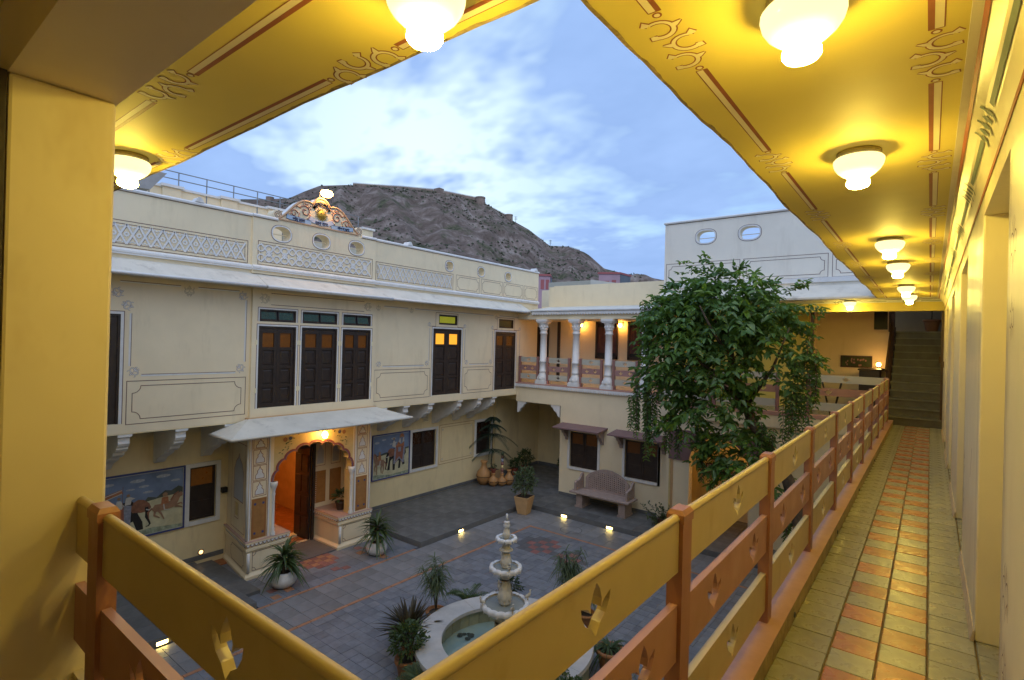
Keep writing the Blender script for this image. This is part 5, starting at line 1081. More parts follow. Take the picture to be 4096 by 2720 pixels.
# passage to the left
pg_ = MB(); pg_.box(-12.9, -9.21, 17.4, 17.6, Z0, -.2); pg_.box(-9.40, -9.21, 15.6, 17.4, Z0, -.2); pg_.box(-12.9, -12.15, 14.98, 17.4, Z0, -.2)
pg_.build('passage_wall', 'ochre', fg); MB().box(-12.9, -9.0, 14.7, 17.6, -.40, -.2).build('passage_ceiling', 'ochre', fg)
MB().box(-10.45, -10.0, 16.9, 17.4, ZP, -.4).build('passage_pier', 'ochre', fg); MB().box(-10.36, -10.08, 16.88, 16.9, -.98, -.80).build('name_plate', 'black', fg)
b = MB(); b.box(-12.14, -12.12, 15.0, 17.4, ZP, ZP + .12); b.box(-12.1, -10.46, 17.385, 17.4, ZP, ZP + .12); b.box(-10.45, -10.0, 16.888, 16.9, ZP, ZP + .12); b.build('skirting', 'skirting', fg)
for (x_, sg) in ((-9.26, -1), (-10.95, 1)):
    pr_ = [(0, -.402), (sg * .34, -.402), (sg * .34, -.46), (sg * .26, -.50), (sg * .22, -.58), (sg * .12, -.64), (sg * .08, -.74), (0, -.78)]
    b = MB(); b.prism([(x_ + a, q) for a, q in pr_], PY(YA + .12), .10); b.build('bracket', 'white', fg)
# upper gallery: slab, scalloped lip, back wall, ceiling
MB().box(-11.0, -5.9, YA - .0, 16.2, .061, .20).build('gallery_slab', 'cream', fg)
MB().box(-11.0, -5.9, YA - .07, YA + .25, .201, .24).build('gallery_ledge', 'ledge', fg)
def scallops(parent, x0, x1, Y, zt, per, dep, th=.02, name='scallop_trim', mats='white'):
    n_ = int(round((x1 - x0) / per)); p = (x1 - x0) / n_; pts_ = [(x0, zt), (x0, zt - dep * .35)]
    for i in range(n_):
        for q in range(7):
            a = math.pi * q / 6; pts_.append((x0 + p * (i + .5 - .48 * math.cos(a)), zt - dep * .35 - dep * .65 * math.sin(a)))
    pts_ += [(x1, zt - dep * .35), (x1, zt)]
    put(name, fill([pts_], th, PY(Y), name, mats), parent)
MB().box(-11.05, -5.9, YA - .05, YA - .0005, .165, .2395).build('lip_moulding', 'white', fg); scallops(fg, -11.05, -5.9, YA - .055, .20, .085, .11)
MB().box(-11.35, -5.9, 16.0, 16.2, .2, 2.36).build('back_wall', 'cream', fg); MB().box(-11.4, -11.36, 14.4, 16.2, .2, 2.36).build('end_wall', 'cream', fg)
MB().box(-11.0, -5.9, YA + .05, 16.2, 2.345, 2.50).build('gallery_ceiling', 'cream', fg)
MB().box(-11.0, -5.9, YA, YA + .22, .2401, .2405).build('strip', 'ledge', fg)
for (a, c, z0_, z1_) in ((-11.30, -10.80, .24, 2.15), (-10.42, -10.32, .24, 2.33)):
    MB().box(a, c, 15.95, 15.999, z0_, z1_).build('door', 'wood', fg)
mat('curtain', (0.14, 0.06, 0.055), 0.8, 0.2, 5)
for (a, c) in ((-8.88, -8.07), (-7.71, -6.9), (-6.5, -6.0)):
    b = MB(); b.box(a, a + .06, 15.93, 15.998, 1.10, 2.33); b.box(c - .06, c, 15.93, 15.998, 1.10, 2.33); b.box(a, c, 15.93, 15.998, 2.26, 2.33); b.box(a, c, 15.93, 15.998, 1.10, 1.2); w0 = b.build('window', 'wood', fg)
    cb = MB(); n_ = 26
    vs = [(a + .06 + (c - a - .12) * i / n_, 15.965 + .016 * math.sin(i * 1.9), z_) for z_ in (1.3, 2.15) for i in range(n_ + 1)]
    cb.add(vs, [(i, i + 1, n_ + 2 + i, n_ + 1 + i) for i in range(n_)]); cb.build('curtain', 'curtain', w0, True); MB().box(a + .06, c - .06, 15.985, 15.998, 1.2, 2.26).build('backing', 'black', w0)
# architrave, dentils and cornice
MB().box(-11.0, -5.9, YA, YA + .25, 2.35, 2.62).build('architrave', 'cream', fg)
scallops(fg, -10.38, -5.9, YA - .065, 2.585, .098, .10); MB().box(-10.40, -5.9, YA - .06, YA - .0005, 2.566, 2.60).build('cornice_moulding', 'white', fg)
bevel(MB().box(-10.46, -5.9, YA - .12, YA + .3, 2.601, 2.655).build('cornice_slab', 'white', fg), .015)
b = MB().hexa([(-10.46, YA - .1, 2.656), (-5.9, YA - .1, 2.656), (-5.9, 15.45, 2.66), (-10.46, 15.45, 2.66)], [(-10.46, YA, 2.66), (-5.9, YA, 2.66), (-5.9, 15.45, 2.82), (-10.46, 15.45, 2.82)]); b.build('roof_slope', 'chajja', fg)
# columns
cp_ = [(.155, 0), (.155, .0)]
def column():
    t = thing('column', '', 'column', (0, 0, 0), 'white carved gallery columns', world=False)
    b = MB(); b.box(-.19, .19, -.17, .17, 0, .10); b.box(-.165, .165, -.15, .15, .10, .14); b.build('base', 'white', t)
    prof = [(.16, .14), (.165, .20), (.15, .27), (.12, .33), (.105, .38), (.125, .40), (.125, .43), (.108, .45), (.112, .70), (.125, .71), (.125, .75), (.108, .76), (.104, 1.25), (.100, 1.62), (.118, 1.63), (.118, 1.67), (.104, 1.69), (.108, 1.76), (.122, 1.77), (.122, 1.80), (.11, 1.82), (.13, 1.92), (.17, 2.0)]
    MB().lathe(prof, seg=20, flute=.04, fn=20).build('shaft', 'white', t, True)
    b = MB()
    for k in range(8):
        a = 2 * math.pi * k / 8
        for z_, r_ in ((.18, .165), (1.86, .125)): b.lathe([(0, -.05), (.035, -.02), (.03, .03), (0, .07)], (r_ * math.cos(a), r_ * math.sin(a), z_), 6)
    b.build('carved_petals', 'white', t, True)
    b = MB(); b.box(-.175, .175, -.16, .16, 1.99, 2.03); b.box(-.20, .20, -.18, .18, 2.03, 2.105); b.build('capital', 'white', t); return t
c0_ = column()
for i, (x_, lb) in enumerate(((-10.0, 'leftmost white carved column of the far upper gallery'), (-8.76, 'second white carved gallery column from the left'), (-7.62, 'third white carved gallery column from the left'), (-6.45, 'white carved gallery column partly hidden behind the tree'))):
    o = c0_ if i == 0 else copy_tree(c0_); o.location = (x_, YA + .10, .2405); o['label'] = lb
# gallery railings
def rail_sections(t, Y, secs, z0, hp, boards, pw, pmn):
    for (a, c, cs_) in secs:
        for x_ in (a, c): put('post', post_mesh(pw, pw, hp, pmn), t, loc=(x_, Y, z0))
        L_ = c - a - pw - .002
        for (bz, bh, cuts, bmn, rd) in boards: put('rail_board', board_mesh(L_, bh, cuts, bmn, rd), t, loc=(a + pw / 2 + .001, Y, bz))
ra = thing('gallery_railing', 'grey and mauve board railing between the far gallery columns', 'railing', (-8.5, YA + .05, .24))
fb = [(.93, .17, (.5,), 'far_cream', False), (.652, .172, (.28, .72), 'far_red', False), (.373, .172, (.5,), 'far_cream', False)]
rail_sections(ra, YA + .08, [(-10.92, -10.19, 0), (-9.80, -8.98, 0), (-8.56, -7.83, 0), (-7.42, -6.68, 0)], .2406, .88, fb, .075, 'far_post')
rb = thing('gallery_railing', 'cream and mauve board railing right of the tree, meeting the corridor end', 'railing', (-2.5, YB, .1))
fb2 = [(.85, .165, (.5,), 'far_cream', False), (.545, .175, (.26, .80), 'board_red', False), (.20, .185, (.5,), 'far_cream', False)]
rail_sections(rb, YB + .08, [(-2.215, -.74, 0), (-4.35, -2.87, 0), (-5.85, -4.45, 0)], .094, .93, fb2, .075, 'far_post')
# wall sconces in the gallery
def sconce(x_, lb):
    t = thing('wall_sconce', lb, 'wall lamp', (x_, 15.95, 2.2), 'lit globe wall lamps of the far gallery')
    MB().box(x_ - .03, x_ + .03, 15.97, 15.999, 2.20, 2.30).build('back_plate', 'steel', t); MB().tube([(x_, 15.98, 2.27), (x_, 15.90, 2.30), (x_ - .02, 15.86, 2.27)], .010, 6).build('arm', 'steel', t)
    k = MB().lathe([(0, -.065), (.045, -.045), (.06, 0), (.045, .045), (.02, .06)], seg=14).build('globe', 'sconce_lit', t, True); k.location = (x_ - .02, 15.86, 2.21)
sconce(-7.93, 'lit globe wall lamp between the gallery windows'); sconce(-9.40, 'lit globe wall lamp hidden behind the second gallery column')
# rooftop parapets behind the gallery
rp = thing('rooftop_parapet', 'plain cream rooftop parapet above the columned gallery', 'parapet', (-8, 16, 2.6))
MB().box(-10.64, -5.9, 16.0, 16.2, 2.4, 3.61).build('wall_panel', 'cream', rp); MB().box(-10.75, -5.9, 15.45, 16.0, 2.4, 2.84).build('ledge', 'cream', rp); MB().box(-12.0, -10.64, 17.2, 17.4, 2.4, 3.62).build('wall_panel', 'cream', rp); MB().box(-10.84, -10.64, 16.0, 17.4, 2.4, 3.58).build('return_wall', 'cream', rp)
MB().box(-11.16, -10.76, 15.55, 15.9, 2.5, 2.80).build('tank_block', 'chajja', rp)
# tall right block with oval openings above the corridor end
tb = thing('tall_parapet', 'tall grey-cream parapet wall with two oval openings at upper right', 'parapet', (-3, YA, 3))
put('wall_panel', fill([rect(-5.90, .5, 2.9, 4.97), ell(-4.775, 4.525, .245, .17, 28, .8), ell(-3.67, 4.518, .245, .17, 28, .8)], .25, PY(YA + .25), 'wall_panel', 'pale_grey'), tb)
for cx_, cz_ in ((-4.775, 4.525), (-3.67, 4.518)):
    put('oval_rim', fill([ell(cx_, cz_, .275, .20, 28, .8), ell(cx_, cz_, .242, .167, 28, .8)], .012, PY(YA), 'oval_rim', 'white'), tb)
    b = MB(); b.stroke(ell(cx_, cz_, .282, .207, 28, .8), .012, PY(YA), .003, True); b.build('painted_line', 'line', tb); MB().box(cx_ - .25, cx_ + .25, YA + .2, YA + .215, cz_ - .012, cz_ + .002).build('oval_bar', 'cream', tb)
b = MB(); b.prism([(-.04, 4.97), (.29, 4.97), (.30, 5.0), (.24, 5.03), (.1, 5.045), (0, 5.03), (-.045, 5.0)], Matrix(((0, 0, 1, -5.93), (1, 0, 0, YA), (0, 1, 0, 0), (0, 0, 0, 1))), 6.4); b.build('coping', 'white', tb)
b = MB(); b.stroke([(-5.9, 4.955), (.4, 4.955)], .012, PY(YA), .003); b.build('painted_line', 'line', tb)
for (a, c) in ((-5.84, -3.89), (-3.80, -1.92), (-1.83, .3)): panel_lines(tb, PY(YA), a, c, 3.30, 3.855, .075, .09, .012)
MB().box(-5.9, .5, YA - .05, YA, 3.18, 3.295).build('cornice', 'white', tb)
b = MB(); prof = [(0, 3.12), (-.62, 2.80), (-.66, 2.77), (-.66, 2.73), (-.62, 2.705), (.25, 2.705), (.25, 3.12)]; b.prism(prof, Matrix(((0, 0, 1, -5.9), (1, 0, 0, YA), (0, 1, 0, 0), (0, 0, 0, 1))), 6.4); b.build('eave', 'chajja', tb)
MB().box(-5.9, .22, YA - .20, YA + .0, 2.47, 2.655).build('end_beam', 'ceil', tb); MB().box(-5.9, .22, YA - .215, YA - .0, 2.656, 2.7045).build('beam_moulding', 'white', tb)
b = MB(); M_ = PY(YA - .215)
for x_ in (-.45, -1.72, -2.9, -4.2): curlmotif(b, x_, 2.68, .10, 0, M_, .003, k=.8); curlmotif(b, x_ + .16, 2.68, .10, 180, M_, .003, k=.8); b.stroke([(x_ + .28, 2.68), (x_ + .95, 2.68)], .010, M_, .003)
b.build('painted_scroll', 'blueline', tb)
# ---- gallery B block below: wall with arched recess
gb = thing('arched_wing', 'cream wing at the corridor end with a maroon-headed lit arch below', 'building', (-3, YB, Z0))
arch = [(-4.93, ZP)] + [(-4.19 - .74 * math.cos(math.pi * i / 20), -1.43 + .70 * math.sin(math.pi * i / 20)) for i in range(21)] + [(-3.45, ZP)]
put('lower_wall', fill([[(-5.55, Z0), (-4.93, Z0)] + arch + [(-3.45, Z0), (-.74, Z0), (-.74, .06), (-5.55, .06)]], .25, PY(YB + .25), 'lower_wall', 'cream'), gb)
hd = [(-5.48, -1.42), (-5.48, -.62), (-2.9, -.62), (-2.9, -1.42)] + list(reversed([p for p in arch if p[1] > -1.44]))
hd = [(-5.48, -.62), (-5.48, -1.42)] + [p for p in arch if p[1] > -1.44] + [(-2.9, -1.42), (-2.9, -.62)]
put('arch_header', fill([hd], .03, PY(YB), 'arch_header', 'maroon'), gb)
MB().box(-5.42, -5.36, YB - .02, YB - .0005, ZP, -1.42).build('jamb_strip', 'planter', gb); MB().box(-5.47, -5.43, YB - .02, YB - .0005, ZP, -1.42).build('jamb_strip', 'spandrel', gb)
b = MB(); b.box(-5.6, -2.0, 15.6, 15.8, Z0, -.3); b.box(-5.6, -5.5, YB + .25, 15.6, Z0, -.3); b.box(-2.1, -2.0, YB + .25, 15.6, Z0, -.3); b.build('recess_wall', 'ochre', gb)
MB().box(-5.6, -2.0, YB + .25, 15.8, -.45, -.3).build('recess_ceiling', 'ochre', gb)
MB().box(-5.85, -.72, YB - .06, 17.3, -.29, .0).build('gallery_slab', 'cream', gb); MB().box(-5.85, -.80, YB - .07, YB + .16, .0, .094).build('gallery_ledge', 'ledge', gb)
MB().box(-5.85, -.80, YB + .16, 17.3, .0, .02).build('gallery_floor', 'tile_grey', gb)
MB().box(-5.9, -2.55, 16.0, 16.2, .02, 2.60).build('back_wall', 'ceil', gb); MB().box(-2.62, -2.55, 16.2, 17.4, .02, 2.60).build('return_wall', 'cream', gb); MB().box(-2.6, -.85, 17.3, 17.5, .02, 4.4).build('back_wall', 'cream', gb)
MB().box(-5.9, .5, YA + .05, 16.5, 2.66, 2.704).build('gallery_ceiling', 'cream', gb); MB().box(-5.9, .62, 16.5, 20, 4.3, 4.4).build('stair_roof', 'grey_trim', gb); MB().box(-5.9, -.86, 16.5, 17.3, 2.66, 4.3).build('upper_wall', 'cream', gb)
MB().box(-2.27, -2.20, YA + .1, YA + .2, .02, 2.66).build('dark_post', 'wood_brown', gb)
MB().box(-5.9, -5.85, YA, 16.2, .06, 2.7).build('end_wall', 'cream', gb)
MB().lathe([(0, -.10), (.07, -.08), (.10, -.03), (.09, 0)], (-3.3, 14.75, -.455), 14).build('recess_lamp', 'recess_lit', gb, True)
# framed pictures
def picture(name, lb, x0, x1, Y, z0, z1, cols_):
    t = thing(name, lb, 'picture', ((x0 + x1) / 2, Y, z0)); e = .03; b = MB(); b.box(x0, x1, Y - .025, Y, z0, z0 + e); b.box(x0, x1, Y - .025, Y, z1 - e, z1); b.box(x0, x0 + e, Y - .025, Y, z0 + e, z1 - e); b.box(x1 - e, x1, Y - .025, Y, z0 + e, z1 - e); b.build('frame', 'wood_brown', t)
    MB().box(x0 + e, x1 - e, Y - .012, Y - .001, z0 + e, z1 - e).build('canvas', cols_[0], t); b = MB(); rs_ = random.Random(len(lb))
    for k in range(16): cu = x0 + e + .04 + rs_.random() * (x1 - x0 - 2 * e - .08); cv = z0 + e + .02 + rs_.random() * (z1 - z0 - 2 * e - .06); b.flat(ell(cu, cv, .018, .03, 7), PY(Y - .012), .002 + .0002 * k)
    b.build('figures', cols_[1], t)
picture('picture_frame', 'long framed dark painting on the wall behind the corridor-end railing', -1.95, -1.22, 17.298, 1.13, 1.45, ('leaf_dark', 'crest_pink'))
picture('picture_frame', 'small framed picture high on the narrow wall left of the reception', -2.50, -2.38, 16.95, 2.19, 2.35, ('planter', 'cream_fill')) if False else None
picture('picture_frame', 'wide framed print inside the lit arched recess', -5.0, -4.15, 15.598, -2.02, -1.72, ('mu_grey', 'mu_brown'))
picture('picture_frame', 'framed print at the right inside the arched recess', -3.2, -2.7, 15.598, -2.15, -1.75, ('mu_grey', 'mu_brown'))
picture('picture_frame', 'small framed picture on the yellow gallery wall right of the tree', -2.85, -2.66, 15.998, 2.02, 2.22, ('planter', 'cream_fill'))
dk = thing('reception_desk', 'dark wooden desk beside the foot of the stairs', 'desk', (-1.2, 16.4, .02))
MB().box(-1.40, -.98, 16.0, 16.7, .02, 1.10).build('body', 'wood', dk); bevel(MB().box(-1.43, -.95, 15.97, 16.73, 1.10, 1.14).build('top', 'wood', dk), .008)
tl = thing('table_lamp', 'small bright lamp glowing above the desk by the stairs', 'lamp', (-1.04, 16.9, 1.14))
k = MB().lathe([(.05, 0), (.05, .01), (.012, .02), (.012, .05)], seg=10).build('lamp_foot', 'wood', tl); k.location = (-1.05, 16.85, 1.14); MB().box(-1.3, -.9, 16.75, 17.29, 1.10, 1.139).build('shelf', 'wood', tl)
k = MB().lathe([(0, -.05), (.04, -.03), (.05, .01), (.03, .045), (0, .055)], seg=12).build('bulb_globe', 'flood_lit', tl, True); k.location = (-1.05, 16.85, 1.24)
ch = thing('folding_stand', 'dark folding stand leaning behind the lower railing boards', 'stand', (-1.9, 14.6, .02))
for (a, c) in ((-2.02, -1.84), (-1.60, -1.80)): MB().tube([(a, 14.55, .9), (c, 14.75, .02)], .022, 6).build('leg', 'wood', ch)
MB().box(-1.80, -1.30, 14.6, 14.9, .02, .10).build('crate_base', 'wood', ch)
# ---- staircase at the corridor end
st = thing('staircase', 'dark stone staircase rising at the end of the corridor', 'staircase', (-.24, 14.5, 0))
mat('stair_nosing', (0.22, 0.21, 0.16), 0.45, 0.15, 6)
mat('stair_stone', (0.12, 0.115, 0.085), 0.45, 0.15, 6, 0.2, 25, rnd=0.08); mat('stair_wall', (0.55, 0.44, 0.30), 0.7, 0.08, 3)
for k in range(12):
    y0 = 14.46 + .28 * k; z1 = .178 * (k + 1)
    s_ = MB(); s_.box(-.72, .222, y0, y0 + .30, z1 - .178 - (.06 if k == 0 else 0), z1 - .035); s_.box(-.74, .222, y0 - .025, y0 + .30, z1 - .035, z1); s_ = s_.build('step', 'stair_stone', st); MB().box(-.735, .217, y0 - .031, y0 - .0252, z1 - .030, z1 - .006).build('nosing', 'stair_nosing', s_)
MB().box(-.86, .5, 17.82, 18.9, 1.95, 2.137).build('landing', 'stair_stone', st); MB().box(-.86, .5, 18.9, 19.0, .0, 4.3).build('landing_wall', 'stair_wall', st)
MB().box(.223, .35, 14.46, 18.9, 0, 4.3).build('side_wall', 'stair_wall', st)
b = MB(); b.hexa([(-.80, 14.7, 0), (-.74, 14.7, 0), (-.74, 17.8, 0), (-.80, 17.8, 0)], [(-.80, 14.7, .30), (-.74, 14.7, .30), (-.74, 17.8, 2.25), (-.80, 17.8, 2.25)]); b.build('stringer', 'wood_brown', st)
b = MB(); b.tube([(-.77, 14.75, 1.15), (-.77, 17.8, 3.1)], .035, 8); b.build('handrail', 'wood_brown', st); 
for k in range(9): y_ = 14.8 + k * .36; MB().tube([(-.77, y_, .30 + (y_ - 14.7) * .629), (-.77, y_, 1.15 + (y_ - 14.75) * .64)], .014, 6).build('baluster', 'wood_brown', st)
MB().box(-.86, -.74, 16.9, 17.0, 2.1, 2.66).build('newel', 'wood_brown', st); MB().box(-1.15, -.87, 16.55, 16.75, 2.15, 2.655).build('loft_box', 'black', st)
MB().box(.180, .2215, 14.47, 14.53, .0, 2.47).build('door_jamb', 'wood_brown', st); MB().box(.16, .2215, 15.9, 16.0, 1.35, 1.5).build('switch_box', 'wood_brown', st)
# ================================================================== hill, fort, far houses
PROF = [(95, 6.5), (85, 8), (78, 10), (70, 11.8), (65.2, 12.65), (63, 12.94), (60.9, 13.3), (59.5, 14.1), (58.1, 14.8), (55.6, 15.15), (54.9, 15.2), (50, 15.35), (46.1, 15.30), (42.1, 14.6), (41.3, 14.4), (39.0, 13.2), (38.4, 12.8), (36.5, 11.85), (34.2, 10.2), (32.2, 10.1), (30.6, 9.6), (30.0, 9.25), (28.4, 7.88), (26, 7.3), (24, 7.02), (20, 6.2), (14, 5.4), (5, 4.0), (-6, 2.5)]
def elev(az):
    for (a, e), (b_, f) in zip(PROF[:-1], PROF[1:]):
        if b_ <= az <= a: return e + (f - e) * (a - az) / (a - b_)
    return PROF[0][1] if az > PROF[0][0] else PROF[-1][1]
DR = 330.0
def fbm(x, y, o=5):
    s, a = 0, 1
    for i in range(o): s += a * noise.noise(Vector((x, y, 3.7 * i))); x *= 2.1; y *= 2.1; a *= .5
    return s
def hillpt(az, t):
    """t: 0 at the foot, 1 on the ridge, >1 behind"""
    d = 130 + (DR - 130) * t; h1 = 1.6 + math.tan(R(elev(az))) * DR
    if t <= 1: z = -4 + (h1 + 4) * (t ** 1.12)
    else: z = h1 - (t - 1) * 70
    x, y = -math.sin(R(az)) * d, math.cos(R(az)) * d
    k = min(1, t * 3) * (1 if t < .93 else max(0, (1 - t) / .07) if t < 1 else 0)
    rid = 1 - abs(noise.noise(Vector((az * .32, t * 2.0, 1.3)))) * 2
    z += k * (fbm(x * .03, y * .03) * 3.5 + (rid - .5) * 4.0 + fbm(x * .12 + 9, y * .12) * 1.6)
    return (x, y, z)
na, ntt = 420, 120; hb = MB(); vs = []
for i in range(na + 1):
    az = 92 - 96 * i / na
    for j in range(ntt + 1): vs.append(hillpt(az, 1.25 * j / ntt))
hb.add(vs, [(i * (ntt + 1) + j, (i + 1) * (ntt + 1) + j, (i + 1) * (ntt + 1) + j + 1, i * (ntt + 1) + j + 1) for i in range(na) for j in range(ntt)])
m = bpy.data.materials.new('hill_rock'); m.use_nodes = True; t = m.node_tree; N_, L_ = t.nodes, t.links; bs = N_['Principled BSDF']; bs.inputs['Roughness'].default_value = .95; bs.inputs['Specular IOR Level'].default_value = .1
tcn = N_.new('ShaderNodeTexCoord')
def tex(sc, det=8, ro=.65, dist=0, vec=None):
    n_ = N_.new('ShaderNodeTexNoise'); n_.inputs['Scale'].default_value = sc; n_.inputs['Detail'].default_value = det; n_.inputs['Roughness'].default_value = ro; n_.inputs['Distortion'].default_value = dist; L_.new(vec or tcn.outputs['Object'], n_.inputs[0]); return n_
def ramp(src, stops):
    r_ = N_.new('ShaderNodeValToRGB'); L_.new(src, r_.inputs[0]); e = r_.color_ramp.elements
    while len(e) < len(stops): e.new(.5)
    for q, (p, c) in zip(e, stops): q.position = p; q.color = (*c, 1)
    return r_
mpn = N_.new('ShaderNodeMapping'); L_.new(tcn.outputs['Object'], mpn.inputs[0]); mpn.inputs['Scale'].default_value = (1, 1, .45); mpn.inputs['Rotation'].default_value = (.3, .5, .2)
rk = tex(.11, 10, .72, .6, mpn.outputs[0]); rc = ramp(rk.outputs[0], [(.30, (.085, .062, .050)), (.45, (.15, .112, .092)), (.54, (.215, .165, .138)), (.66, (.34, .28, .245))])
vg = tex(.07, 9, .7, .3); vm = ramp(vg.outputs[0], [(.52, (0, 0, 0)), (.64, (1, 1, 1))])
vt = tex(.5, 4, .6); vc = ramp(vt.outputs[0], [(.35, (.05, .055, .032)), (.65, (.13, .125, .075))])
mixn = N_.new('ShaderNodeMix'); mixn.data_type = 'RGBA'; L_.new(vm.outputs[0], mixn.inputs[0]); L_.new(rc.outputs[0], mixn.inputs[6]); L_.new(vc.outputs[0], mixn.inputs[7]); L_.new(mixn.outputs[2], bs.inputs['Base Color'])
bpn = N_.new('ShaderNodeBump'); bpn.inputs['Strength'].default_value = 1; bpn.inputs['Distance'].default_value = 2.0; L_.new(rk.outputs[0], bpn.inputs['Height']); L_.new(bpn.outputs[0], bs.inputs['Normal'])
MT['hill_rock'] = m
hl_ = struct(hb.build('hill', 'hill_rock', None, True))
mat('shrub', (0.10, 0.11, 0.06), 0.9, 0.2, .3, col2=(0.045, 0.055, 0.03)); mat('shrub2', (0.19, 0.165, 0.12), 0.9, 0.2, .3, col2=(0.10, 0.085, 0.06))
rs = random.Random(11)
for mm in ('shrub',):
    sbm = MB()
    for k in range(3000):
        az = rs.uniform(24, 66); tt = rs.uniform(.30, 1.0) ** .8
        x, y, z = hillpt(az, tt)
        dn_ = noise.noise(Vector((x * .025, y * .025, z * .03 + (5 if mm == 'shrub' else 0))))
        if dn_ < -.02 + rs.uniform(-.2, .2): continue
        r_ = rs.uniform(.35, 1.0); q = []
        for a in range(5): g_ = a * 1.2566 + rs.random(); q.append((x + r_ * math.cos(g_) * rs.uniform(.6, 1.1), y + r_ * math.sin(g_) * rs.uniform(.6, 1.1), z + rs.uniform(-.2, .5) * r_))
        q += [(x + rs.uniform(-.3, .3), y + rs.uniform(-.3, .3), z + r_ * rs.uniform(.8, 1.3))]
        sbm.add(q, [(a, (a + 1) % 5, 5) for a in range(5)])
    stuff(sbm.build('hill_scrub', mm, hl_))
mat('fort_stone', (0.34, 0.25, 0.20), 0.95, 0.2, .3, 0.3, 2)
ft_ = thing('fort_wall', 'long crenellated fort wall with round bastions along the hill ridge', 'fort', (-250, 230, 90))
def rp(az, dz=0, d=DR): e = 1.6 + math.tan(R(elev(az))) * DR; return Vector((-math.sin(R(az)) * d, math.cos(R(az)) * d, e + dz))
fwb, mer = MB(), MB()
segs = [(54.9, 46.7, 60, 1.1, 1.0), (45.6, 42.2, 30, 1.0, 1.8), (41.2, 38.9, 20, -.4, .5), (38.2, 31.0, 50, -1.3, .2)]
for (a0, a1, n_, h0, h1) in segs:
    for i in range(n_):
        aa, ab = a0 + (a1 - a0) * i / n_, a0 + (a1 - a0) * (i + 1) / n_; hh = h0 + (h1 - h0) * i / n_
        p, q = rp(aa), rp(ab); u_ = Vector((p.x, p.y, 0)).normalized() * 1.2
        zb = min(p.z, q.z) - 4
        P0, Q0 = Vector((p.x, p.y, zb)), Vector((q.x, q.y, zb)); fwb.hexa([P0, Q0, Q0 + u_, P0 + u_], [Vector((p.x, p.y, p.z + hh)), Vector((q.x, q.y, q.z + hh)), Vector((q.x, q.y, q.z + hh)) + u_, Vector((p.x, p.y, p.z + hh)) + u_])
        for s_ in (.1, .6):
            c = p.lerp(q, s_); e = p.lerp(q, s_ + .28); c.z += hh - .02; e.z += hh - .02
            mer.hexa([c, e, e + u_ * .5, c + u_ * .5], [v + Vector((0, 0, .55)) for v in (c, e, e + u_ * .5, c + u_ * .5)])
fwb.build('curtain_wall', 'fort_stone', ft_); stuff(mer.build('merlons', 'fort_stone', ft_))
for az, r_, h_ in ((41.75, 3.0, 2.6), (38.65, 2.4, 2.0)):
    c = rp(az, -5); MB().lathe([(r_ * 1.12, 0), (r_, h_ + 4), (r_ * 1.06, h_ + 4.2), (r_ * 1.06, h_ + 5), (r_ * .8, h_ + 5), (0, h_ + 4.4)], c, 18).build('bastion', 'fort_stone', ft_)
c = rp(46.15, -4); MB().box(c.x - 2.4, c.x + 2.4, c.y - 2, c.y + 2, c.z, c.z + 5.6).build('gatehouse', 'fort_stone', ft_)
for az in (62.6,): c = rp(az, -3); MB().lathe([(2.2, 0), (2.1, 3.6), (2.2, 4.0), (0, 4.0)], c, 14).build('bastion', 'fort_stone', ft_)
mat('pole', (0.09, 0.085, 0.09), 0.7, 0.1, 3)
for az, h_, lb in ((37.9, 4.6, 'thin power pole on the ridge beside the lower bastion'), (34.15, 4.6, 'thin power pole lower down the ridge slope')):
    c = rp(az, -1); t_ = thing('power_pole', lb, 'pole', c); MB().tube([c, c + Vector((0, 0, h_))], .14, 5).build('mast', 'pole', t_); rv = Vector((c.y, -c.x, 0)).normalized()
    for z_ in (h_ - .3, h_ - 1.1, h_ - 1.9): MB().tube([c + rv * -1 + Vector((0, 0, z_)), c + rv + Vector((0, 0, z_))], .09, 5).build('cross_arm', 'pole', t_)
mat('pink_wall', (0.50, 0.33, 0.38), 0.8, 0.08, 1); mat('pink_band', (0.42, 0.13, 0.13), 0.8, 0.08, 1); mat('blue_grey', (0.16, 0.19, 0.22), 0.85, 0.12, 1)
def dirpt(az, d, z): return Vector((-math.sin(R(az)) * d, math.cos(R(az)) * d, z))
def house(lb, a0, a1, a2, d, zt, zb, win):
    t_ = thing('pink_house', lb, 'house', dirpt((a0 + a1) / 2, d, zb)); p, q = dirpt(a0, d, zb), dirpt(a1, d, zb); s_ = dirpt(a2, d * 1.04, zb)
    f = (q - p); b_ = MB(); bk_ = p + (s_ - q); H = Vector((0, 0, zt - zb))
    b_.hexa([p, q, s_, bk_], [v + H for v in (p, q, s_, bk_)]); b_.build('wall', 'pink_wall', t_)
    o_ = (s_ - q).cross(Vector((0, 0, 1))).normalized() * .03; o_ = o_ if o_.x > 0 else -o_
    MB().add([q + o_, s_ + o_, s_ + o_ + H, q + o_ + H], [(0, 1, 2, 3)]).build('side_wall', 'blue_grey', t_)
    c_ = (p + q + s_ + bk_) / 4; ex = lambda v, k_=1.07: c_ + (v - c_) * k_
    MB().hexa([ex(v) + H for v in (p, q, s_, bk_)], [ex(v) + H + Vector((0, 0, .22)) for v in (p, q, s_, bk_)]).build('roof', 'pink_band', t_)
    n_ = Vector((f.y, -f.x, 0)).normalized() * -.03
    n_ = n_ if n_.dot(p) < 0 else -n_
    for (u0, u1, v0, v1) in win:
        a = p + f * u0 + n_; c2 = p + f * u1 + n_; MB().add([a + H * v0, c2 + H * v0, c2 + H * v1, a + H * v1], [(0, 1, 2, 3)]).build('window', 'pink_band', t_)
    return t_
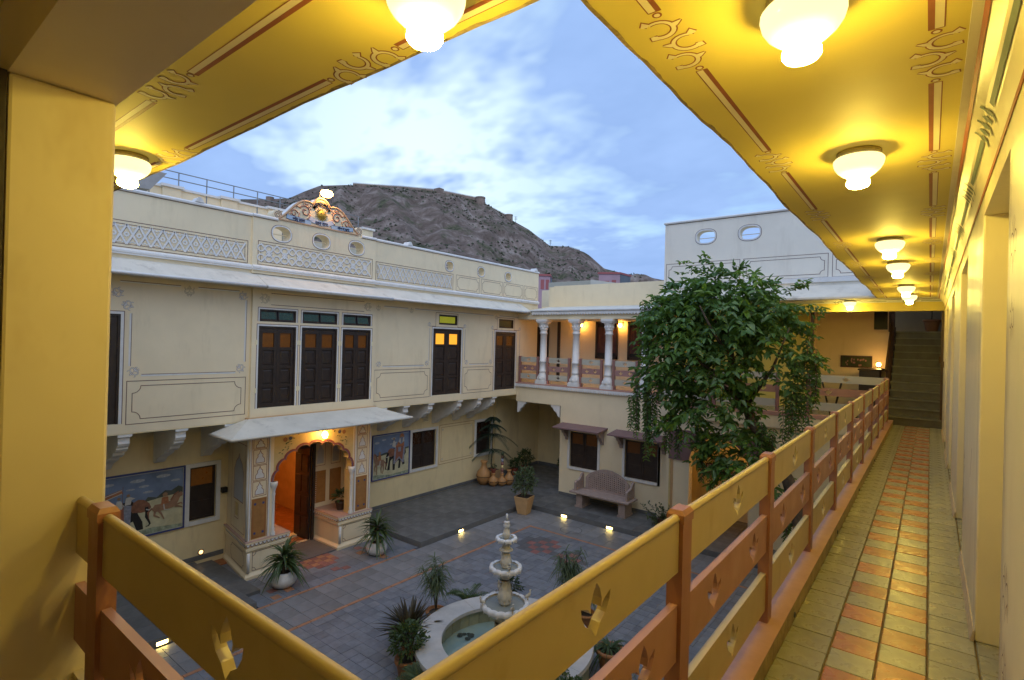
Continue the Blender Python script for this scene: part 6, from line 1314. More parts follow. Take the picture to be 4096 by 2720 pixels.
house('pink flat-roofed house with red roof band below the hill', 28.95, 26.75, 25.7, 62, 9.55, 4.0, [(.28, .50, .70, .86), (.62, .82, .72, .88)]); house('small pink house beside the parapet end below the hill', 35.6, 34.05, 33.9, 58, 8.75, 4.0, [(.35, .58, .70, .92), (.70, .92, .70, .92)])
bh = thing('back_roof', 'pale grey neighbouring roof wall behind the gallery', 'roof wall', (-11.7, 20, 3))
MB().box(-13.6, -11.45, 20.0, 20.3, 2, 4.29).build('wall_panel', 'far_cream', bh); MB().hexa([(-11.45, 20.0, 2), (-9.6, 20, 2), (-9.6, 21, 2), (-11.45, 21, 2)], [(-11.45, 20.0, 4.32), (-9.6, 20, 4.02), (-9.6, 21, 4.02), (-11.45, 21, 4.32)]).build('wall_panel', 'chajja', bh)
# ================================================================== foliage helpers
def leafquad(b, p, d, n_, L, W, fold=.25, mi=0):
    d = d.normalized(); s = d.cross(n_); s = s.normalized() if s.length > 1e-5 else d.orthogonal().normalized(); n_ = s.cross(d).normalized()
    e = p + d * L - n_ * L * .12
    l1, l2 = p + d * L * .28 + s * W * .5 + n_ * W * fold, p + d * L * .68 + s * W * .38 + n_ * W * fold * .7 - n_ * L * .04
    r1, r2_ = p + d * L * .28 - s * W * .5 + n_ * W * fold, p + d * L * .68 - s * W * .38 + n_ * W * fold * .7 - n_ * L * .04
    b.add([p, r1, r2_, e, l2, l1], [(0, 1, 2, 3), (0, 3, 4, 5)], mi)
def blade(b, p, d, L, W, droop, n_=5, mi=0, lift=0):
    d = d.normalized(); side = d.cross(Vector((0, 0, 1))); side = side.normalized() if side.length > 1e-4 else Vector((1, 0, 0)); vs = []
    for i in range(n_ + 1):
        t = i / n_; q = p + d * L * t + Vector((0, 0, -droop * L * t * t)); w_ = W * (1 - t ** 2.2) * (.55 + .45 * min(1, t * 4)) * .5 + .0008
        vs += [q - side * w_ + Vector((0, 0, w_ * .35)), q, q + side * w_ + Vector((0, 0, w_ * .35))]
    b.add(vs, [f for i in range(n_) for f in ((3 * i, 3 * i + 3, 3 * i + 4, 3 * i + 1), (3 * i + 1, 3 * i + 4, 3 * i + 5, 3 * i + 2))], mi)
def rv(rs, z0=-1, z1=1):
    a = rs.uniform(0, 2 * math.pi); z = rs.uniform(z0, z1); r_ = math.sqrt(max(0, 1 - z * z)); return Vector((r_ * math.cos(a), r_ * math.sin(a), z))
# ---- the courtyard tree
rs = random.Random(21)
tr = thing('courtyard_tree', 'leafy tree with hanging vine strands beside the corridor railing', 'tree', (-1.75, 11.5, Z0))
Y_T = 11.5
tk = MB()
path = [(-1.72, Y_T, Z0), (-1.78, Y_T, -2.6), (-1.92, Y_T, -1.6), (-2.12, Y_T, -.95), (-2.55, Y_T, -.30), (-2.80, Y_T, .10), (-2.95, Y_T, .55), (-3.2, Y_T, 1.2), (-3.35, Y_T + .05, 2.0)]
tk.tube(path, [.17, .14, .125, .12, .11, .105, .095, .075, .05], 9)
limbs = [((-2.9, Y_T, .45), (-2.4, Y_T - .2, 1.2), (-2.1, Y_T - .3, 2.0)), ((-3.0, Y_T, .7), (-3.9, Y_T - .1, 1.3), (-4.6, Y_T, 2.1)), ((-3.2, Y_T, 1.2), (-3.7, Y_T + .5, 2.1), (-4.0, Y_T + .5, 2.9)), ((-3.1, Y_T, 1.0), (-2.8, Y_T + .6, 1.9), (-2.5, Y_T + .6, 2.7)), ((-3.2, Y_T, 1.3), (-3.4, Y_T - .7, 1.9), (-3.6, Y_T - .9, 2.4)), ((-2.85, Y_T, .3), (-3.3, Y_T - .5, .9), (-4.2, Y_T - .6, 1.3))]
for l in limbs: tk.tube(l, [.045, .028, .012], 7)
tk.build('trunk', 'bark', tr, True)
LB, YB_ = MB(), MB()
def twig(p, d, L, droop, n_, ls, young=False, b=None):
    b = b or (YB_ if young else LB); d = d.normalized(); prev = p
    for i in range(n_):
        t = (i + .6) / n_; q = p + d * L * t + Vector((0, 0, -droop * L * t * t)); tg = (q - prev); prev = q.copy()
        tg = tg.normalized() if tg.length > 1e-5 else d
        sd = tg.cross(Vector((0, 0, 1))); sd = sd.normalized() if sd.length > .05 else rv(rs)
        for sg in (1, -1):
            ld = (sd * sg * rs.uniform(.7, 1.1) + tg * rs.uniform(.2, .7) + Vector((0, 0, rs.uniform(-.75, .05))))
            nn = Vector((0, 0, 1)) + rv(rs) * .55
            leafquad(b, q, ld, nn, ls * rs.uniform(.75, 1.2), ls * rs.uniform(.44, .60), rs.uniform(.08, .3))
    leafquad(b, prev, d + Vector((0, 0, -.5 * droop)), Vector((0, 0, 1)) + rv(rs) * .4, ls * 1.1, ls * .5)
# lobes: (centre, radii, count)
lobes = [((-3.55, 0, 2.25), (.95, .9, .68), 150), ((-4.35, -.1, 2.05), (.55, .7, .62), 85), ((-2.75, 0, 2.15), (.55, .7, .52), 80), ((-3.75, -.2, 1.3), (.92, .9, .60), 120), ((-2.5, -.1, 1.55), (.30, .5, .40), 26), ((-2.35, -.1, .95), (.20, .3, .35), 10), ((-3.5, -.3, .45), (.62, .6, .52), 66), ((-4.55, -.2, .95), (.38, .5, .52), 44), ((-3.1, -.3, -.30), (.40, .4, .38), 34), ((-2.85, -.3, -.85), (.36, .35, .34), 26), ((-4.05, -.3, .05), (.36, .4, .40), 22), ((-3.3, 0, 2.9), (.65, .5, .22), 38), ((-4.1, 0, 2.7), (.5, .5, .28), 34)]
for c, r_, n_ in lobes:
    for k in range(int(n_ * 1.28)):
        u_ = rv(rs, -.75, 1); f = rs.uniform(.35, 1.0) ** .6
        p = Vector((c[0] + u_.x * r_[0] * f, Y_T + c[1] + u_.y * r_[1] * f, c[2] + u_.z * r_[2] * f))
        if abs(p.x + 2.62) < .17 and abs(p.z - 1.30) < .24: continue          # gap where the lit wall shows
        d = Vector((u_.x, u_.y, u_.z * .5 + rs.uniform(-.1, .35))) + rv(rs) * .5
        twig(p, d, rs.uniform(.28, .50), rs.uniform(.35, 1.0), rs.choice((3, 4, 4, 5)), rs.choice((.12, .15, .18, .21)), young=rs.random() < .16 and f > .75)
# shoots reaching up and out
for p, d, L in (((-3.6, 0, 3.0), (-.75, .1, .62), 1.0), ((-3.5, 0, 3.05), (-.35, 0, .70), .85), ((-3.2, .1, 3.0), (.1, 0, .5), .5), ((-2.4, 0, 2.6), (.6, .1, .55), .75), ((-2.6, -.2, 2.65), (.35, 0, .5), .5), ((-2.3, 0, 2.35), (.9, .1, .22), .75), ((-2.25, 0, 2.1), (.8, 0, .05), .55), ((-4.6, 0, 2.5), (-.75, 0, .55), .55), ((-4.7, 0, 2.2), (-.8, -.1, .2), .45), ((-1.95, -.1, 1.5), (.7, -.1, .0), .5)):
    p = Vector((p[0], Y_T + p[1], p[2])); d = Vector(d)
    for q in range(3): twig(p + rv(rs) * .08, d + rv(rs) * .16, L * rs.uniform(.7, 1), .35, 8, .13)
    twig(p + d * L * .62, d + rv(rs) * .1, L * .42, .45, 5, .12, young=True)
# hanging vine strands
def strand(x, y, z, L, ls=.135):
    q = Vector((x, y, z)); sw = rs.uniform(-.12, .12)
    n_ = int(L / .062); tk2 = []
    for i in range(n_):
        q = q + Vector((sw * .03 + rs.uniform(-.016, .016), rs.uniform(-.012, .012), -.062)); tk2.append(tuple(q))
        for sg in (1, -1): leafquad(YB_ if (i > n_ * .86 and rs.random() < .6) else LB, q, Vector((sg * rs.uniform(.5, 1), rs.uniform(-.5, .5), rs.uniform(-.9, -.1))), Vector((0, 0, 1)) + rv(rs) * .5, ls * rs.uniform(.7, 1.15) * (1 - .3 * i / n_), ls * .46)
    if len(tk2) > 2: VT.tube(tk2, .006, 4, cap=False)
VT = MB()
for x, y, z, L in ((-5.10, .0, 2.6, 1.5), (-4.98, -.1, 2.4, 1.3), (-5.05, 0, 1.1, 1.0), (-5.25, -.1, .75, 1.35), (-4.95, -.2, .9, 1.5), (-5.0, -.1, .6, 1.2), (-4.75, -.2, .5, 1.0), (-4.85, -.3, .3, 1.2), (-5.42, 0, .55, 1.0), (-4.4, -.3, .2, .9), (-4.2, -.2, -.1, .7), (-3.75, -.3, .0, .85), (-3.6, -.4, -.3, .8), (-3.4, -.4, -.5, .85), (-3.25, -.3, -.5, .6), (-3.0, -.4, -.9, .5), (-2.7, -.3, -.9, .5), (-2.85, -.4, -1.0, .5),
                   (-1.85, 0, 1.9, 1.1), (-1.75, 0, 1.6, 1.1), (-1.95, -.1, 1.5, 1.3), (-2.05, -.1, .9, 1.2), (-1.85, -.1, .85, .9), (-2.2, -.1, .7, 1.1), (-2.35, -.2, .1, .7), (-2.5, -.3, .2, .9), (-1.68, .05, 1.3, .8), (-5.2, .1, 2.0, .9), (-2.4, .1, -1.1, .9), (-2.2, .1, -1.3, 1.0), (-2.0, .2, -.9, 1.1), (-1.7, .1, -1.2, 1.1)):
    for q in range(3): strand(x + rs.uniform(-.07, .07), Y_T + y + rs.uniform(-.1, .1), z + rs.uniform(-.1, .1), L * rs.uniform(.75, 1.05))
LB.build('crown', 'leaf_tree', tr); YB_.build('young_leaves', 'leaf_young', tr); stuff(VT.build('vine_stems', 'bark', tr))
# ================================================================== pots and plants
PG = 'potted plants in the courtyard'
def pot(t, kind, m, r_, h_):
    if kind == 'terra': pr_ = [(0, .02), (r_ * .62, 0), (r_ * .66, .01), (r_ * .92, h_ * .78), (r_ * .93, h_ * .80), (r_ * 1.05, h_ * .81), (r_ * 1.06, h_), (r_ * .92, h_), (r_ * .88, h_ * .90), (0, h_ * .88)]
    elif kind == 'round': pr_ = [(0, .0), (r_ * .5, 0), (r_ * .80, h_ * .12), (r_, h_ * .42), (r_ * .96, h_ * .68), (r_ * .78, h_ * .90), (r_ * .74, h_), (r_ * .66, h_), (r_ * .66, h_ * .9), (0, h_ * .88)]
    elif kind == 'urn': pr_ = [(0, 0), (r_ * .5, 0), (r_ * .9, h_ * .22), (r_, h_ * .38), (r_ * .86, h_ * .55), (r_ * .46, h_ * .70), (r_ * .36, h_ * .78), (r_ * .36, h_ * .90), (r_ * .50, h_ * .98), (r_ * .44, h_), (r_ * .30, h_ * .95), (0, h_ * .9)]
    MB().lathe(pr_, seg=28 if kind == 'round' else 20, flute=.06 if kind == 'round' else 0, fn=14).build('pot', m, t, True)
    if kind != 'urn': MB().lathe([(0, h_ * .90), (r_ * .8 if kind == 'terra' else r_ * .62, h_ * .895)], seg=14).build('soil', 'soil', t)
def plant(name, lb, loc, potdef, grow, seed, cat='potted plant', grp=PG):
    global rs
    t = thing(name, lb, cat, loc, grp, world=False); rs = random.Random(seed)
    if potdef: pot(t, *potdef)
    grow(t, potdef[3] if potdef else 0); return t
def g_yucca(L=.55, n_=46, m='leaf_mid', W=.045, stemh=.22):
    def g(t, h):
        b = MB()
        for k in range(n_):
            f = k / n_; d = rv(rs, -.1 + .9 * f, .35 + .6 * f); blade(b, Vector((0, 0, h + stemh * (.3 + .7 * f))), d, L * rs.uniform(.75, 1.1), W, rs.uniform(.45, 1.0) * (1.1 - .5 * f), 5)
        b.build('foliage', m, t); MB().tube([(0, 0, h * .85), (.01, 0, h + stemh)], [.03, .025], 7).build('stem', 'bark', t)
    return g
def g_palmstem(hh=.75, m='leaf_pale', n_=5):
    def g(t, h):
        b, s_ = MB(), MB()
        for k in range(n_):
            top = Vector((rs.uniform(-.24, .24), rs.uniform(-.24, .24), h + hh * rs.uniform(.55, 1))); mid = Vector((top.x * .25, top.y * .25, h + (top.z - h) * .5)); s_.tube([(0, 0, h * .85), mid, top], [.012, .009, .005], 5)
            for q in range(56):
                f = rs.uniform(.30, 1.0); p = mid.lerp(top, (f - .3) / .7); blade(b, p, rv(rs, -.15, .8), rs.uniform(.18, .32), .019, rs.uniform(.5, 1.1), 4)
        b.build('foliage', m, t); s_.build('stem', 'bark', t)
    return g
def g_cycad(L=.42, n_=18, m='leaf_dark'):
    def g(t, h):
        b = MB()
        for k in range(n_):
            d = rv(rs, .35, .92); d.z = abs(d.z); p = Vector((0, 0, h))
            for i in range(12):
                u_ = (i + 1) / 12; q = p + d * L * u_ + Vector((0, 0, -.42 * L * u_ * u_)); sd = d.cross(Vector((0, 0, 1))).normalized()
                for sg in (1, -1): leafquad(b, q, sd * sg + d * .8 + Vector((0, 0, .1)), Vector((0, 0, 1)), .12 * (1 - .5 * u_), .018)
        b.build('fronds', m, t); MB().lathe([(.05, h * .85), (.045, h + .06), (0, h + .08)], seg=8).build('stem', 'bark', t)
    return g
def g_sword(L=.34, n_=64, m='leaf_bronze'):
    def g(t, h):
        b = MB()
        for k in range(n_): d = rv(rs, .15, .97); blade(b, Vector((d.x * .07, d.y * .07, h + rs.uniform(0, .12))), d, L * rs.uniform(.7, 1.15), .06, .12, 4)
        b.build('foliage', m, t)
    return g
def g_bush(r_=.2, hh=.34, n_=420, m='leaf_dark', ls=.05):
    def g(t, h):
        b, s_ = MB(), MB()
        for k in range(n_):
            u_ = rv(rs, -.6, 1); f = rs.uniform(.3, 1) ** .5; lump = 1 + .3 * math.sin(u_.x * 7 + u_.y * 5) * math.sin(u_.z * 6 + 1)
            p = Vector((u_.x * r_ * f * lump, u_.y * r_ * f * lump, h + hh * .55 + u_.z * hh * .55 * f * lump)); leafquad(b, p, u_ + rv(rs) * .8, Vector((0, 0, 1)) + rv(rs) * .5, ls * rs.uniform(.7, 1.3), ls * .5)
        for k in range(7): u_ = rv(rs, .3, 1); s_.tube([(0, 0, h * .85), (u_.x * r_ * .8, u_.y * r_ * .8, h + hh * .7)], .006, 4)
        b.build('foliage', m, t); s_.build('stem', 'bark', t)
    return g
def g_spider(L=.4, n_=80, m='leaf_pale'):
    def g(t, h):
        b = MB()
        for k in range(n_): d = rv(rs, .1, .9); blade(b, Vector((d.x * .04, d.y * .04, h)), d, L * rs.uniform(.6, 1.1), .018, rs.uniform(.5, 1.3), 6)
        b.build('foliage', m, t)
    return g
def g_pothos(t, h):
    b = MB()
    for k in range(46): d = rv(rs, .0, .9); p = Vector((d.x * .10, d.y * .10, h + .05 + abs(d.z) * .20)); leafquad(b, p, d + Vector((0, 0, -.3)), Vector((0, 0, 1)) + rv(rs) * .4, rs.uniform(.10, .16), .09)
    b.build('foliage', 'leaf_mid', t)
plant('yucca_pot', 'spiky yucca in a white fluted pot left of the porch door', (-9.93, 5.62, Z0), ('round', 'shell_white', .235, .30), g_yucca(.56, 84, 'leaf_mid', .062, .34), 1)
plant('yucca_pot', 'spiky yucca in a white fluted pot right of the porch', (-9.86, 7.82, Z0), ('round', 'shell_white', .225, .29), g_yucca(.56, 90, 'leaf_mid', .058, .42), 2)
plant('oleander_pot', 'tall wispy narrow-leaved plant in a terracotta pot left of the fountain', (-6.62, 6.55, Z0), ('terra', 'terracotta', .17, .27), g_palmstem(.98, 'leaf_pale', 6), 3)
plant('cycad_pot', 'small cycad with arching fronds in a terracotta pot by the pool rim', (-6.42, 7.18, Z0), ('terra', 'terracotta', .15, .24), g_cycad(.50, 22, 'leaf_mid'), 4)
plant('sword_plant_pot', 'dark bronze sword-leaved plant in a terracotta pot by the pool', (-6.43, 5.78, Z0), ('terra', 'terracotta', .16, .26), g_sword(.50, 95), 5)
plant('jade_bush_pot', 'small-leaved bushy plant in a terracotta pot nearest the viewer', (-5.90, 5.28, Z0), ('terra', 'terracotta', .17, .30), g_bush(.24, .44, 560, 'leaf_mid', .07), 6)
plant('oleander_pot', 'wispy narrow-leaved plant behind the right side of the fountain', (-5.10, 8.35, Z0), ('terra', 'terracotta', .17, .27), g_palmstem(.98, 'leaf_pale', 7), 7)
plant('oleander_pot', 'wispy plant close behind the railing right of the fountain', (-4.62, 8.2, Z0), ('terra', 'terracotta', .16, .26), g_palmstem(.7, 'leaf_pale', 5), 8)
plant('shrub_pot', 'small dark shrub behind the fountain column', (-5.95, 7.72, Z0), ('terra', 'terracotta', .15, .24), g_bush(.20, .40, 380, 'leaf_dark', .06), 9)
plant('spider_plant_pot', 'trailing spider plant in a terracotta pot right of the pool', (-3.72, 7.35, Z0), ('terra', 'terracotta', .20, .34), g_spider(.46, 95, 'leaf_mid'), 10)
plant('cycad_pot', 'pale green cycad at the near edge of the pool', (-5.30, 5.02, Z0), ('terra', 'terracotta', .14, .24), g_cycad(.45, 20, 'leaf_pale'), 11)
plant('jade_bush_pot', 'succulent bush seen below the railing right of the pool', (-3.92, 6.05, Z0), ('terra', 'terracotta', .15, .26), g_bush(.2, .36, 420, 'leaf_pale', .06), 12)
plant('jade_bush_pot', 'dark succulent at the near right of the pool below the railing', (-3.55, 5.9, Z0), ('terra', 'terracotta', .15, .26), g_bush(.2, .34, 380, 'leaf_mid', .06), 13)
plant('pothos_pot', 'broad-leaved potted plant on the right porch pedestal', (-11.15, 7.72, -2.555), ('terra', 'wood_brown', .12, .20), g_pothos, 14)
# square planter with a clipped shrub
pt = plant('square_planter', 'clipped shrub in a tapered cream planter at the platform corner', (-9.10, 12.42, Z0), None, lambda t, h: g_bush(.30, .82, 900, 'leaf_pale', .075)(t, .44), 15)
b = MB(); b.hexa([(-.14, -.14, 0), (.14, -.14, 0), (.14, .14, 0), (-.14, .14, 0)], [(-.225, -.225, .50), (.225, -.225, .50), (.225, .225, .50), (-.225, .225, .50)]); bevel(b.build('pot', 'planter', pt), .01); MB().box(-.19, .19, -.19, .19, .50, .503).build('soil', 'soil', pt); pt.rotation_euler.z = R(8)
# norfolk pine in its box with urns round it
pn = thing('norfolk_pine', 'young norfolk pine in a square planter against the far left wall', 'potted tree', (-11.78, 14.12, ZP), None, world=False)
b = MB(); b.hexa([(-.20, -.20, 0), (.20, -.20, 0), (.20, .20, 0), (-.20, .20, 0)], [(-.24, -.24, .40), (.24, -.24, .40), (.24, .24, .40), (-.24, .24, .40)]); b.build('pot', 'planter', pn); MB().box(-.2, .2, -.2, .2, .40, .403).build('soil', 'soil', pn)
MB().tube([(0, 0, .38), (.02, 0, 1.2), (.03, 0, 2.25)], [.022, .016, .006], 6).build('trunk', 'bark', pn); b = MB(); rs = random.Random(31)
for (z_, L, n_) in ((1.10, .70, 6), (1.62, .85, 7), (1.95, .45, 6), (2.2, .28, 6)):
    for k in range(n_):
        a = 2 * math.pi * k / n_ + z_; d = Vector((math.cos(a), math.sin(a), .1))
        for i in range(26):
            u_ = (i + 2) / 27; q = Vector((.02, 0, z_)) + d * L * u_ + Vector((0, 0, -.55 * L * u_ * u_)); sd = Vector((-d.y, d.x, 0))
            for sg in (1, -1): blade(b, q, sd * sg + d * .5 + Vector((0, 0, -.25)), .11 * (1.1 - .4 * u_), .020, .8, 2)
b.build('needles', 'leaf_pine', pn)
UG = 'terracotta urns by the far left wall'
def urn(lb, x, y, r_, h_, kind='urn', m='planter'):
    t = thing('urn', lb, 'urn', (x, y, ZP), UG, world=False); pot(t, 'urn', m, r_, h_); b = MB(); z_ = h_ * .36; b.lathe([(r_ * 1.005, z_ - .012), (r_ * 1.02, z_), (r_ * 1.005, z_ + .012)], seg=20); b.build('dark_band', 'wood_brown', t, True); return t
mat('urn_clay', (0.46, 0.235, 0.085), 0.6, 0.12, 6)
urn('tall long-necked clay urn left of the norfolk pine', -11.68, 13.62, .25, .80, m='urn_clay'); urn('small round clay urn in front of the norfolk pine', -11.33, 13.70, .17, .44, m='urn_clay'); urn('squat clay urn at the foot of the totem stick', -11.14, 13.92, .16, .40, m='urn_clay'); urn('clay urn tucked behind at the passage corner', -11.05, 14.18, .17, .50, m='urn_clay')
plant('small_pot', 'tiny red pot with a seedling standing on a clay urn', (-11.33, 13.70, ZP + .44), ('terra', 'red_pot', .09, .12), g_bush(.08, .16, 60, 'leaf_mid', .05), 40, grp=None)
tt_ = thing('painted_totem', 'striped painted wooden stick standing in a squat urn', 'totem', (-11.14, 13.92, ZP + .35))
for i, m_ in enumerate(('slate_orange', 'slate_red', 'spandrel', 'slate_red', 'mu_grey', 'wood_brown', 'leaf_dark')): MB().lathe([(0, 0), (.045, .005), (.05, .05), (.042, .105), (0, .11)], (-11.14, 13.92, ZP + .36 + i * .108), 10).build('segment', m_, tt_, True)
for i, (x_, y_, r_, s_, lb) in enumerate(((-11.72, 15.35, .12, .30, 'small red pot with a low plant just inside the passage'), (-11.62, 15.85, .15, .55, 'red pot with a spreading leafy plant inside the passage'), (-10.55, 16.7, .12, .3, 'red pot plant at the back of the passage by the pier'))):
    plant('red_pot_plant', lb, (x_, y_, ZP), ('terra', 'red_pot', r_, .25), g_bush(.16 + .12 * i * (i < 2), s_, 220 + 240 * (i == 1), 'leaf_mid', .08), 50 + i, grp='red pots in the passage')
cl_ = thing('climber_shrub', 'loose climbing shrub against the wall at the right end of the bench', 'shrub', (-5.5, 13.75, ZP), None, world=False); rs = random.Random(61); b, s_ = MB(), MB()
for k in range(22):
    d = rv(rs, .3, 1); d.x *= 1.1; d.y *= .5; L = rs.uniform(.4, .95); p = Vector((0, 0, 0)); s_.tube([p, p + d * L * .5, p + d * L + Vector((0, 0, -.1))], .006, 4)
    for i in range(16): u_ = .25 + .75 * i / 16; leafquad(b, p + d * L * u_ + rv(rs) * .04 + Vector((0, 0, -.1 * u_ * u_)), rv(rs), Vector((0, 0, 1)) + rv(rs) * .5, .075, .04)
b.build('foliage', 'leaf_mid', cl_); s_.build('stem', 'bark', cl_); MB().lathe([(0, 0), (.12, 0), (.15, .22), (.12, .22), (0, .2)], seg=14).build('pot', 'wood_brown', cl_)
pb = plant('banana_pot', 'large-leaved plant in a terracotta tub at the top of the stairs', (.02, 18.1, 2.137), ('terra', 'terracotta', .19, .33), lambda t, h: None, 70, grp=None)
b = MB(); rs = random.Random(71)
for k in range(7): d = rv(rs, .2, .6); blade(b, Vector((0, 0, .75)), d, .42, .12, .5, 5)
b.build('foliage', 'leaf_dark', pb); MB().tube([(0, 0, .3), (0, 0, .78)], .014, 5).build('stem', 'bark', pb)
# ================================================================== fountain
PC_ = (-4.985, 6.375); FX, FY = PC_
pl_ = thing('fountain_pool', 'round stone-rimmed pool with pale green tiles round the fountain', 'pool', (FX, FY, Z0))
nseg = 9
for k in range(nseg):
    b = MB(); a0, a1 = 2 * math.pi * k / nseg + .0015, 2 * math.pi * (k + 1) / nseg - .0015
    for q in range(8):
        b0, b1 = a0 + (a1 - a0) * q / 8, a0 + (a1 - a0) * (q + 1) / 8
        P = lambda r_, a, z_: (FX + r_ * math.cos(a), FY + r_ * math.sin(a), z_)
        b.hexa([P(.93, b0, -2.905), P(1.345, b0, -2.905), P(1.345, b1, -2.905), P(.93, b1, -2.905)], [P(.935, b0, -2.855), P(1.335, b0, -2.855), P(1.335, b1, -2.855), P(.935, b1, -2.855)])
    b.build('rim_stone', 'pool_rim', pl_)
MB().lathe([(1.28, Z0 - .02), (1.28, -2.905)], (FX, FY, 0), 56).build('outer_wall', 'pool_tile', pl_); MB().lathe([(.995, Z0 - .02), (.995, -2.905)], (FX, FY, 0), 56).build('inner_wall', 'joint', pl_)
tm = MB().add([(.985, -.088, 0), (.985, .088, 0), (.985, .088, .39), (.985, -.088, .39), (.99, -.090, -.002), (.99, .090, -.002), (.99, .090, .392), (.99, -.090, .392)], [(3, 2, 1, 0), (0, 1, 5, 4), (2, 3, 7, 6), (1, 2, 6, 5), (3, 0, 4, 7)]).mesh('wall_tile', 'pool_tile')
for k in range(34): o = put('wall_tile', tm, pl_, loc=(FX, FY, -3.30)); o.rotation_euler.z = 2 * math.pi * k / 34
MB().lathe([(0, -3.312), (.99, -3.312)], (FX, FY, 0), 40).build('pool_floor', 'pool_tile', pl_)
mw = mat('water', (0.34, 0.47, 0.43), 0.06, 0.1, 3, 0.25, 14, trans=0.35); 
wt = MB(); nr = 14
wt.lathe([(r_ * .99 / nr, -3.13) for r_ in range(nr + 1)], (FX, FY, 0), 40); wt.build('water', 'water', pl_, True)
b = MB(); rs = random.Random(5)
for k in range(9): b.lathe([(0, 0), (rs.uniform(.03, .06), .006), (0, .012)], (FX - .78 + rs.uniform(-.10, .10), FY + .02 + rs.uniform(-.07, .07), -3.126), 7)
b.build('floating_debris', 'algae', pl_)
fo = thing('fountain', 'three-tier carved stone fountain with shell-edged bowls in the pool', 'fountain', (FX, FY, -3.3))
def vase(z0, z1, r0, nm='carved_stem'):
    h = z1 - z0
    MB().lathe([(r0 * .62, z0), (r0 * .62, z0 + h * .10), (r0 * .85, z0 + h * .16), (r0 * .95, z0 + h * .20), (r0 * .8, z0 + h * .27), (r0, z0 + h * .42), (r0 * .92, z0 + h * .58), (r0 * .62, z0 + h * .78), (r0 * .50, z0 + h * .90), (r0 * .62, z0 + h)], (FX, FY, 0), 20).build(nm, 'marble', fo, True)
    b = MB()
    for k in range(6):
        a = 2 * math.pi * k / 6
        for q in range(2):
            zz_ = z0 + h * (.42 if q == 0 else .70); rr_ = r0 * (.92 if q == 0 else .66); pts_ = []
            for (u_, v_) in ((0, -.20), (.36, -.10), (.42, .04), (.24, .18), (0, .30), (-.24, .18), (-.42, .04), (-.36, -.10)):
                aa = a + (q * .52) + u_ * 1.0; rr2 = rr_ * (1.07 - abs(v_) * .6); pts_.append((FX + rr2 * math.cos(aa), FY + rr2 * math.sin(aa), zz_ + v_ * h))
            c_ = (FX + rr_ * 1.38 * math.cos(a + q * .52), FY + rr_ * 1.38 * math.sin(a + q * .52), zz_ - .02 * h); n_ = len(pts_); b.add(pts_ + [c_], [(i, (i + 1) % n_, n_) for i in range(n_)])
    b.build('lotus_leaves', 'marble', fo, True)
def bowl(z_, r_, n_, nm='bowl'):
    bw_ = MB().lathe([(r_ * .28, z_ - r_ * .72), (r_ * .42, z_ - r_ * .62), (r_ * .40, z_ - r_ * .52), (r_ * .62, z_ - r_ * .40), (r_ * .88, z_ - r_ * .12), (r_ * .94, z_), (r_ * .84, z_ + .005), (r_ * .78, z_ - r_ * .10), (r_ * .3, z_ - r_ * .16), (0, z_ - r_ * .16)], (FX, FY, 0), 32).build(nm, 'marble', fo, True)
    pr_ = MB(); s_ = math.pi * r_ / n_ * 1.08
    for i in range(7):
        a = math.pi * i / 6
        for (rr_, zz_) in ((.0, .0), (.45, .16), (.95, .05), (1.10, -.35), (.9, -1.0)): pr_.v.append((rr_ * s_ * .9, -math.cos(a) * s_ * (1 if rr_ < 1 else .9), (zz_ + (.42 * math.sin(a) if rr_ < 1 else .25 * math.sin(a))) * s_))
    pr_.f = [(i * 5 + j, (i + 1) * 5 + j, (i + 1) * 5 + j + 1, i * 5 + j + 1) for i in range(6) for j in range(4)]; pr_.m = [0] * len(pr_.f); me = pr_.mesh('shell_petal', 'shell_white', True)
    for k in range(n_):
        o = put('shell_petal', me, bw_, loc=(FX + r_ * .80 * math.cos(2 * math.pi * k / n_), FY + r_ * .80 * math.sin(2 * math.pi * k / n_), z_ - .005)); o.rotation_euler.z = 2 * math.pi * k / n_
    MB().lathe([(0, z_ - .012), (r_ * .86, z_ - .012)], (FX, FY, 0), 24).build('bowl_water', 'bowl_water', bw_, True)
mat('bowl_water', (0.30, 0.33, 0.32), 0.08, 0.1, 4, 0.2, 20)
MB().lathe([(.30, -3.3), (.28, -2.95), (.20, -2.9), (.15, -2.75), (.15, -2.62)], (FX, FY, 0), 20).build('base', 'marble', fo, True)
bowl(-2.35, .375, 18); vase(-2.40, -2.0, .105); bowl(-1.80, .235, 13); vase(-1.84, -1.55, .080); MB().lathe([(.04, -1.555), (.10, -1.55), (.105, -1.535), (.09, -1.525), (.06, -1.52), (.06, -1.47), (.075, -1.44)], (FX, FY, 0), 20).build('collar', 'marble', fo, True)
bowl(-1.365, .14, 9); vase(-1.38, -1.20, .055); MB().lathe([(.03, -1.21), (.045, -1.19), (.048, -1.165), (.035, -1.145), (.042, -1.135), (.04, -1.115), (.022, -1.105)], (FX, FY, 0), 14, flute=.1, fn=12).build('finial', 'shell_white', fo, True)
mat('spray', (0.55, 0.58, 0.60), 0.2, 0.1, 9); MB().tube([(FX, FY, -1.11), (FX, FY, -1.0)], [.020, .016], 8).build('water_jet', 'spray', fo, True)
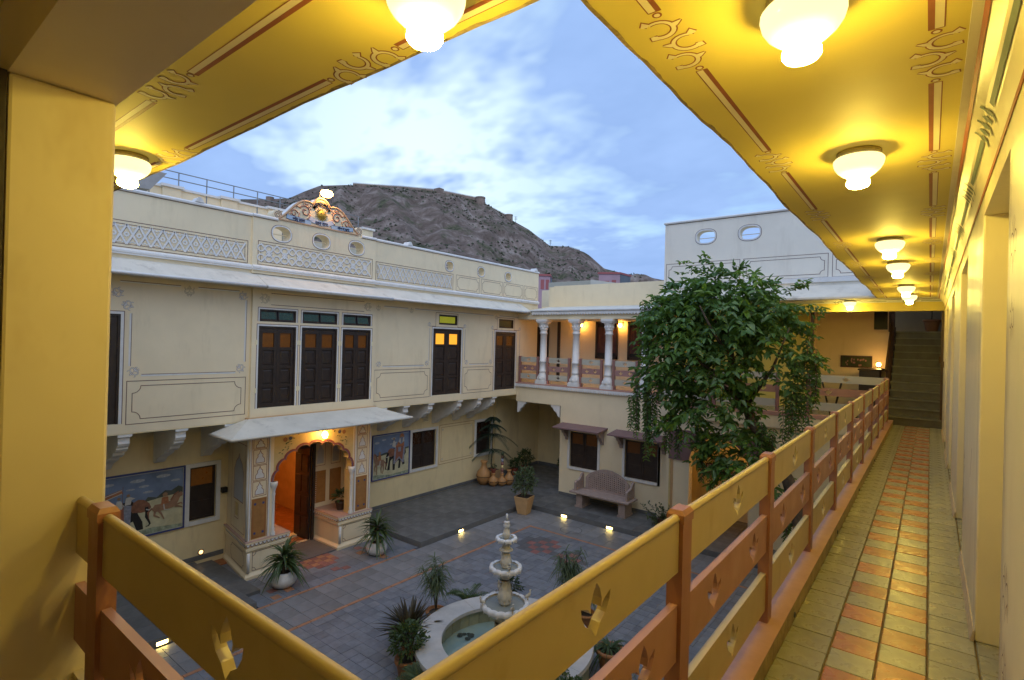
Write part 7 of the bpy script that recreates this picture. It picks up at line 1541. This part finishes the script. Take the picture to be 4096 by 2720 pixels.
def bird(z_, r_, a, nm=''):
    c = Vector((FX + r_ * math.cos(a), FY + r_ * math.sin(a), z_)); o_ = Vector((math.cos(a), math.sin(a), 0)); b = MB()
    b.tube([c + o_ * -.05 + Vector((0, 0, -.01)), c + o_ * -.02 + Vector((0, 0, .02)), c + o_ * .02 + Vector((0, 0, .035)), c + o_ * .035 + Vector((0, 0, .075)), c + o_ * .03 + Vector((0, 0, .105)), c + o_ * .055 + Vector((0, 0, .112))], [.006, .024, .026, .014, .013, .003], 7); b.tube([c, c + Vector((0, 0, -.05))], .010, 5); b.build('bird_figure', 'marble', fo, True)
for a in (2.5, 5.7, 4.2, .9): bird(-2.29, .36, a)
for a in (2.45, 5.6): bird(-1.755, .235, a)
# ================================================================== bench
bn = thing('stone_bench', 'pink sandstone bench with pierced lattice back under the awning windows', 'bench', (-7.35, 13.85, ZP))
bx0, bx1 = -8.30, -6.42; zs = -2.74
bevel(MB().box(bx0, bx1, 13.55, 14.18, zs - .055, zs).build('seat', 'bench_stone', bn), .01)
for x_ in (-8.02, -6.66):
    b = MB(); b.box(x_ - .10, x_ + .10, 13.66, 14.10, ZP + .05, zs - .055); b.box(x_ - .125, x_ + .125, 13.63, 14.13, ZP, ZP + .05); b.build('leg', 'bench_stone', bn)
n_ = 24; ou = [(-8.06, zs), (-8.06, -2.40)] + [(-8.06 + 1.40 * i / n_, -2.38 + .30 * math.sin(math.pi * i / n_) ** .8) for i in range(1, n_)] + [(-6.66, -2.40), (-6.66, zs)]
holes_ = []
for i in range(19):
    for j in range(9):
        x_ = -7.94 + i * .064; z_ = zs + .07 + j * .056 + (.028 if i % 2 else 0)
        lim = -2.38 + .30 * math.sin(math.pi * max(0, min(1, (x_ + 8.06) / 1.40))) ** .8 - .07
        if z_ < lim: holes_.append([(x_ - .026, z_), (x_, z_ - .019), (x_ + .026, z_), (x_, z_ + .019)])
put('backrest', fill([ou] + holes_, .05, PY(14.13), 'backrest', 'bench_stone'), bn)
for x_ in (-8.20, -6.56):
    ho = []
    for i in range(5):
        for j in range(4): ho.append([(13.74 + i * .07 - .022, zs + .06 + j * .06 + (.03 if i % 2 else 0)), (13.74 + i * .07, zs + .042 + j * .06 + (.03 if i % 2 else 0)), (13.74 + i * .07 + .022, zs + .06 + j * .06 + (.03 if i % 2 else 0)), (13.74 + i * .07, zs + .078 + j * .06 + (.03 if i % 2 else 0))])
    put('armrest', fill([[(13.66, zs), (13.66, zs + .24), (13.72, zs + .27), (13.86, zs + .28), (13.95, zs + .33), (14.0, zs + .42), (14.08, zs + .46), (14.13, zs + .44), (14.13, zs)]] + ho, .06, PX(x_), 'armrest', 'bench_stone'), bn)
# ================================================================== step lights
SG = 'lit step lights in the platform risers'
def step(lb, x_, y_, ang):
    t = thing('step_light', lb, 'step light', (x_, y_, Z0 + .07), SG, world=False, rz=R(ang))
    b = MB(); b.box(-.11, .11, -.012, .02, .0, .01); b.box(-.11, .11, -.012, .02, -.065, -.055); b.box(-.11, -.10, -.012, .02, -.055, 0); b.box(.10, .11, -.012, .02, -.055, 0); b.build('housing', 'steel', t); MB().box(-.10, .06, -.004, .015, -.055, 0).build('lens', 'step_lit', t); MB().box(.06, .10, -.004, .015, -.055, 0).build('diffuser_edge', 'spandrel', t)
step('lit step light in the riser of the left platform beyond the porch', -9.385, 10.12, 90); step('lit step light below the bench, nearer the planter', -8.02, 12.885, 0); step('lit step light below the right end of the bench', -6.60, 12.885, 0); step('lit step light in the side platform riser seen through the near railing', -9.445, 3.37, 90)
# tidy helper properties
for o in bpy.data.objects:
    if '_w' in o: del o['_w']
